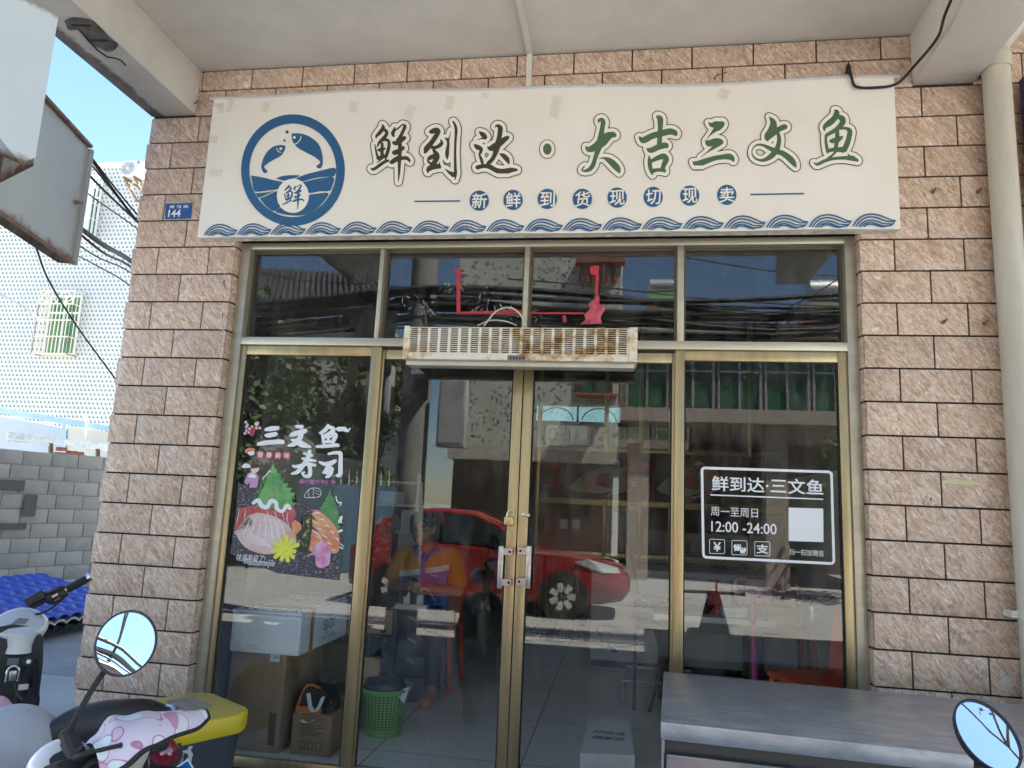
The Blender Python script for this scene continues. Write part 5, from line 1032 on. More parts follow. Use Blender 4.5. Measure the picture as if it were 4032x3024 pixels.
strokes_mesh([[(1600, 760, 26), (1640, 680, 30), (1630, 780, 14)], [(1590, 900, 30), (1640, 880, 40)], [(1610, 1120, 16), (1650, 1145, 18)], [(1560, 380, 14), (1570, 440, 16), (1600, 480, 18), (1635, 472, 20), (1618, 530, 12)], [(495, 150, 10), (510, 110, 14), (560, 60, 14), (590, 20, 20), (620, 25, 8)]], pm(3), 0, 6).build('ornament', M('sticker_white'), ps, fix=False)
strokes_mesh([[(1100, 380, 7), (1150, 300, 7), (1220, 265, 7), (1300, 270, 7), (1340, 310, 7), (1330, 370, 7), (1280, 400, 7), (1180, 405, 7), (1110, 400, 7), (1100, 380, 7)], [(1170, 290, 6), (1160, 350, 6), (1180, 400, 6)], [(1240, 270, 6), (1225, 330, 6), (1240, 395, 6)], [(1250, 300, 5), (1330, 320, 5)], [(1245, 340, 5), (1325, 360, 5)]], pm(3), 0, 5).build('sushi_line_drawing', M('sticker_white'), ps, fix=False)
pm3 = lambda k: pxmap(920, 1650, 4.809, YQ-.0004*k)
BR = [[[(610,200,60),(700,185,90),(820,165,95)], [(610,310,56),(660,310,86),(790,285,86)], [(470,475,66),(600,450,86),(900,430,86),(935,455,46)]],
      [[(1195,140,66),(1280,140,95)], [(1075,310,46),(1150,280,90),(1350,225,90)], [(1290,260,80),(1250,370,100),(1150,470,90),(1040,505,40)], [(1090,390,26),(1180,420,86),(1300,480,115),(1450,528,46)]],
      [[(1790,115,46),(1740,200,80),(1640,265,50)], [(1800,150,70),(1880,180,76),(1880,225,70),(1720,310,46)], [(1685,310,60),(1705,445,60)], [(1830,260,60),(1930,305,80),(1880,425,80)], [(1720,350,46),(1850,330,50)], [(1795,290,50),(1790,420,56)], [(1710,430,56),(1870,425,60)], [(1580,520,50),(1700,515,70),(1950,495,66),(1985,510,40)]],
      [[(1440,610,70),(1400,750,80),(1310,880,85),(1210,1000,76),(1100,1035,40)], [(1330,650,40),(1480,690,56)], [(1300,745,40),(1420,775,60),(1550,790,46)], [(1120,880,36),(1180,900,60),(1400,850,60),(1540,875,56)], [(1440,890,80),(1450,1000,80),(1430,1070,80),(1360,1085,60),(1295,1020,36),(1350,1005,24)]],
      [[(1800,660,46),(1950,635,70),(2030,670,85),(2025,860,90),(2015,1050,85),(1950,1070,46)], [(1625,815,40),(1720,850,76),(1830,840,95),(1920,795,70)], [(1810,860,90),(1760,980,105),(1700,1015,46)], [(1850,950,95),(1810,1060,90),(1750,1105,30)]]]
for s in BR: strokes_mesh(s, pm3(9), 0, 10).build('brush_character', M('sticker_white'), ps, fix=False)
strokes_mesh([[(1960,185,50),(2000,190,90),(2060,170,110),(2110,200,80),(2160,220,50),(2212,170,12)]], pm3(10), 0, 8).build('cloud', M('sticker_white'), ps, fix=False)
for ch, cx in zip('健康美味', (503, 670, 838, 1006)):
    d = disc('badge', 920+cx/4.809, 1650+(675+(cx-503)*.035)/4.809, 17, 18, YQ-.0004*3, 'badge_red', ps, 24)
    x, y = 920+cx/4.809, 1650+(675+(cx-503)*.035)/4.809; text_px('badge_character', ch, 'sticker_white', d, x-11, y-12, x+11, y+12, YQ-.0004*4, bold=.01)
text_px('slogan', '美味营养更健康', 'magenta_print', ps, 920+1240/4.809, 1650+1148/4.809, 920+1935/4.809, 1650+1240/4.809, YQ-.0004*4, bold=.02)
text_px('handwriting', '味道美极了!', 'sticker_white', ps, 929, 2183, 1045, 2212, YQ-.0004*5, shear=.25)
text_px('pinyin', 'Weidaomeijile', 'sticker_white', ps, 960, 2200, 1082, 2235, YQ-.0004*5, shear=.35)
mb = MB()
for c in ((230, 60), (260, 110), (240, 150), (300, 185), (240, 220), (215, 270), (290, 255), (420, 90), (455, 75), (440, 110), (350, 150), (430, 170), (495, 170)):
    for a in np.linspace(0, 2*math.pi, 6)[:-1]: mb.poly([pm3(9+random.random()*.5)(c[0]+17*math.cos(a)+14*math.cos(b), c[1]+17*math.sin(a)+14*math.sin(b)) for b in np.linspace(0, 6.28, 8)[:-1]])
mb.build('blossom', M('blossom_print'), ps, fix=False)
fill('lantern', [(330, 165), (370, 155), (408, 175), (400, 270), (370, 320), (325, 322), (303, 280), (315, 210)], 'badge_red', ps, pm3(11), True)
fill('rice_ball', [(260, 650), (300, 610), (370, 600), (398, 640), (370, 680), (310, 688)], 'sticker_white', ps, pm3(9), True); fill('prawn', [(205, 610), (250, 560), (320, 542), (385, 560), (405, 600), (350, 605), (290, 620), (235, 650)], 'salmon_print', ps, pm3(10), True)
fill('kimono', [(270, 1030), (330, 1010), (440, 1035), (475, 1120), (455, 1180), (445, 1300), (300, 1298), (300, 1190), (260, 1250), (195, 1200), (235, 1110)], 'lilac_print', ps, pm3(9), False)
fill('face', [(320, 930), (360, 885), (430, 880), (470, 910), (490, 930), (460, 990), (400, 1030), (340, 1015)], 'skin_print', ps, pm3(10), True); fill('hair', [(285, 960), (300, 890), (350, 850), (430, 840), (490, 870), (495, 920), (440, 880), (370, 890), (330, 940), (310, 990)], 'hair_print', ps, pm3(11), True)
for c, r, a0, a1 in (((240, 930), 90, math.pi*1.02, math.pi*1.95), ((350, 1120), 85, math.pi*1.1, math.pi*1.95)):
    tri(MB().poly([pm3(12)(*c)]+[pm3(12)(c[0]+r*math.cos(a), c[1]+r*math.sin(a)) for a in np.linspace(a0, a1, 12)])).build('fan', M('sticker_white'), ps, fix=False)
# ---------------------------------------------------------------- drainpipe, blue sign, odds and ends on the right wall
mat('pvc', (.58, .55, .47), .5, col2=(.45, .42, .35), scale=2.5, stretch=(2, 2, .4)); mat('scuffed_pvc', (.62, .60, .55), .5, var=.15, scale=5)
PXc, PYc = at(3952, 700, -.09).x, -.088
dp = thing('drainpipe', (PXc, PYc, 0), 'cream plastic drainpipe with an elbow running down beside the right pillar', 'drainpipe')
ztop = at(3925, 262, PYc).z
mb = MB(); mb.lathe([(.058, 0), (.058, ztop)], (PXc, PYc, 0), EZ, 24); mb.build('pipe', M('pvc'), dp, 40)
mb = MB(); mb.lathe([(.064, ztop-.02), (.066, ztop-.01), (.066, ztop+.05), (.061, ztop+.055)], (PXc, PYc, 0), EZ, 24); mb.tube(smooth_path([(PXc, PYc, ztop+.0551), (PXc+.0, PYc, ztop+.1), (PXc+.04, PYc-.01, ztop+.16), (PXc+.10, PYc-.02, ztop+.24)], 5), .061, 20); mb.tube([(PXc+.095, PYc-.019, ztop+.235), (PXc+.155, PYc-.03, ztop+.32)], .067, 20); mb.tube([(PXc+.15, PYc-.03, ztop+.31), (PXc+.3, PYc-.05, ztop+.52)], .06, 20); mb.build('elbow', M('pvc'), dp, 40)
for z in (at(4020, 2420, PYc).z,): mb = MB(); mb.lathe([(.0585, -.018), (.0605, -.016), (.0605, .016), (.0585, .018)], (PXc, PYc, z), EZ, 24, caps=False); mb.box(PXc-.085, PXc-.0606, PYc-.004, PYc+.07, z-.014, z+.014); mb.build('clip', M('scuffed_pvc'), dp, 40)
mat('purple_sign', (.035, .03, .13), .4)
q = at(4012, 320, -.06); o = MB().box(q.x, q.x+.9, -.10, -.06, 2.6, q.z).build('blue_sign_board', M('purple_sign')); tag(o, 'dark violet sign board just entering the picture behind the drainpipe', 'sign board')
mat('scrap_paper', (.72, .68, .58), .8); mat('scrap_yellow', (.62, .58, .36), .7); mat('scuff_white', (.62, .60, .58), .9)
sc_ = thing('paper_scrap', at(3455, 1090, -.0125), 'torn white paper scrap on the upper right pillar beside the window', 'paper scrap'); MB().prism([at(*q, -.0125) for q in ((3433, 1084), (3452, 1090), (3473, 1086), (3460, 1104), (3447, 1098))], (0, -.001, 0)).build('scrap', M('scrap_paper'), sc_)
o = MB().prism([at(*q, -.0125) for q in ((3710, 1893), (3758, 1884), (3775, 1902), (3830, 1892), (3860, 1904), (3855, 1912), (3790, 1908), (3708, 1903))], (0, -.001, 0)); o = tri(o).build('tape_remnant', M('scrap_yellow')); tag(o, 'strip of yellowed tape left across a tile of the right pillar', 'tape')
mb = MB()
for i in range(60):
    p = at(3958+random.gauss(0, 14), 2690+random.gauss(0, 20), -.0128-.00001*i); a = .9+random.gauss(0, .3); l = random.uniform(.006, .02); mb.poly([p+(EX*math.cos(a)+EZ*math.sin(a))*l+EX*.002, p+(EX*math.cos(a)+EZ*math.sin(a))*l-EX*.002, p-(EX*math.cos(a)+EZ*math.sin(a))*l-EX*.002, p-(EX*math.cos(a)+EZ*math.sin(a))*l+EX*.002])
tag(mb.build('paint_scuff', M('scuff_white'), None, fix=False), 'white scuffed paint patch low on the right pillar above the counter', 'paint mark')
mb = MB()
for px, py in ((3450, 1890), (3488, 1893), (3655, 1945), (3665, 1965), (3668, 2030)):
    for i in range(9):
        p = at(px+random.gauss(0, 6), py+random.gauss(0, 14), -.0128); l = random.uniform(.002, .008); mb.poly([p+EZ*l*1.6, p+EX*l*.5, p-EZ*l*1.2, p-EX*l*.5])
tag(mb.build('plaster_fleck', M('scuff_white'), None, fix=False), 'white flecks of old glue in the middle of the right pillar', 'glue marks', None, 'stuff')
mb = MB()
for px, py in ((880, 1105), (884, 1120), (878, 1240), (880, 1290)):
    for i in range(14):
        p = at(px+random.gauss(0, 4), py+random.gauss(0, 14), -.0128); l = random.uniform(.003, .010); mb.poly([p+EZ*l*2, p+EX*l*.4, p-EZ*l*1.5, p-EX*l*.4])
tag(mb.build('plaster_fleck', M('scuff_white'), None, fix=False), 'white streaks of glue high on the left pillar beside the window', 'glue marks', None, 'stuff')
for k, (px, py) in enumerate(((3672, 757), (3848, 757), (3713, 1270), (3873, 1275))):
    p = at(px, py, -.012); o = MB().lathe([(.009, 0), (.009, .006), (.006, .008), (.006, .03)], p, Vector((.15, -1, .25)), 10).build('anchor_bolt', M('rust_steel'), None, 40)
    tag(o, ('steel anchor bolt beside the sign, nearer to the sign of the upper pair', 'steel anchor bolt beside the drainpipe, right one of the upper pair', 'steel anchor bolt of the lower pair, nearer to the window', 'steel anchor bolt of the lower pair, nearer to the drainpipe')[k], 'bolt', 'anchor bolts in the right wall')
# dirt marks on the right pillar
mat('grime', (.05, .045, .04), .95)
# ---------------------------------------------------------------- stainless counter
def steel_mat():
    m, t, N, L, b = nodes('worn_steel'); tc = N.new('ShaderNodeTexCoord'); n = noise(N, L, mapped(N, L, tc.outputs['Object'], (3.0, 7.5, 6), (0, 0, R(18))), 2.6, 10, .66, .5); n2 = noise(N, L, mapped(N, L, tc.outputs['Object'], (3, 30, 30)), 8, 4)
    c = mixc(N, L, ramp(N, L, n, .32, .70), (.33, .355, .395), (.58, .61, .66)); L.new(c, b.inputs['Base Color']); b.inputs['Metallic'].default_value = .55
    r_ = N.new('ShaderNodeMapRange'); r_.inputs[3].default_value = .30; r_.inputs[4].default_value = .40; L.new(n, r_.inputs[0]); L.new(r_.outputs[0], b.inputs['Roughness'])
    bp = N.new('ShaderNodeBump'); bp.inputs['Strength'].default_value = .05; bp.inputs['Distance'].default_value = .005; L.new(n2, bp.inputs['Height']); L.new(bp.outputs[0], b.inputs['Normal']); return m
steel_mat(); mat('steel_front', (.28, .30, .335), .32, .9, var=.08, scale=3, stretch=(1, 1, 6)); mat('steel_dark', (.10, .10, .10), .5, .6)
zc_ = .9; c0 = atz(2586, 2641, zc_); c1 = atz(2601, 2842, zc_); cdir = (atz(4032, 2996, zc_)-c1).normalized(); cl_ = 2.1
cdep = c1-c0; cn = Vector((cdir.y, -cdir.x, 0)); dep = abs(cdep.dot(cn))
ct = thing('steel_counter', c1-EZ*zc_, 'worn stainless steel work counter with drawers standing before the right pane', 'counter')
cm = (c1+cdir*cl_/2-cn*dep/2)
mb = MB(); mb.obox(cm-EZ*.028, cdir*cl_/2, cn*dep/2, EZ*.028, .004); mb.build('counter_top', M('worn_steel'), ct, 30)
cb = cm-cn*.01
mb = MB(); mb.obox(cb-EZ*(.056+.35), cdir*(cl_/2-.012), cn*(dep/2-.03), EZ*.35); mb.build('carcass', M('steel_dark'), ct)
for a, b in ((.02, .44), (.47, 1.16), (1.19, 1.88)):
    f = MB(); ctr = c1+cdir*(a+b)/2-cn*.012; f.obox(ctr-EZ*(.10+.27), cdir*(b-a)/2, cn*.008, EZ*.27, .004); f.build('door_front', M('steel_front'), ct, 30)
mb = MB(); mb.obox(c1+cdir*.008-cn*dep/2-EZ*(.057+.36), cdir*.006, cn*(dep/2-.02), EZ*.36, .003); mb.build('side_panel', M('steel_front'), ct, 30)
# ---------------------------------------------------------------- yellow lidded waste bin
mat('bin_grey', (.035, .045, .06), .55, var=.15, scale=8); mat('bin_yellow', (.60, .46, .02), .4, var=.05, scale=5); mat('lid_top', (.52, .42, .10), .5, col2=(.46, .37, .10), scale=5); mat('cardboard_grey', (.28, .24, .20), .9, var=.2, scale=30)
BA = R(-32); bx, by, bh = -1.74, -.60, .655
bn = thing('waste_bin', (bx, by, 0), 'dark grey waste bin with a bright yellow lid beside the left door pane', 'waste bin')
def bring(hw, hd, r_, z, n=6):
    P = []
    for (sx2, sy2, a0) in ((1, 1, 0), (-1, 1, 90), (-1, -1, 180), (1, -1, 270)):
        for k in range(n+1):
            a = R(a0+90*k/n); u, v = sx2*(hw-r_)+r_*math.cos(a), sy2*(hd-r_)+r_*math.sin(a); P.append(Vector((bx+u*math.cos(BA)-v*math.sin(BA), by+u*math.sin(BA)+v*math.cos(BA), z)))
    return P
bb = MB().loft([bring(.145, .125, .05, .0), bring(.15, .13, .05, .02), bring(.185, .165, .06, bh)]).build('bin_body', M('bin_grey'), bn, 40)
lid = MB().loft([bring(.205, .185, .08, bh-.012), bring(.212, .192, .085, bh+.005), bring(.212, .192, .085, bh+.055), bring(.207, .187, .083, bh+.062)]).build('lid', M('bin_yellow'), bn, 40)
MB().loft([bring(.203, .183, .081, bh+.0623), bring(.195, .175, .078, bh+.066)]).build('lid_top', M('lid_top'), lid, 40)
u_, v_ = Vector((math.cos(BA), math.sin(BA), 0)), Vector((-math.sin(BA), math.cos(BA), 0))
MB().obox(Vector((bx, by, bh+.0695))+v_*.03-u_*.03, u_*.085, v_*.055, EZ*.003, .002).build('cardboard_patch', M('cardboard_grey'), lid)
# tidy-man pictogram on the face that looks at the viewer
fo = Vector((bx, by, 0))-v_*.1555; slope = (.165-.13)/(bh-.02)
def bpt(t, z): return Vector((bx, by, 0))+u_*(.15+.0551*(z-.02)+.0015)+v_*t+EZ*z
def pict(u, v): return bpt(-.072+(u-1255)/1000*.235, .588-(v-1200)/1000*.235)
strokes_mesh([[(1310,1050,74),(1313,1050,74)], [(1140,1080,10),(1290,1105,70)], [(1300,1110,60),(1340,1180,76)], [(1330,1220,70),(1330,1390,60)], [(1290,1220,40),(1270,1390,44)]], pict, 0, 8).build('pictogram', M('scuff_white'), bb, fix=False)
strokes_mesh([[(1120+k*32, 1200, 9), (1140+k*18, 1385, 9)] for k in range(4)]+[[(1115, 1200+q*45, 8), (1225-q*8, 1200+q*45, 8)] for q in range(5)]+[[(1120,1120,10),(1160,1150,10),(1215,1130,10),(1190,1180,10),(1120,1170,10),(1120,1120,10)]], pict, 0, 4).build('pictogram', M('scuff_white'), bb, fix=False)
# ---------------------------------------------------------------- inside the shop
mat('carton', (.30, .20, .115), .85, var=.1, scale=4, bump=.1, bscale=30); mat('carton_dark', (.10, .075, .05), .85); mat('foam_white', (.78, .80, .82), .8, var=.03, scale=20, bump=.25, bscale=140); mat('tape_brown', (.42, .15, .04), .3); mat('ink_grey', (.16, .17, .18), .7); mat('label_white', (.74, .74, .74), .5)
y1 = .34; a, b = at(905, 2640, y1), at(1122, 2660, y1); bz = at(1010, 2567, y1).z
ctn = thing('large_carton', ((a.x+b.x)/2, y1+.2, FL), 'tall plain brown carton standing behind the left pane under the foam box', 'carton')
cb_ = MB().box(a.x, b.x, y1, y1+.50, FL+.001, bz, .004).build('carton_body', M('carton'), ctn, 30)
MB().box(a.x+.25, a.x+.29, y1-.0008, y1-.0002, FL+.04, FL+.2).build('stain', M('carton_dark'), cb_)
p0, p1 = at(1064, 2604, y1-.001), at(1103, 2573, y1-.001); lb = MB().box(p0.x, p1.x, y1-.0012, y1-.0003, p0.z, p1.z).build('price_label', M('label_white'), cb_)
text_on('price', '220', 'ink_grey', lb, Vector(((p0.x+p1.x)/2+.003, y1-.0018, (p0.z+p1.z)/2)), EX, EZ, (p1.x-p0.x)*.5, bold=.02)
y1 = .30; a, b = at(908, 2500, y1), at(1182, 2500, y1); zt_ = at(1050, 2405, y1).z; zl_ = at(1050, 2420, y1).z
fb = thing('foam_box', ((a.x+b.x)/2, y1+.25, bz+.002), 'white foam fish box with orange tape on top of the tall carton', 'foam box')
fm = MB(); fm.box(a.x, b.x, y1, y1+.82, bz+.002, zl_, .008); fm.box(a.x+.02, b.x-.02, y1-.002, y1-.0001, bz+.05, zl_-.02); 
body = fm.build('box_body', M('foam_white'), fb, 30)
lid = MB().box(a.x-.004, b.x+.004, y1-.004, y1+.824, zl_+.0005, zt_, .006).build('lid', M('foam_white'), fb, 30)
mb = MB()
for i in range(7):
    for j in range(14): mb.lathe([(.014, 0), (.012, .006)], (a.x+.03+i*(b.x-a.x-.06)/6, y1+.03+j*.058, zt_), EZ, 10)
mb.build('lid_stud', M('foam_white'), lid, 40)
for yy in (y1+.12, y1+.66):
    mb = MB(); mb.box(b.x+.0045, b.x+.0055, yy, yy+.04, bz+.01, zt_-.001); mb.box(a.x, b.x+.0055, yy, yy+.04, zt_+.0065, zt_+.0072); mb.build('tape_band', M('tape_brown'), fb)
text_on('lettering', 'sjór', 'ink_grey', body, Vector((b.x+.0012, y1+.40, (bz+zl_)/2+.01)), Vector((0, 1, 0)), EZ, .19)
text_on('lettering', 'Salmon for Sushi', 'ink_grey', body, Vector((b.x+.0012, y1+.40, (bz+zl_)/2-.055)), Vector((0, 1, 0)), EZ, .2)
y1 = .36; a, b = at(1148, 2880, y1), at(1305, 2880, y1); zt_ = at(1210, 2812, y1).z
sc2 = thing('small_carton', ((a.x+b.x)/2, y1+.13, FL), 'small brown carton printed with handling marks, left of the green basket', 'carton')
c_ = MB().box(a.x, b.x, y1, y1+.26, FL+.001, zt_, .003).build('carton_body', M('carton'), sc2, 30)
mb = MB()
for i in range(3):
    x = a.x+.05+i*.045; mb.box(x, x+.03, y1-.0008, y1-.0002, FL+.03, FL+.034); mb.box(x, x+.03, y1-.0008, y1-.0002, FL+.066, FL+.07); mb.box(x, x+.003, y1-.0008, y1-.0002, FL+.0341, FL+.0659); mb.box(x+.027, x+.03, y1-.0008, y1-.0002, FL+.0341, FL+.0659)
for i in range(9): mb.box(a.x+.05, a.x+.05+random.uniform(.08, .13), y1-.0008, y1-.0002, FL+.10+i*.012, FL+.104+i*.012)
mb.build('printed_marks', M('carton_dark'), c_)
mat('orange_cloth', (.62, .17, .03), .8); mat('black_cloth', (.03, .03, .032), .85); mat('webbing', (.62, .64, .68), .7)
tb = thing('tote_bag', ((a.x+b.x)/2, y1+.13, zt_), 'black and orange shopping bag with white handles lying on the small carton', 'bag')
q = Vector(((a.x+b.x)/2-.01, y1+.10, zt_+.001))
mb = MB(); mb.loft([[q+Vector((x*s, y*.07, z)) for x, y in ((-.09, -1), (-.03, -1.1), (.03, -1.1), (.09, -1), (.09, 1), (-.09, 1))] for s, z in ((1, 0), (1.02, .04), (.9, .09), (.55, .12))]); mb.build('bag_body', M('black_cloth'), tb, 50)
mb = MB(); mb.box(q.x-.095, q.x+.05, q.y-.085, q.y-.078, q.z+.0, q.z+.03); mb.tube(smooth_path([q+Vector((-.09, -.07, .03)), q+Vector((-.05, -.06, .13)), q+Vector((.03, -.05, .11)), q+Vector((.09, -.06, .05))], 5), .008, 6); mb.build('orange_trim', M('orange_cloth'), tb)
for o_ in (0, 1):
    mb = MB(); P_ = smooth_path([q+Vector((-.03, -.088, .10)), q+Vector((-.005, -.098, .03)), q+Vector((.02, -.10, .015)), q+Vector((.04, -.098, .04)), q+Vector((.055, -.088, .09))], 6) if o_ == 0 else smooth_path([q+Vector((-.07, -.09, .0)), q+Vector((-.05, -.10, -.03)), q+Vector((-.02, -.105, -.042)), q+Vector((.015, -.10, -.028)), q+Vector((.03, -.09, .0))], 6)
    vs = [Vector(p)+EX*s*.011+EZ*s*.003 for p in P_ for s in (-1, 1)]; mb.add(vs, [(2*i, 2*i+1, 2*i+3, 2*i+2) for i in range(len(P_)-1)]); mb.build('handle', M('webbing'), tb, fix=False)
y1 = .85; a = at(1392, 2800, y1); o3 = thing('back_carton', (a.x, y1+.2, FL), 'low brown carton half hidden behind the green basket', 'carton'); MB().box(a.x-.22, at(1432, 2800, y1).x, y1, y1+.3, FL+.001, at(1410, 2745, y1).z, .003).build('carton_body', M('carton'), o3, 30)
# green perforated basket with black bag
mat('green_plastic', (.17, .42, .06), .4, var=.06, scale=8); mat('black_bag', (.02, .02, .022), .25, bump=.6, bscale=18); mat('tissue', (.72, .72, .74), .9); mat('kraft', (.42, .28, .16), .85, var=.1, scale=10)
q = at(1508, 2850, .83); top_z = at(1508, 2700, .83).z; q = Vector((q.x, .83, FL+.001)); H_ = top_z-FL
gb_ = thing('green_basket', q, 'bright green perforated waste basket with a black liner behind the left door', 'waste basket')
def basket(r0, r1, z0, z1, nz, na, hole):
    mb = MB(); rs = lambda t: r0+(r1-r0)*t
    for j in range(nz):
        for i in range(na):
            t0, t1 = z0+(z1-z0)*j/nz, z0+(z1-z0)*(j+1)/nz; a0, a1 = 2*math.pi*i/na, 2*math.pi*(i+1)/na; am, tm = (a0+a1)/2, (t0+t1)/2
            P = lambda a, t: q+Vector((math.cos(a)*rs(t), math.sin(a)*rs(t), t*H_))
            out = [P(a0, t0), P(am, t0), P(a1, t0), P(a1, tm), P(a1, t1), P(am, t1), P(a0, t1), P(a0, tm)]
            inn = [P(am+math.cos(s)*(a1-a0)*.34, tm+math.sin(s)*(t1-t0)*.34) for s in (math.pi*1.25, math.pi*1.5, math.pi*1.75, 0, math.pi*.25, math.pi*.5, math.pi*.75, math.pi)]
            mb.add(out+inn, [(k, (k+1) % 8, 8+(k+1) % 8, 8+k) for k in range(8)])
    return mb
mb = basket(.105, .142, .16, .90, 13, 36, 1)
for t0, t1 in ((0, .16), (.90, .97)): mb.lathe([(.105+.037*t0, t0*H_), (.105+.037*t1, t1*H_)], q, EZ, 36, caps=(t0 == 0))
mb.tube([q+Vector((math.cos(s)*.147, math.sin(s)*.147, .975*H_)) for s in np.linspace(0, 2*math.pi, 36, endpoint=False)], .008, 6, close=True)
mb.build('basket', M('green_plastic'), gb_, 40, fix=False)
MB().lathe([(.095, .02), (.130, H_*.93)], q, EZ, 30).build('liner', M('black_bag'), gb_, 40)
bg_ = thing('rubbish_bag', q+EZ*H_*.94, 'crumpled black rubbish bag bulging out of the green basket', 'bag')
mb = MB(); mb.ell(q+EZ*H_*.97, .128, .128, .07, 24, 14); mb.v = [tuple(Vector(v)+Vector((random.gauss(0, .006), random.gauss(0, .006), random.gauss(0, .007)))) for v in mb.v]; mb.build('bag', M('black_bag'), bg_, 60)
mb = MB(); p = q+Vector((.11, -.06, H_*1.0)); mb.add([p, p+Vector((.05, .01, .02)), p+Vector((.03, -.02, -.07)), p+Vector((-.02, -.01, -.02))], [(0, 1, 2), (0, 2, 3)]); o = mb.build('tissue', M('tissue'), None, fix=False); tag(o, 'crumpled white tissue on the rim of the green basket', 'tissue')
mb = MB(); p = q+Vector((-.10, .02, H_*.99)); mb.loft([[p+Vector((x, y, z)) for x, y in ((-.05, -.02), (.05, -.02), (.05, .02), (-.05, .02))] for z in (0, .08, .15)]); o = mb.build('paper_bag', M('kraft')); tag(o, 'brown paper bag standing at the back of the green basket', 'paper bag')
# drawer cabinets and what stands on them
mat('navy_plastic', (.028, .034, .05), .35, var=.1, scale=5); mat('drawer_handle', (.42, .43, .45), .3, .6); mat('white_plastic', (.74, .74, .72), .4); mat('black_plastic', (.02, .02, .022), .4)
y1 = 1.50; xd0, xd1, xd2 = at(1452, 2560, y1).x, at(1556, 2560, y1).x, at(1685, 2560, y1).x; zd = at(1560, 2402, y1).z
for i, (x0, x1, lab) in enumerate(((xd0, xd1-.004, 'dark blue plastic drawer tower, the left one of the two before the seated man'), (xd1+.002, xd2, 'dark blue plastic drawer tower with the power strip on top'))):
    t = thing('drawer_tower', ((x0+x1)/2, y1+.2, FL), lab, 'drawer unit', 'drawer towers'); MB().box(x0, x1, y1, y1+.40, FL+.001, zd, .008).build('cabinet', M('navy_plastic'), t, 30)
    for j in range(4):
        z0 = FL+.03+j*(zd-FL-.04)/4; d = MB().box(x0+.012, x1-.012, y1-.012, y1-.0005, z0, z0+(zd-FL-.04)/4-.012, .004).build('drawer', M('navy_plastic'), t, 30)
        MB().bar(((x0+x1)/2-.03, y1-.016, z0+.11), ((x0+x1)/2+.03, y1-.016, z0+.085), .006, .016).build('handle', M('drawer_handle'), d)
p = Vector(((xd1+xd2)/2-.05, y1+.06, zd+.001)); t = thing('power_strip', p, 'white power strip with two white chargers on the right drawer tower', 'power strip')
MB().box(p.x-.10, p.x+.13, p.y-.03, p.y+.03, p.z, p.z+.035, .004).build('strip', M('white_plastic'), t, 30)
for x in (-.02, .075):
    o = thing('phone_charger', p+EX*x+EZ*.0355, 'white phone charger plugged into the strip, '+('left' if x < 0 else 'right')+' one of two', 'charger'); MB().box(p.x+x-.025, p.x+x+.02, p.y-.018, p.y+.018, p.z+.0356, p.z+.0356+(.085 if x < 0 else .07), .006).build('plug', M('white_plastic'), o, 30)
    MB().tube(smooth_path([p+Vector((x, 0, .12)), p+Vector((x+.01, .0, .15)), p+Vector((x+.05, .02, .13)), p+Vector((x+.08, .08, .06))], 5), .003, 5).build('lead', M('white_plastic'), o, 60)
o = MB().tube(smooth_path([p+Vector((-.10, -.01, .015)), p+Vector((-.16, -.06, -.03)), p+Vector((-.3, -.2, -.12)), p+Vector((-.55, -.35, -.22))], 6), .005, 6).build('power_lead', M('cream_plastic'), None, 60); tag(o, 'pale power lead running from the power strip down to the left', 'cable')
o = MB().lathe([(.05, 0), (.062, .12), (.058, .125)], (xd0+.22, y1+.1, zd+.001), EZ, 20).build('black_tub', M('black_plastic'), None, 40); tag(o, 'round black plastic tub on the left drawer tower', 'tub')
o = MB().box(xd0-.02, xd0+.16, y1-.03, y1-.02, zd-.16, zd+.0, .002).build('paper_sheet', M('kraft')); tag(o, 'plain brown sheet of paper taped to the left drawer tower', 'paper')
# shelf with appliances behind the man
mat('fridge_white', (.56, .58, .60), .4, var=.04, scale=3); mat('red_pack', (.42, .03, .03), .35, col2=(.60, .30, .22), scale=18, lo=.5, hi=.6)
y1 = 3.0; t = thing('shelf_unit', at(1560, 2300, y1), 'white wire shelf unit with boxes behind the seated man', 'shelf')
for py in (1895, 1985, 2090, 2200):
    z = at(1560, py, y1).z; MB().box(at(1470, 2100, y1).x, at(1640, 2100, y1).x, y1, y1+.35, z-.02, z).build('shelf_board', M('white_plastic'), t)
mb = MB()
for px in (1472, 1638): x = at(px, 2100, y1).x; mb.box(x-.012, x+.012, y1+.0005-.03, y1-.0005, FL+.001, at(1560, 1860, y1).z)
mb.build('upright', M('white_plastic'), t)
for k, (px0, px1, pyb, pyt, m_2, lab) in enumerate(((1560, 1640, 2200, 2100, 'fridge_white', 'white appliance on the shelf behind the man, beside the red packet'), (1575, 1635, 2090, 2010, 'fridge_white', 'white box on the upper shelf behind the man'), (1490, 1560, 1985, 1935, 'label_white', 'stack of white trays on the shelf at head height'))):
    p, q = at(px0, pyb, y1+.03), at(px1, pyt, y1+.03); zb_ = at(1560, pyb, y1).z+.001; o = MB().box(p.x, q.x, y1+.03, y1+.3, zb_, max(zb_+.05, q.z), .008).build('shelf_box', M(m_2), None, 30); tag(o, lab, 'box')
p, q = at(1455, 2220, 2.2), at(1550, 2035, 2.2); o = MB().loft([[Vector((x, y, z)) for x, y in ((p.x, 2.2), (q.x, 2.2), (q.x, 2.32), (p.x, 2.32))] for z in (p.z, (p.z+q.z)/2)]+[[Vector((x, y, q.z)) for x, y in ((p.x+.03, 2.25), (q.x-.03, 2.25), (q.x-.03, 2.28), (p.x+.03, 2.28))]]).build('red_packet', M('red_pack')); tag(o, 'glossy red and white snack packet hanging left of the seated man', 'packet')
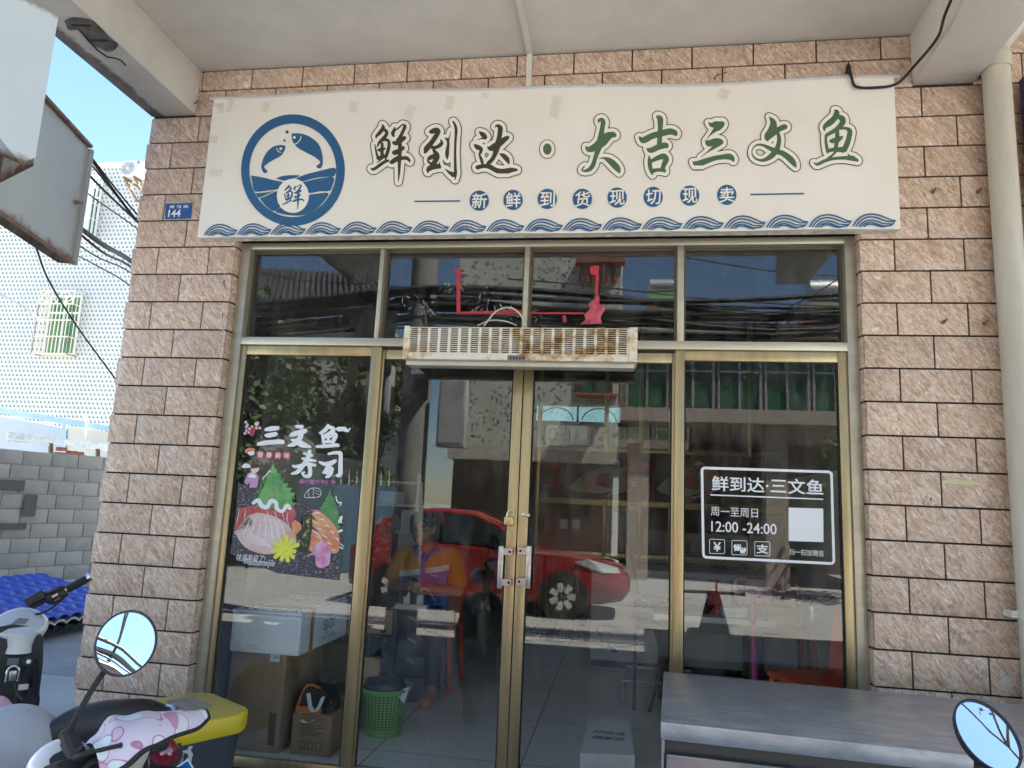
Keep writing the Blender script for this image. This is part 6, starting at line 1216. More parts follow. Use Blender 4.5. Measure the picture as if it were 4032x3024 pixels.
# ---- rear partition: bronze framed hatch windows with posters
yb = 4.15
def bx_(px0, py0, px1, py1, y, d): a, b = at(px0, py1, y), at(px1, py0, y); return (min(a.x, b.x), max(a.x, b.x), y, y+d, min(a.z, b.z), max(a.z, b.z))
zz = lambda py, px=2400: at(px, py, yb).z
xx = lambda px: at(px, 2000, yb).x
XP0, XP1 = xx(2105), 1.59
t = thing('rear_partition', ((XP0+XP1)/2, yb, FL), 'bronze framed partition with serving hatches and picture panels at the back of the shop', 'partition')
mb = MB(); z_a, z_b, z_c, z_d, z_e = zz(1780), zz(1968), zz(1992), zz(2178), zz(2195)
for z0, z1 in ((z_c, z_b), (z_e-.02, z_d), (z_a, z_a+.05), (3.3, 3.35)): mb.box(XP0, XP1, yb, yb+.05, z0, z1, .003)
posts = [xx(2112), xx(2380), xx(2520), xx(2640), xx(2960), xx(3300)]
for x in posts: mb.box(x-.022, x+.022, yb-.004, yb+.054, z_e+.01, 3.54, .003)
mb.build('frame', M('bronze'), t, 30)
MB().box(XP0, XP1, yb+.06, yb+.065, z_a+.05, 3.5).build('upper_glass', GLASS, t)
mat('hatch_glass', (.03, .03, .03), .12)
MB().box(XP0, XP1, yb+.06, yb+.07, z_d, z_c).build('hatch_glass', M('hatch_glass'), t)
mb = MB(); n_ = 40
for i in range(n_): x = XP0+(XP1-XP0)*(i+.1)/n_; mb.box(x, x+(XP1-XP0)/n_*.8, yb+.01, yb+.03, FL+.001, z_e-.022)
mb.build('slatted_panel', M('brown_shutter'), t)
mat('banner_black', (.03, .028, .028), .4); mat('banner_red', (.40, .035, .03), .5); mat('plate_white_print', (.50, .50, .48), .45); mat('greens_print', (.16, .20, .08), .5, col2=(.45, .42, .30), scale=40)
pnl = MB().box(XP0+.05, XP1-.05, yb-.012, yb-.0055, z_b+.002, z_a-.002).build('picture_panel', M('banner_black'), t)
def on(px, py, k=1): return at(px, py, yb-.013-.0005*k)
def hatch_art(dx):
    sx_3 = lambda u: 2080+u/3.016+dx; sy_3 = lambda v: 1750+v/3.016+dx*.025
    mp = lambda k: (lambda u, v: on(sx_3(u), sy_3(v), k))
    mk = lambda nm, pts, m_3, k, s=True: tri(MB().poly([mp(k)(*p) for p in (smooth_path(pts+[pts[0]], 4)[:-1] if s else pts)])).build(nm, M(m_3), pnl, fix=False)
    mk('plate_print', [(505, 500), (560, 440), (640, 380), (800, 330), (1000, 300), (1220, 280), (1220, 470), (1050, 550), (850, 580), (650, 570), (540, 545)], 'plate_white_print', 1)
    mk('garnish_print', [(620, 400), (680, 330), (800, 300), (880, 240), (960, 260), (1000, 330), (1010, 470), (960, 520), (820, 480), (650, 470)], 'greens_print', 2)
    mk('salmon_picture', [(640, 520), (660, 410), (760, 400), (800, 430), (780, 490), (700, 535)], 'salmon_print', 3); mk('salmon_picture', [(820, 400), (840, 350), (930, 345), (960, 390), (950, 480), (880, 500), (830, 470)], 'tuna_print', 3); mk('salmon_picture', [(1110, 360), (1130, 290), (1215, 285), (1215, 400), (1150, 420)], 'salmon_print', 3)
    mk('paper_umbrella', [(925, 220), (1000, 165), (1080, 205), (1000, 225)], 'scrap_yellow', 3, False)
    strokes_mesh([[(320,150,30),(325,240,46),(300,330,30)], [(200,270,40),(290,230,46),(385,215,40)], [(250,300,36),(330,290,36),(370,250,26)], [(430,225,24),(430,270,16)], [(460,150,14),(465,350,18),(462,590,20)], [(215,450,36),(300,410,40),(370,390,36)], [(280,420,28),(290,540,28)], [(340,410,36),(355,580,30)], [(230,520,24),(330,480,26),(420,470,24)], [(290,460,14),(340,455,14)]], mp(3), 0, 10).build('red_lettering', M('banner_red'), pnl, fix=False)
    strokes_mesh([[(940, 610, 30), (1060, 570, 34), (1210, 520, 26)]], mp(3), 0, 10).build('ribbon_print', M('ginger_print'), pnl, fix=False)
hatch_art(0); hatch_art(338)
mat('couplet_red', (.34, .035, .045), .5, col2=(.40, .12, .08), scale=25, lo=.5, hi=.6); mat('lime_print', (.45, .62, .03), .5)
o = thing('red_couplet', on(2497, 2000, 5), 'vertical red couplet strip pasted over the picture panel at the back', 'couplet'); MB().prism([on(2470, 1745, 5), on(2522, 1745, 5), on(2520, 1978, 5), on(2466, 1976, 5)], (0, -.001, 0)).build('strip', M('couplet_red'), o); MB().prism([on(2466, 1977, 5), on(2520, 1979, 5), on(2516, 2010, 5), on(2480, 2005, 5)], (0, -.001, 0)).build('white_end', M('label_white'), o)
tri(MB().poly([on(*q, 8) for q in ((2480, 1978), (2496, 1976), (2505, 1990), (2500, 2000), (2486, 1996))])).build('lime_mark', M('lime_print'), o, fix=False)
text_on('couplet_lettering', '招\n财\n进\n宝', 'scrap_yellow', o, on(2495, 1860, 8), EX, EZ, .07)
for (px0, px1, py0, py1, m_3, lab) in ((2200, 2240, 2036, 2092, 'plate_blue', 'blue bordered payment card on the rear hatch glass, left one'), (2248, 2288, 2036, 2094, 'baran_print', 'dark green bordered payment card on the rear hatch glass, right one')):
    ca = at(px0, py1, yb+.055); cb2 = at(px1, py0, yb+.055); o = thing('payment_card', ca, lab, 'card'); MB().box(ca.x, cb2.x, yb+.054, yb+.0595, ca.z, cb2.z).build('card', M(m_3), o); MB().box(ca.x+.012, cb2.x-.012, yb+.0525, yb+.0535, ca.z+.03, cb2.z-.025).build('card_centre', M('label_white'), o)
ca, cb2 = at(2415, 2098, yb+.055), at(2475, 2020, yb+.055); mat('menu_print', (.45, .52, .62), .5, col2=(.62, .55, .50), scale=12); o = MB().box(ca.x, cb2.x, yb+.054, yb+.059, ca.z, cb2.z).build('menu_poster', M('menu_print')); tag(o, 'pale menu poster behind the middle hatch of the rear partition', 'poster')
# chest freezer with a medal sticker
y1 = 3.05; f0, f1 = at(2326, 2400, y1).x, 1.45; zf = at(2400, 2235, y1).z
fz_ = thing('chest_freezer', ((f0+f1)/2, y1+.3, FL), 'long white chest freezer with a blue and gold medal sticker', 'freezer')
fbd = MB().box(f0, f1, y1, y1+.62, FL+.06, zf-.05, .012).build('freezer_body', M('fridge_white'), fz_, 30)
MB().box(f0-.01, f1, y1-.012, y1+.63, zf-.0495, zf, .01).build('freezer_lid', M('fridge_white'), fz_, 30)
MB().box(f0+.02, f1-.02, y1+.04, y1+.6, FL+.001, FL+.0595).build('plinth', M('black_plastic'), fz_)
mat('gold_print', (.30, .19, .07), .5)
q = at(2387, 2510, y1-.0006); mb = MB()
mb.poly([q+Vector((.055*math.cos(s)*(1.12 if i % 2 else 1), 0, .055*math.sin(s)*(1.12 if i % 2 else 1))) for i, s in enumerate(np.linspace(0, 2*math.pi, 25)[:-1])]); md = tri(mb).build('medal', M('gold_print'), fbd, fix=False)
MB().poly([q+Vector((.04*math.cos(s), -.0006, .04*math.sin(s))) for s in np.linspace(0, 2*math.pi, 20)[:-1]]).build('medal_centre', M('fridge_white'), md, fix=False)
text_on('medal_lettering', '专业品质', 'gold_print', md, q-Vector((0, .0012, 0)), EX, EZ, .062, bold=.02)
for s in (-1, 1): MB().poly([q+Vector((s*.01, .0003, -.05)), q+Vector((s*.03, .0003, -.095)), q+Vector((s*.05, .0003, -.075)), q+Vector((s*.035, .0003, -.045))]).build('medal_ribbon', M('gold_print'), md, fix=False)
MB().poly([q+Vector((-.11, .0002, .07)), q+Vector((-.085, .0002, .07)), q+Vector((.11, .0002, -.12)), q+Vector((.05, .0002, -.12))]).build('blue_stripe', M('plate_blue'), fbd, fix=False)
# folding chair frame, tea table and its clutter, orange chairs
mat('orange_plastic', (.66, .085, .02), .35, var=.05, scale=4); mat('wood_pale', (.50, .36, .20), .5, col2=(.40, .27, .14), scale=2, stretch=(1, 12, 12)); mat('pink_plastic', (.62, .36, .42), .35); mat('magenta_plastic', (.48, .05, .24), .35); mat('red_lacquer', (.16, .02, .015), .3); mat('brown_box', (.22, .05, .03), .4)
y1 = 1.75
t = thing('folding_chair', at(2560, 2560, y1), 'black folding armchair frame standing before the freezer', 'chair')
A = lambda px, py, y=y1: at(px, py, y)
for pts, m_3 in (([A(2462, 2142), A(2510, 2380)], 'steel_dark'), ([A(2475, 2135, y1+.04), A(2518, 2365, y1+.04)], 'black_plastic')):
    MB().bar(pts[0], pts[1], .04, .03).build('back_tube', M(m_3), t)
for pts in ([A(2500, 2345), A(2665, 2372, y1-.1)], [A(2500, 2375), A(2660, 2400, y1-.1)]): MB().bar(pts[0], pts[1], .042, .03).build('arm_rest', M('black_plastic'), t)
MB().box(A(2505, 2440).x, A(2610, 2440).x, y1, y1+.4, A(2540, 2480).z, A(2540, 2440).z, .02).build('seat', M('black_cloth'), t, 40)
for (p, q) in (((2505, 2380), (2500, 2560)), ((2640, 2480), (2560, 2600)), ((2580, 2480), (2660, 2590))): MB().bar(A(*p), Vector((A(*q).x, y1, FL+.012)), .022).build('leg', M('black_plastic'), t)
zt_ = at(2950, 2442, 1.55).z
tt_ = thing('tea_table', at(3000, 2600, 1.6), 'low wooden topped tea table crowded with a kettle and packets behind the right pane', 'table')
MB().box(at(2575, 2450, 1.55).x, .98, 1.55, 2.25, zt_-.03, zt_, .004).build('table_top', M('wood_pale'), tt_, 30)
MB().box(at(2575, 2450, 1.55).x, .985, 1.543, 1.5493, zt_-.034, zt_+.002, .001).build('edge_strip', M('white_plastic'), tt_, 30)
for x in (at(2620, 2500, 1.6).x, .9):
    for y in (1.62, 2.18): MB().box(x-.02, x+.02, y-.02, y+.02, FL+.001, zt_-.0305).build('leg', M('black_plastic'), tt_)
mat('tray_dark', (.05, .02, .02), .3)
p = at(2740, 2420, 1.75); o = MB().lathe([(.16, 0), (.19, .06), (.18, .065), (.17, .03)], (p.x, 1.85, zt_+.001), EZ, 28).build('tea_tray', M('tray_dark'), None, 40); tag(o, 'round dark lacquered tray on the left end of the tea table', 'tray')
p = at(2990, 2400, 1.75); kq = Vector((p.x, 1.8, zt_+.086)); t = thing('kettle', kq, 'pale pink electric kettle on the tea table', 'kettle')
hK = at(2990, 2275, 1.8).z-kq.z
MB().lathe([(.088, 0), (.088, hK*.9), (.080, hK*.97), (.03, hK)], kq, EZ, 26).build('kettle_body', M('pink_plastic'), t, 40)
MB().tube(smooth_path([kq+Vector((-.085, -.02, hK*.93)), kq+Vector((-.14, -.03, hK*.9)), kq+Vector((-.15, -.03, hK*.5)), kq+Vector((-.135, -.03, hK*.15)), kq+Vector((-.09, -.02, hK*.12))], 6), .017, 10).build('handle', M('pink_plastic'), t, 50)
MB().box(kq.x-.07, kq.x+.16, 1.66, 1.94, zt_+.001, zt_+.085, .004).build('gift_box', M('brown_box'), None, 30); tag(bpy.data.objects['gift_box'], 'flat dark red gift box under the pink kettle', 'box')
p = at(3090, 2300, 2.0); o = thing('tea_gift_box', Vector((p.x, 2.0, zt_)), 'tall dark red tea box with a gold square on the tea table', 'box'); bd = MB().box(p.x-.10, p.x+.07, 1.98, 2.12, zt_+.001, at(3090, 2230, 2.0).z, .004).build('box_body', M('red_lacquer'), o, 30); MB().box(p.x-.01, p.x+.055, 1.9775, 1.9795, zt_+.05, zt_+.13).build('gold_square', M('gold_print'), bd)
p = at(2889, 2330, 1.9); o = thing('sauce_bottle', Vector((p.x, 1.9, zt_)), 'small sauce bottle with a red cap on the tea table', 'bottle'); MB().lathe([(.022, 0), (.024, .01), (.024, .14), (.016, .17)], (p.x, 1.9, zt_+.001), EZ, 16).build('bottle', M('tray_dark'), o, 40); MB().lathe([(.02, .1705), (.02, .2), (.017, .205)], (p.x, 1.9, zt_+.001), EZ, 16).build('cap', M('red_pack'), o, 40)
p = at(2815, 2370, 1.75); o = MB().loft([[Vector((p.x+x, 1.75+y, zt_+z)) for x, y in ((-.05*s, -.04), (.05*s, -.04), (.05*s, .04), (-.05*s, .04))] for s, z in ((1, .001), (.8, .10), (1.0, .17), (.7, .22))]).build('red_food_bag', M('red_pack')); tag(o, 'shiny dark red food bag on the tea table left of the bottle', 'packet')
mat('tissue_pack_print', (.30, .45, .62), .4, col2=(.72, .74, .76), scale=12); p = at(2895, 2400, 1.62); o = MB().box(p.x-.09, p.x+.08, 1.58, 1.70, zt_+.001, zt_+.07, .018).build('tissue_pack', M('tissue_pack_print'), None, 40); tag(o, 'blue and white tissue pack on the tea table before the bottle', 'tissues')
p = at(2915, 2270, 2.1); o = MB().lathe([(.032, 0), (.034, .16), (.03, .165)], (p.x, 2.1, zt_+.001), EZ, 18).build('white_cup', M('white_plastic'), None, 40); tag(o, 'tall white paper cup behind the kettle', 'cup')
p = at(3125, 2420, 1.65); o = MB().lathe([(.012, 0), (.03, .02), (.05, .03), (.045, .034), (.012, .04), (.014, .055)], (p.x, 1.65, zt_+.09), EZ, 18).build('porcelain_dish', M('white_plastic'), None, 40); tag(o, 'white porcelain tea lid resting on the dark box', 'lid'); 
p = at(3070, 2440, 1.64); o = MB().box(p.x-.09, p.x+.12, 1.59, 1.70, zt_+.001, zt_+.089, .003).build('dark_tea_box', M('brown_box'), None, 30); tag(o, 'dark brown box with a barcode label at the front edge of the tea table', 'box')
p = at(3200, 2400, 1.7); o = MB().lathe([(.035, 0), (.035, .09), (.033, .095)], (p.x, 1.7, zt_+.001), EZ, 18).build('steel_cup', M('chrome_worn'), None, 40); tag(o, 'small steel cup at the right end of the tea table', 'cup')
o = MB().tube([at(3190, 2370, 1.8), at(3310, 2335, 1.85)], .022, 10).build('torch', M('black_plastic'), None, 40); tag(o, 'black torch lying across the right end of the tea table', 'torch')
def orange_chair(x, y, lab, rz=0, back=True):
    t = thing('orange_chair', (x, y, FL), lab, 'chair', 'orange plastic chairs'); s = .40
    mb = MB(); mb.box(x-.22, x+.22, y-.21, y+.21, FL+.42, FL+.46, .018); mb.build('seat', M('orange_plastic'), t, 40)
    mb = MB(); mb.loft([[Vector((x+u, y+.19+v+(z*.12), FL+.465+z)) for u, v in ((-w2, 0), (-w2*.5, .03), (w2*.5, .03), (w2, 0), (w2, .02), (w2*.5, .05), (-w2*.5, .05), (-w2, .02))] for w2, z in ((.20, 0), (.205, .15), (.195, .30), (.15, .36))]); mb.build('backrest', M('orange_plastic'), t, 50)
    for sx4 in (-1, 1):
        for sy4 in (-1, 1): MB().bar((x+sx4*.19, y+sy4*.18, FL+.4195), (x+sx4*.22, y+sy4*.21, FL+.001), .035, .03).build('leg', M('orange_plastic'), t)
    return t
q = at(3230, 2640, 1.0); oc = orange_chair(q.x+.05, 1.0, 'orange plastic chair with its seat right behind the right pane'); oc.rotation_euler = (0, 0, R(-70)); oc.location = (q.x+.0, 1.0, FL)
q = at(3085, 2200, 2.65); dup(oc, (q.x, 2.75, FL+.0), R(0), 'orange plastic chair on the far side of the tea table')
# magenta mop handle, tray stand, foam box lid on the floor
q = at(2962, 2345, 1.2); o = thing('mop', (q.x, 1.2, FL), 'bright magenta mop pole standing in front of the tea table', 'mop'); MB().tube([(q.x+.02, 1.22, FL+.05), (q.x, 1.2, q.z)], .016, 10).build('pole', M('magenta_plastic'), o, 40); MB().box(q.x-.12, q.x+.16, 1.17, 1.27, FL+.001, FL+.0495, .01).build('mop_head', M('magenta_plastic'), o, 30)
t = thing('tray_stand', at(2540, 2650, 1.15), 'low bent steel tray rack standing on the shop floor behind the counter corner', 'rack')
y1 = 1.1; A4 = [atz(*p, FL+.16) for p in ((2466, 2626), (2720, 2642), (2720, 2697), (2455, 2682))]
MB().tube([p for p in A4], .012, 8, close=True).build('rim', M('chrome_worn'), t, 40)
for p in A4: MB().tube([p, Vector((p.x, p.y, FL+.001))], .010, 8).build('leg', M('chrome_worn'), t, 40)
y1 = .62; p0, p1, p2, p3 = atz(2318, 2832, FL+.10), atz(2480, 2835, FL+.10), atz(2500, 2975, FL+.10), atz(2285, 2965, FL+.10)
t = thing('scribbled_foam_box', (p0+p2)/2, 'white foam box with black scribbled writing lying on the shop floor behind the right door', 'foam box')
bd = MB().prism([p3, p2, p1, p0], (0, 0, .06)); bd.v = [tuple(Vector(v)-EZ*.06) for v in bd.v]; b_2 = bd.build('foam_body', M('foam_white'), t)
MB().prism([Vector((p.x, p.y, FL+.001)) for p in (p3, p2, p1, p0)], (0, 0, .038)).build('foam_base', M('foam_white'), t)
ctr = (p0+p1+p2+p3)/4+EZ*.0012
for k, s in enumerate(('财路通', '福星照')): text_on('scribble', s, 'ink_grey', b_2, ctr+Vector((0, .05-.10*k, 0)), EX, Vector((0, 1, 0)), .19, bold=.012, shear=.3)
# ---------------------------------------------------------------- man seated on an orange chair looking at his phone
def surf_nets(F, o, c):
    ins = F < 0; nx, ny, nz = F.shape
    cx = [ins[i:nx-1+i, j:ny-1+j, k:nz-1+k] for i in (0, 1) for j in (0, 1) for k in (0, 1)]; s = sum(x.astype(int) for x in cx); act = (s > 0) & (s < 8)
    idx = -np.ones(act.shape, int); ii = np.argwhere(act); idx[act] = np.arange(len(ii)); P = np.zeros((len(ii), 3)); N_ = np.zeros(len(ii))
    cor = [(i, j, k) for i in (0, 1) for j in (0, 1) for k in (0, 1)]
    for a in range(8):
        for b in range(a+1, 8):
            d = np.array(cor[b])-np.array(cor[a])
            if abs(d).sum() != 1: continue
            fa = F[ii[:, 0]+cor[a][0], ii[:, 1]+cor[a][1], ii[:, 2]+cor[a][2]]; fb = F[ii[:, 0]+cor[b][0], ii[:, 1]+cor[b][1], ii[:, 2]+cor[b][2]]; m = (fa < 0) != (fb < 0); t = np.where(m, fa/(fa-fb+1e-12), 0)
            P += np.where(m[:, None], np.array(cor[a])+t[:, None]*d, 0); N_ += m
    V = o+(ii+P/N_[:, None])*c; faces = []
    for ax in range(3):
        sl0 = [slice(None)]*3; sl1 = [slice(None)]*3; sl0[ax] = slice(0, -1); sl1[ax] = slice(1, None); ed = ins[tuple(sl0)] != ins[tuple(sl1)]; u, v = [(1, 2), (2, 0), (0, 1)][ax]
        for e in np.argwhere(ed):
            if e[u] == 0 or e[v] == 0 or e[u] >= act.shape[u] or e[v] >= act.shape[v]: continue
            q = []
            for du, dv in ((-1, -1), (0, -1), (0, 0), (-1, 0)): w_ = e.copy(); w_[u] += du; w_[v] += dv; q.append(idx[tuple(w_)])
            if min(q) >= 0: faces.append(q if ins[tuple(e)] else q[::-1])
    return V, faces
def blob(caps, cell=.009, k=.025):
    A = np.array([list(c[0])+list(c[1])+[c[2], c[3]] for c in caps]); pad = .05
    lo = np.minimum((A[:, :3]-A[:, 6:7]).min(0), (A[:, 3:6]-A[:, 7:8]).min(0))-pad; hi = np.maximum((A[:, :3]+A[:, 6:7]).max(0), (A[:, 3:6]+A[:, 7:8]).max(0))+pad
    n = ((hi-lo)/cell).astype(int)+2; g = np.stack(np.meshgrid(*[lo[i]+np.arange(n[i])*cell for i in range(3)], indexing='ij'), -1); D = np.full(n, 1e3)
    for c in caps:
        a, b = np.array(c[0]), np.array(c[1]); d = b-a; t = np.clip(((g-a)@d)/(d@d+1e-9), 0, 1); q = np.linalg.norm(g-a-t[..., None]*d, axis=-1)-(c[2]+(c[3]-c[2])*t); kk = c[4] if len(c) > 4 else k
        h = np.clip(.5+.5*(D-q)/kk, 0, 1); D = D*(1-h)+q*h-kk*h*(1-h)
    V, f = surf_nets(D, lo, cell); mb = MB(); mb.add([tuple(v) for v in V], f); return mb
PY = 1.95; sh_ = at(1690, 2165, PY); X0, ZS = sh_.x, sh_.z
hd = at(1664, 2085, PY-.10)
def pt(x, y, z): return (X0+x, PY+y, ZS+z)
mat('skin', (.30, .165, .105), .55, var=.08, scale=10); mat('hair_black', (.012, .010, .010), .5, bump=.5, bscale=90); mat('trouser_dark', (.025, .025, .03), .85)
man = thing('person', (X0, PY, FL), 'seated man in yellow and blue polo shirt looking at a phone behind the door', 'person')
hx, hy, hz_ = hd.x-X0, -.11, hd.z-ZS
caps = [(pt(-.05, .02, -.42), pt(-.05, -.02, -.12), .115, .115), (pt(.05, .02, -.42), pt(.05, -.02, -.12), .115, .115), (pt(-.16, -.01, -.05), pt(.16, -.01, -.05), .06, .06), (pt(0, -.02, -.04), (X0+hx, PY+hy+.05, ZS+hz_-.06), .058, .055),
        ((X0+hx, PY+hy, ZS+hz_-.045), (X0+hx, PY+hy+.03, ZS+hz_+.045), .068, .085), ((X0+hx, PY+hy-.03, ZS+hz_-.075), (X0+hx, PY+hy-.02, ZS+hz_-.07), .035, .035), ((X0+hx, PY+hy-.085, ZS+hz_-.035), (X0+hx, PY+hy-.07, ZS+hz_), .012, .008, .01), ((X0+hx-.022, PY+hy-.062, ZS+hz_-.072), (X0+hx+.022, PY+hy-.062, ZS+hz_-.072), .009, .009, .008),
        ((X0+hx-.035, PY+hy-.06, ZS+hz_+.018), (X0+hx+.035, PY+hy-.06, ZS+hz_+.018), .014, .014, .012), ((X0+hx-.083, PY+hy+.01, ZS+hz_-.02), (X0+hx-.086, PY+hy+.015, ZS+hz_+.02), .014, .018, .01), ((X0+hx+.083, PY+hy+.01, ZS+hz_-.02), (X0+hx+.086, PY+hy+.015, ZS+hz_+.02), .014, .018, .01)]
wr = {}
for s, wx, wz in ((-1, -.085, -.245), (1, .075, -.245)):
    el = pt(s*.255, -.10, -.27); wv = pt(wx, -.30, wz); wr[s] = wv
    caps += [(pt(s*.195, -.01, -.06), el, .055, .043), (el, wv, .042, .028), (wv, (wv[0]-s*.04, wv[1]-.05, wv[2]+.015), .026, .030, .012)]
    for i in range(4):
        b0 = (wv[0]-s*(.035+.004*i), wv[1]-.06, wv[2]+.04-.02*i); b1 = (b0[0]-s*.028, b0[1]-.022, b0[2]+.004); b2 = (b1[0]-s*(.020+.003*(i % 2)), b1[1]+.018, b1[2]+.004); caps += [(b0, b1, .0095, .009, .005), (b1, b2, .009, .0078, .004)]
    caps += [((wv[0]-s*.02, wv[1]-.03, wv[2]+.03), (wv[0]-s*.045, wv[1]-.035, wv[2]+.06), .011, .010, .006), ((wv[0]-s*.045, wv[1]-.035, wv[2]+.06), (wv[0]-s*.06, wv[1]-.03, wv[2]+.07), .010, .008, .004)]
    caps += [(pt(s*.10, .02, -.50), pt(s*.16, -.40, -.52), .085, .062), (pt(s*.16, -.40, -.52), pt(s*.17, -.38, FL+.09-ZS), .058, .040), (pt(s*.17, -.38, FL+.05-ZS), pt(s*.18, -.52, FL+.035-ZS), .04, .03)]
bd = blob(caps, .0085, .022).build('body', M('skin'), man, 180)
mb = MB(); mb.ell((X0+hx, PY+hy+.035, ZS+hz_+.05), .094, .100, .082, 28, 16); mb.v = [v for v in mb.v]
hair = blob([((X0+hx-.03, PY+hy+.02, ZS+hz_+.065), (X0+hx+.03, PY+hy+.02, ZS+hz_+.065), .072, .072), ((X0+hx, PY+hy+.06, ZS+hz_+.05), (X0+hx, PY+hy+.07, ZS+hz_-.01), .082, .07)], .008, .02)
hair.build('hair', M('hair_black'), bd, 180)
mb = MB()
for s in (-1, 1): mb.tube([(X0+hx+s*.015, PY+hy-.078, ZS+hz_+.022), (X0+hx+s*.03, PY+hy-.075, ZS+hz_+.027), (X0+hx+s*.048, PY+hy-.062, ZS+hz_+.02)], .004, 6); mb.tube([(X0+hx+s*.018, PY+hy-.072, ZS+hz_-.002), (X0+hx+s*.03, PY+hy-.072, ZS+hz_-.005), (X0+hx+s*.043, PY+hy-.064, ZS+hz_-.002)], .003, 6)
mb.build('brow', M('hair_black'), bd, 60)
def polo_mat():
    m, t, N, L, b = nodes('polo_cloth'); ge = N.new('ShaderNodeTexCoord'); sx5 = N.new('ShaderNodeSeparateXYZ'); L.new(ge.outputs['Object'], sx5.inputs[0]); mt = lambda op, a, c=None: math_(N, L, op, a, c)
    x, y, z = sx5.outputs; zr2 = ZS-FL
    sleeve = mt('GREATER_THAN', mt('ABSOLUTE', x), .185); top = mt('GREATER_THAN', mt('SUBTRACT', z, mt('MULTIPLY', x, .18)), zr2-.125); band = mt('MULTIPLY', mt('GREATER_THAN', mt('SUBTRACT', z, mt('MULTIPLY', x, .18)), zr2-.165), mt('SUBTRACT', 1.0, top))
    plac = mt('LESS_THAN', mt('ABSOLUTE', mt('ADD', x, .005)), .02)
    c = mixc(N, L, top, (.015, .12, .42), (.50, .235, .010)); c = mixc(N, L, band, c, (.66, .65, .66)); c = mixc(N, L, plac, c, (.012, .10, .36)); c = mixc(N, L, sleeve, c, (.48, .225, .010)); L.new(c, b.inputs['Base Color']); b.inputs['Roughness'].default_value = .8
    n = noise(N, L, ge.outputs['Object'], 14, 4); bp = N.new('ShaderNodeBump'); bp.inputs['Strength'].default_value = .5; bp.inputs['Distance'].default_value = .02; L.new(n, bp.inputs['Height']); L.new(bp.outputs[0], b.inputs['Normal']); return m
polo_mat()
sh2 = [(pt(-.06, .02, -.46), pt(-.06, -.02, -.11), .138, .125), (pt(.06, .02, -.46), pt(.06, -.02, -.11), .138, .125), (pt(-.165, -.01, -.045), pt(.165, -.01, -.045), .072, .072)]
for s in (-1, 1): sh2 += [(pt(s*.195, -.01, -.055), pt(s*.245, -.075, -.215), .072, .074)]
shirt = blob(sh2, .0095, .03).build('polo_shirt', M('polo_cloth'), bd, 180)
mat('polo_blue', (.015, .12, .42), .8)
mb = MB(); mb.tube(smooth_path([pt(-.09, .02, .02), pt(-.085, -.07, .0), pt(-.01, -.125, -.085)], 6), [.022]*12+[.012], 8); mb.tube(smooth_path([pt(.07, .03, .02), pt(.07, -.07, .0), pt(-.0, -.125, -.085)], 6), [.022]*12+[.012], 8); mb.build('collar', M('polo_blue'), shirt, 60)
text_on('shirt_lettering', 'OWE', 'print_white', shirt, Vector(pt(.09, -.158, -.17)), EX, EZ, .055)
tr2 = [(pt(-.09, .03, -.50), pt(.09, .03, -.50), .125, .125)]
for s in (-1, 1): tr2 += [(pt(s*.10, .02, -.50), pt(s*.16, -.40, -.52), .100, .078), (pt(s*.16, -.40, -.52), pt(s*.17, -.385, FL+.16-ZS), .075, .06)]
blob(tr2, .011, .025).build('trousers', M('trouser_dark'), bd, 180)
mat('sandal_orange', (.50, .16, .04), .5)
for s in (-1, 1): blob([(pt(s*.17, -.36, FL+.03-ZS), pt(s*.18, -.56, FL+.025-ZS), .05, .045)], .01).build('shoe', M('sandal_orange'), bd, 180)
ph = MB(); c_ = Vector(((wr[-1][0]+wr[1][0])/2, wr[1][1]-.085, wr[1][2]+.055)); ph.obox(c_, EX*.040, Vector((0, -.045, .03)), Vector((0, .0025, .004)), .002); o = ph.build('smartphone', M('black_plastic'), None, 30); tag(o, 'black smartphone held in both hands by the seated man', 'phone')
oc2 = dup(oc, (X0+.02, PY+.06, FL), R(0), 'orange plastic chair the man sits on')
# ---------------------------------------------------------------- parked scooters in the foreground
mat('scooter_white', (.72, .72, .70), .25, coat=.5, var=.03, scale=6); mat('scooter_black', (.022, .022, .025), .55, var=.2, scale=20, bump=.12, bscale=180); mat('seat_vinyl', (.024, .024, .028), .38, var=.2, scale=6, bump=.15, bscale=12); mat('rubber', (.015, .015, .016), .7); mat('bright_chrome', (.75, .75, .76), .12, 1); mat('helmet_grey', (.40, .42, .45), .5, var=.06, scale=14); mat('display_grey', (.46, .50, .55), .45); mat('lens_red', (.22, .004, .02), .1, coat=1); mat('button_red', (.22, .05, .03), .4); mat('satin_alu', (.42, .43, .45), .28, .9); mat('anodised_red', (.42, .02, .03), .25, .6); mat('beige_lining', (.50, .47, .40), .9, var=.1, scale=20, bump=.3); mat('plate_print_blue', (.0, .16, .52), .4)
m_, t_, N_, Lk, b_ = nodes('mirror_glass'); b_.inputs['Base Color'].default_value = (.92, .95, .97, 1); b_.inputs['Metallic'].default_value = 1; b_.inputs['Roughness'].default_value = .005
def oval_frame(c, n, up, roll=0):
    n = n.normalized(); u = (up-n*up.dot(n)).normalized(); r_ = u.cross(n); q = Matrix.Rotation(roll, 3, n); return q @ r_, q @ u, n
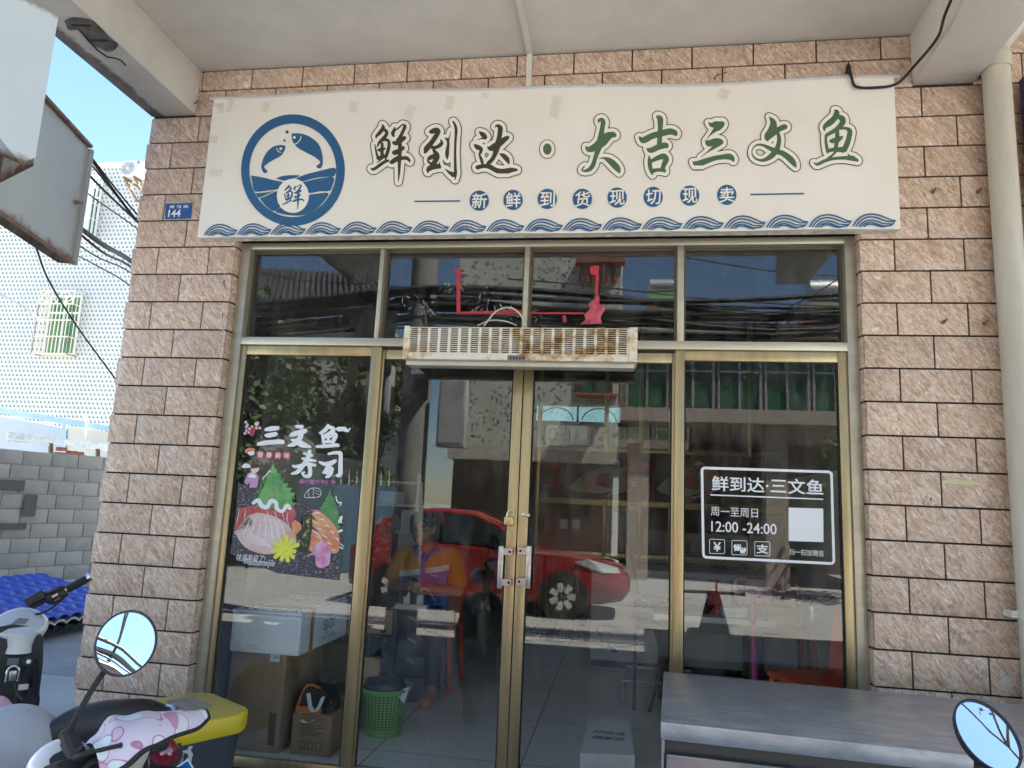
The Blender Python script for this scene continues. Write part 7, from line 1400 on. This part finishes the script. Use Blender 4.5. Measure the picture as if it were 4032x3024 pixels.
def mirror(parent, c, n, a, b, roll, depth=.022):
    r_, u, n = oval_frame(c, n, EZ, roll); ring = lambda s, h: [c+r_*a*s*math.cos(t)+u*b*s*math.sin(t)+n*h for t in np.linspace(0, 2*math.pi, 41)[:-1]]
    h = MB().loft([ring(.55, -depth*1.5), ring(.88, -depth), ring(1.0, -depth*.4), ring(1.03, .0), ring(1.03, .005), ring(.97, .005), ring(.965, .001)]).build('mirror_shell', M('scooter_black'), parent, 50)
    MB().loft([ring(.964, .0012), ring(.5, .0017), ring(.01, .0019)]).build('mirror_glass', M('mirror_glass'), h, 60); return h
P3 = lambda px, py, d: CAM+ray(px, py)*d
# --- scooter with white dash, black leg shield and long black seat
E_f, E_r = P3(95, 2600, 3.3), P3(640, 2900, 2.78); ax = (E_r-E_f); ax.z = 0; ax.normalize(); sd_ = Vector((-ax.y, ax.x, 0))
A_ = thing('black_seat_scooter', ((E_f.x+E_r.x)/2, (E_f.y+E_r.y)/2, 0), 'scooter with white dash, black leg shield and long black seat by the left pillar', 'scooter')
rt_ = (P3(340, 2300, 3.45)-P3(150, 2385, 3.3)).normalized()
dc = P3(80, 2450, 3.28)
vw = (CAM-dc).normalized(); r0_ = vw.cross(EZ).normalized()*-1; u0_ = r0_.cross(vw).normalized()*-1
if u0_.z < 0: u0_ = -u0_
if r0_.dot(_R) < 0: r0_ = -r0_
dn = (vw+EZ*.55).normalized(); du = (EZ-dn*EZ.dot(dn)).normalized(); dr = du.cross(dn)
if dr.dot(_R) < 0: dr = -dr
def dring(s, h, oy=0): return [dc+dr*(.098*s*math.cos(t)*(1.12-.16*math.sin(t)))+du*(.075*s*math.sin(t)+oy)+dn*h for t in np.linspace(0, 2*math.pi, 33)[:-1]]
dash = MB().loft([dring(.75, -.09, -.05), dring(.85, -.06, -.03), dring(1.0, -.028), dring(1.0, -.006), dring(.93, .004), dring(.86, .004)]).build('dash_housing', M('scooter_white'), A_, 50)
MB().loft([dring(.855, .0045), dring(.6, .016), dring(.05, .0205)]).build('dash_cover', M('display_grey'), dash, 50)
mb = MB(); mb.poly([dc+dr*x*.034+du*y*.015+dn*.0245+du*-.006 for x, y in ((-1, -1), (.55, -1), (1, .6), (-.3, 1))]); mb.build('screen', M('grille_grey'), dash, fix=False)
ck = P3(70, 2540, 3.27); mb = MB(); mb.lathe([(.058, 0), (.056, .03), (.064, .06), (.075, .09)], ck-EZ*.03, EZ, 24, 1.1, .85); mb.build('steering_cowl', M('scooter_white'), A_, 50)
b0 = P3(118, 2420, 3.33); b1 = P3(165, 2370, 3.37); b2 = P3(262, 2322, 3.42); b3 = P3(345, 2278, 3.46)
MB().tube(smooth_path([b0, P3(128, 2390, 3.35), b1, P3(215, 2345, 3.39), b2], 5), .0125, 10).build('handlebar', M('rubber'), A_, 50)
mb = MB(); L_ = 24; mb.tube([b2.lerp(b3, i/L_) for i in range(L_+1)], [.0195 if i % 2 else .0175 for i in range(L_+1)], 14); grip = mb.build('grip', M('rubber'), A_, 60)
d = (b3-b2).normalized(); MB().tube([b3, b3+d*.016], .021, 14).build('grip_end', M('bright_chrome'), grip, 40); MB().tube([b2-d*.012, b2+d*.004], .022, 14).build('grip_collar', M('bright_chrome'), grip, 40)
sw = b1.lerp(b2, .58); MB().tube([sw-d*.045, sw-d*.03, sw+d*.03, sw+d*.042], [.022, .034, .034, .024], 14).build('switch_pod', M('scooter_black'), A_, 40)
v2 = (CAM-sw).normalized(); v2 = (v2-d*v2.dot(d)).normalized(); w2_ = d.cross(v2)
if w2_.z < 0: w2_ = -w2_
for off, m_2 in ((.02, 'button_red'), (0, 'label_white'), (-.021, 'button_red')): MB().obox(sw+v2*.030+w2_*off, d*.013, w2_*.0055, v2*.006, .003).build('switch', M(m_2), A_, 40)
mb = MB(); q = b1+w2_*.03; mb.obox(q+v2*.01-d*.012, d*.042, w2_*.02, v2*.02, .006); mb.build('brake_master', M('scooter_black'), A_, 40)
MB().tube(smooth_path([q+d*.02, q+d*.06+v2*.05-w2_*.01, q+d*.12+v2*.055-w2_*.02], 5), .007, 8).build('brake_lever', M('rubber'), A_, 50)
MB().tube(smooth_path([b2-w2_*.02, P3(215, 2385, 3.36), P3(175, 2410, 3.33), P3(140, 2420, 3.31)], 6), .005, 7).build('brake_hose', M('rubber'), A_, 60)
# leg shield, key lock, hook
ls = P3(20, 2640, 3.22); vwl = (CAM-ls); vwl.z = 0; vwl.normalize(); lr = EZ.cross(vwl).normalized()
if lr.dot(_R) < 0: lr = -lr
def lsring(o): return [ls+lr*x+EZ*z+vwl*(o+.02*(1-(x/.16)**2)) for x, z in ((-.19, .10), (-.12, .175), (0, .20), (.09, .185), (.128, .13), (.140, .02), (.142, -.10), (.125, -.22), (.09, -.36), (0, -.44), (-.1, -.42), (-.18, -.3), (-.2, -.1))]
sh3 = MB().loft([lsring(-.03), lsring(-.003), [p+vwl*.003 for p in lsring(0)]]).build('leg_shield', M('scooter_black'), A_, 40)
q = P3(112, 2605, 3.19); MB().lathe([(.024, -.01), (.024, .02), (.019, .026)], q, vwl+EZ*.2, 20).build('charge_cap', M('rubber'), sh3, 40); MB().lathe([(.009, .0265), (.009, .029)], q, vwl+EZ*.2, 14).build('cap_badge', M('label_white'), sh3, 40)
q = P3(50, 2655, 3.19); MB().tube(smooth_path([q+lr*-.022-EZ*.03, q+lr*-.02+EZ*.02, q+EZ*.035, q+lr*.02+EZ*.02, q+lr*.022-EZ*.03], 5), .006, 8).build('bag_hook', M('bright_chrome'), sh3, 50); MB().obox(q-EZ*.005+vwl*.004, lr*.014, EZ*.022, vwl*.006, .004).build('key_lock', M('satin_alu'), sh3, 40)
q = P3(92, 2705, 3.12); MB().obox(q, lr*.018, EZ*.011, vwl*.008, .003).build('key_fob', M('blossom_print'), sh3, 40); MB().tube(smooth_path([P3(60, 2690, 3.15), P3(75, 2735, 3.12), P3(95, 2760, 3.1)], 4), .008, 7).build('strap', M('rubber'), sh3, 50)
mb = MB(); q = P3(52, 2605, 3.195); mb.obox(q, lr*.022, EZ*.014, vwl*.0015); mb.build('warning_label', M('ink_grey'), sh3)
# body: floorboard, seat, tail, wheels
hb = .33
F0 = Vector((E_f.x, E_f.y, 0)); tail = Vector((E_r.x, E_r.y, 0)); Ls = (tail-F0).length
Q = lambda s, side, z: F0+ax*s+sd_*side+EZ*z
MB().obox(Q(.30, 0, .24), ax*.26, sd_*.13, EZ*.03, .015).build('floorboard', M('scooter_black'), A_, 40)
mb = MB(); mb.loft([[Q(s, x*w2, z0+(z1-z0)*h) for x, h in ((-1, 0), (-1, .6), (-.7, 1), (.7, 1), (1, .6), (1, 0))] for s, w2, z0, z1 in ((.46, .09, .22, .50), (.55, .13, .25, .60), (.8, .15, .28, .63), (1.05, .13, .38, .64), (Ls+.05, .08, .48, .62))]); mb.build('rear_body', M('scooter_black'), A_, 50)
st0, st1 = P3(215, 2985, 2.62), P3(628, 2822, 2.74)
sax = (st1-st0); sup = EZ
def seat_ring(t):
    px = 168+(640-168)*t; top = np.interp(t, (0, .06, .17, .32, .5, .75, .92, 1), (2975, 2900, 2815, 2778, 2762, 2758, 2782, 2818)); bot = np.interp(t, (0, .1, .3, .6, .9, 1), (2990, 2992, 2965, 2905, 2850, 2828)); dd = 2.60+.14*t
    hi, lo = P3(px, top, dd), P3(px, bot+40, dd); c = (hi+lo)/2; h = (hi-lo).length/2; w_ = float(np.interp(t, (0, .1, .3, .7, 1), (.04, .09, .135, .14, .07)))
    back = Vector((.40, .92, 0)).normalized()
    return [c+EZ*h*math.sin(a)*(1 if math.sin(a) > 0 else .9)+back*(w_*(1+.0)*math.cos(a)) for a in np.linspace(0, 2*math.pi, 25)[:-1]]
MB().loft([seat_ring(t) for t in np.linspace(0, 1, 20)]).build('seat', M('seat_vinyl'), A_, 70)
mb = MB(); mb.tube(smooth_path([P3(618, 2818, 2.80), P3(640, 2795, 2.79), P3(662, 2786, 2.78), P3(684, 2790, 2.76), P3(690, 2815, 2.74), P3(688, 2850, 2.73)], 6), .0135, 12); mb.build('grab_rail', M('satin_alu'), A_, 60)
tl = P3(648, 2958, 2.66); tv = (CAM-tl).normalized(); tv = (tv+_R*.35).normalized(); ru, uu, _n = oval_frame(tl, tv, EZ, R(-12))
mb = MB(); mb.lathe([(.03, -.06), (.062, -.02), (.058, .0), (.04, .012), (.012, .017)], tl, tv, 24, .78, 1.0); mb.v = [tuple(v) for v in mb.v]; mb.build('tail_light', M('lens_red'), A_, 60)
MB().lathe([(.05, -.09), (.082, -.055), (.078, -.02)], tl, tv, 24, .80, 1.0).build('tail_shroud', M('scooter_black'), A_, 50)
mb = MB(); pq = [P3(668, 3040, 2.55), P3(738, 2992, 2.55), P3(775, 3050, 2.56), P3(720, 3110, 2.56)]; mb.prism(pq, tv*.003); pl2 = mb.build('number_plate', M('plate_print_blue'), A_)
MB().tube([p+tv*.004 for p in pq], .004, 6, close=True).build('plate_rim', M('label_white'), pl2, 40)
for s, r_ in ((-.02, .21), (Ls-.12, .21)):
    c = Q(s, 0, r_+.005); mb = MB(); mb.lathe([(.12, -.045), (.19, -.04), (.21, -.015), (.21, .015), (.19, .04), (.12, .045)], c, sd_, 30); wh = mb.build('wheel', M('tyre'), A_, 40); mb = MB(); mb.lathe([(.12, -.03), (.03, -.035), (.03, .035), (.12, .03)], c, sd_, 24); mb.build('rim', M('satin_alu'), wh, 40)
mb = MB(); mb.tube([Q(-.02, -.06, .22), Q(.06, -.04, .62), Q(.07, 0, .8)], .02, 10); mb.tube([Q(-.02, .06, .22), Q(.06, .04, .62), Q(.07, 0, .8)], .02, 10); mb.build('fork', M('rubber'), A_, 50)
# grey helmet hanging in the footwell
hc = P3(65, 2925, 2.55); hvw = (CAM-hc).normalized()
H2 = thing('helmet', hc-EZ*.13, 'plain matt grey half helmet hanging on the scooter before the leg shield', 'helmet')
mb = MB(); Mx = Matrix.Rotation(R(18), 3, hvw); 
def hf(u, v):
    a = u*2*math.pi; t = v*math.pi*.60; e = Vector((math.sin(t)*math.cos(a)*.150, math.sin(t)*math.sin(a)*.130, math.cos(t)*.132)); return e
up_h = (_R*.55+EZ*.75+hvw*.45).normalized(); xh = up_h.orthogonal().normalized(); yh = up_h.cross(xh)
for k in range(1): mb.grid(lambda u, v: hc-up_h*.01+xh*hf(u, v).x+yh*hf(u, v).y+up_h*hf(u, v).z, 44, 20)
hm = mb.build('shell', M('helmet_grey'), H2, 80)
MB().tube([hc-up_h*.01+xh*hf(u, 1).x+yh*hf(u, 1).y+up_h*hf(u, 1).z for u in np.linspace(0, 1, 45)[:-1]], .006, 8, close=True).build('edge_trim', M('rubber'), H2, 60)
q = P3(20, 2842, 2.405); 
mat('pink_fabric', (.62, .38, .42), .9, var=.1, scale=10, bump=.3, bscale=20)
o = thing('pink_pouch', P3(10, 2840, 2.7), 'pink printed fabric cover peeking out behind the grey helmet', 'cover'); MB().ell(P3(-20, 2850, 2.72), .07, .05, .10, 18, 12).build('pouch', M('pink_fabric'), o, 70)
# --- nearest scooter: mirror, clamp, lever, grip and the pink sun cover over its right hand grip
Bq = P3(300, 3000, 1.42)
B_ = thing('mirror_scooter', (Bq.x, Bq.y, 0), 'white scooter nearest the viewer with a round black mirror and a covered right grip', 'scooter')
mc = P3(497, 2532, 1.47); mn = (CAM-mc).normalized()+_R*.30+EZ*.22
mirror(B_, mc, mn, .056, .063, R(-14), .030)
s0, s1 = P3(268, 2895, 1.43), P3(412, 2640, 1.475); MB().tube(smooth_path([s0, P3(285, 2855, 1.43), P3(350, 2735, 1.45), s1, P3(440, 2600, 1.49)], 6), .0058, 10).build('mirror_stem', M('rubber'), B_, 60)
cdir2 = (P3(255, 2880, 1.43)-P3(310, 3000, 1.40)).normalized(); q = P3(282, 2935, 1.41)
MB().lathe([(.014, -.045), (.017, -.042), (.017, .012), (.0135, .014), (.0135, .03), (.009, .034)], q, cdir2, 10).build('mirror_clamp', M('scooter_black'), B_, 30)
MB().tube(smooth_path([P3(300, 2985, 1.37), P3(330, 2972, 1.36), P3(400, 2952, 1.36), P3(478, 2934, 1.36)], 5), [.007]*6+[.0042]*9+[.005], 8).build('brake_lever', M('rubber'), B_, 50)
MB().tube(smooth_path([P3(305, 2962, 1.37), P3(330, 2942, 1.375)], 4), .006, 7).build('clutch_stub', M('rubber'), B_, 50)
g0, g1 = P3(380, 3030, 1.44), P3(640, 2920, 1.60); d = (g1-g0).normalized()
MB().tube([g0-d*.10, g0+d*.02], .042, 16).build('switch_pod', M('scooter_black'), B_, 40); MB().tube([g0+d*.0202, g0+d*.034], .044, 18).build('ring', M('anodised_red'), B_, 40); MB().tube([g0+d*.0342, g1], .019, 14).build('grip', M('rubber'), B_, 50)
mb = MB(); mb.ell(P3(235, 3035, 1.46), .062, .06, .060, 24, 14); mb.build('handlebar_cowl', M('scooter_white'), B_, 70)
MB().tube(smooth_path([P3(330, 3030, 1.36), P3(370, 3000, 1.37), P3(420, 3010, 1.38), P3(440, 3060, 1.38)], 5), .006, 7).build('cable_sheath', M('rubber'), B_, 60)
Bz = lambda x, y, z: Vector((Bq.x+x, Bq.y+y, z))
mb = MB(); mb.loft([[Bz(x*w2, y*.05+o2, z) for x, y in ((-1, -1), (1, -1), (1.1, .3), (.5, 1.2), (-.5, 1.2), (-1.1, .3))] for w2, o2, z in ((.12, .02, .24), (.19, .05, .36), (.20, .06, .60), (.15, .05, .80), (.06, .04, .90))]); mb.build('leg_shield', M('scooter_black'), B_, 50)
MB().tube([Bz(0, .06, .5), Bz(0, .0, .95), Bz(0, -.03, 1.08)], .028, 12).build('steering_column', M('rubber'), B_, 50)
for sx6 in (-1, 1): MB().tube([Bz(sx6*.06, .33, .22), Bz(sx6*.055, .22, .45), Bz(sx6*.04, .12, .62)], .018, 8).build('fork', M('rubber'), B_, 50)
mb = MB(); mb.grid(lambda u, v: Bz((v-.5)*.13, .33+.245*math.cos(math.pi*(.12+.72*u)), .225+.245*math.sin(math.pi*(.12+.72*u))-.03*(2*v-1)**2), 20, 6); mb.build('mudguard', M('scooter_black'), B_, 60, fix=False)
mb = MB(); mb.ell(Bz(0, .17, .78), .08, .05, .06, 18, 10); mb.build('headlight', M('lamp_clear'), B_, 60)
mb = MB()
for i_ in range(9):
    for z0_ in (.70, .80, .90): mb.tube([Bz(-.14, .24, z0_), Bz(.14, .24, z0_), Bz(.14, .44, z0_), Bz(-.14, .44, z0_)], .004, 5, close=True)
    x_ = -.14+.28*i_/8; mb.tube([Bz(x_, .44, .70), Bz(x_, .44, .90)], .003, 5); mb.tube([Bz(x_, .24, .70), Bz(x_, .44, .70)], .003, 5); mb.tube([Bz(x_, .24, .70), Bz(x_, .24, .90)], .003, 5)
mb.build('basket', M('rubber'), B_, 50)
MB().obox(Bz(0, -.22, .26), EX*.12, Vector((0, .24, 0)), EZ*.03, .015).build('floorboard', M('scooter_black'), B_, 40)
mb = MB(); mb.loft([[Bz(x*w2, y_, z) for x, z in ((-1, z0_), (-1, (z0_+z1_)/2), (-.7, z1_), (.7, z1_), (1, (z0_+z1_)/2), (1, z0_))] for y_, w2, z0_, z1_ in ((-.45, .10, .24, .5), (-.6, .14, .26, .62), (-.95, .14, .32, .66), (-1.2, .08, .48, .64))]); mb.build('rear_body', M('scooter_black'), B_, 50)
mb = MB(); mb.ell(Bz(0, -.82, .69), .14, .40, .055, 20, 10); mb.build('seat', M('seat_vinyl'), B_, 70)
c = Bz(0, -1.05, .215); mb = MB(); mb.lathe([(.12, -.045), (.19, -.04), (.21, -.015), (.21, .015), (.19, .04), (.12, .045)], c, EX, 30); wq = mb.build('wheel', M('tyre'), B_, 40); mb = MB(); mb.lathe([(.12, -.03), (.03, -.035), (.03, .035), (.12, .03)], c, EX, 24); mb.build('rim', M('satin_alu'), wq, 40)
c = Bz(0, .33, .225); mb = MB(); mb.lathe([(.12, -.045), (.19, -.04), (.21, -.015), (.21, .015), (.19, .04), (.12, .045)], c, EX, 30); wq = mb.build('wheel', M('tyre'), B_, 40); mb = MB(); mb.lathe([(.12, -.03), (.03, -.035), (.03, .035), (.12, .03)], c, EX, 24); mb.build('rim', M('satin_alu'), wq, 40)
# pink and white sun cover
def cover_mat():
    m, t, N, L, b = nodes('printed_cover'); tc = N.new('ShaderNodeTexCoord'); vo = N.new('ShaderNodeTexVoronoi'); vo.feature = 'F1'; vo.inputs['Scale'].default_value = 19; vo.inputs['Randomness'].default_value = 1
    nz_ = noise(N, L, tc.outputs['Object'], 10, 2); ad = N.new('ShaderNodeVectorMath'); ad.operation = 'ADD'; L.new(tc.outputs['Object'], ad.inputs[0]); cb = N.new('ShaderNodeCombineXYZ'); L.new(math_(N, L, 'MULTIPLY', nz_, .08), cb.inputs[0]); L.new(math_(N, L, 'MULTIPLY', nz_, .05), cb.inputs[2]); L.new(cb.outputs[0], ad.inputs[1]); L.new(ad.outputs[0], vo.inputs['Vector'])
    k = ramp(N, L, vo.outputs['Distance'], .52, .54); rim = math_(N, L, 'MULTIPLY', ramp(N, L, vo.outputs['Distance'], .49, .51), math_(N, L, 'SUBTRACT', 1.0, ramp(N, L, vo.outputs['Distance'], .54, .56)))
    sp_ = N.new('ShaderNodeSeparateColor'); L.new(vo.outputs['Color'], sp_.inputs[0]); pick = math_(N, L, 'GREATER_THAN', sp_.outputs[0], .5)
    blot = mixc(N, L, sp_.outputs[1], (.74, .70, .74), (.56, .27, .38)); blot = mixc(N, L, pick, (.70, .76, .77), blot)
    c = mixc(N, L, k, blot, (.68, .60, .69)); c = mixc(N, L, rim, c, (.45, .20, .32)); L.new(c, b.inputs['Base Color']); b.inputs['Roughness'].default_value = .7
    n = noise(N, L, tc.outputs['Object'], 22, 4); bp = N.new('ShaderNodeBump'); bp.inputs['Strength'].default_value = .35; bp.inputs['Distance'].default_value = .01; L.new(n, bp.inputs['Height']); L.new(bp.outputs[0], b.inputs['Normal']); return m
cover_mat()
C_ = thing('handlebar_cover', P3(560, 2900, 1.45), 'pink and white printed fabric sun cover with black piping over the near scooter grip', 'cover')
TOP = [(318, 2960, 1.44), (370, 2895, 1.47), (424, 2832, 1.50), (500, 2822, 1.53), (580, 2812, 1.56), (680, 2812, 1.60), (760, 2808, 1.64), (800, 2803, 1.66)]
BOT = [(400, 3080, 1.34), (450, 3050, 1.34), (510, 3000, 1.355), (580, 2950, 1.385), (650, 2918, 1.43), (720, 2888, 1.49), (780, 2868, 1.55), (822, 2828, 1.62)]
tp, bt = smooth_path(TOP, 8), smooth_path(BOT, 8); NN = len(tp)-1
def cf(u, v):
    i = min(int(u*NN), NN-1); f = u*NN-i; a = P3(*(np.array(tp[i])*(1-f)+np.array(tp[i+1])*f)); b = P3(*(np.array(bt[i])*(1-f)+np.array(bt[i+1])*f)); p = a.lerp(b, v); bulge = math.sin(v*math.pi)**.8*(.035*(1-u)**.5+.012)
    return p+((CAM-p).normalized()*.7+EZ*.7)*bulge+EZ*.004*math.sin(u*26+v*4)*(1-v*.3)*(1-u)
mb = MB(); mb.grid(cf, 56, 22); mb.build('fabric', M('printed_cover'), C_, 80, fix=False)
MB().tube([cf(u, 1) for u in np.linspace(0, 1, 50)]+[cf(1, v) for v in np.linspace(.95, 0, 8)], .0045, 8).build('piping', M('rubber'), C_, 60)
mb = MB(); mb.grid(lambda u, v: cf(u*.42, 1).lerp(P3(500+u*70, 3080, 1.50), v)+Vector((0, .012, -.006)), 30, 10); mb.build('lining', M('beige_lining'), C_, 80, fix=False)
mb = MB(); mb.tube(smooth_path([cf(.46, 1)+Vector((0, .004, -.002)), P3(575, 2990, 1.42), P3(578, 3060, 1.44)], 5), .005, 7); mb.build('zip', M('rubber'), C_, 60)
# --- right hand mirror of another scooter
Dq = P3(3870, 3060, 1.37); D_ = thing('right_scooter', (Dq.x, Dq.y, 0), 'scooter at the lower right of which only an oval mirror shows', 'scooter')
mc = P3(3885, 2896, 1.37); vwd = (mc-CAM).normalized(); rr_ = Vector((.40, -.48, .78)).normalized(); mn = (rr_-vwd).normalized()
mirror(D_, mc, mn, .050, .066, R(16), .024)
MB().tube(smooth_path([mc-mn*.03-EZ*.02, P3(3852, 2990, 1.39), P3(3850, 3040, 1.39), P3(3845, 3140, 1.38), P3(3840, 3250, 1.38)], 6), .007, 10).build('mirror_stem', M('rubber'), D_, 60)
hb0 = P3(3840, 3250, 1.38); MB().tube([hb0+Vector((-.25, .02, 0)), hb0, hb0+Vector((.2, .0, 0))], .012, 10).build('handlebar', M('rubber'), D_, 50)
mb = MB(); mb.loft([[hb0+Vector((-.02, 0, 0))+Vector((x*w2, y*w2, z-hb0.z)) for x, y in ((-1, -.6), (1, -.6), (1.1, .4), (.6, 1), (-.6, 1), (-1.1, .4))] for w2, z in ((.14, .3), (.14, .55), (.09, .8), (.04, hb0.z-.013))]); mb.build('front_body', M('scooter_black'), D_, 50)
for dy in (.35, -.75): c = hb0+Vector((-.02, dy, .215-hb0.z)); mb = MB(); mb.lathe([(.12, -.045), (.19, -.04), (.21, -.015), (.21, .015), (.19, .04), (.12, .045)], c, EX, 30); mb.build('wheel', M('tyre'), D_, 40)
mb = MB(); mb.obox(hb0+Vector((-.02, -.5, .62-hb0.z)), EX*.12, Vector((0, .3, 0)), EZ*.05, .03); mb.build('seat', M('seat_vinyl'), D_, 40); mb = MB(); mb.obox(hb0+Vector((-.02, -.35, .4-hb0.z)), EX*.10, Vector((0, .35, 0)), EZ*.16, .04); mb.build('rear_body', M('scooter_black'), D_, 40)
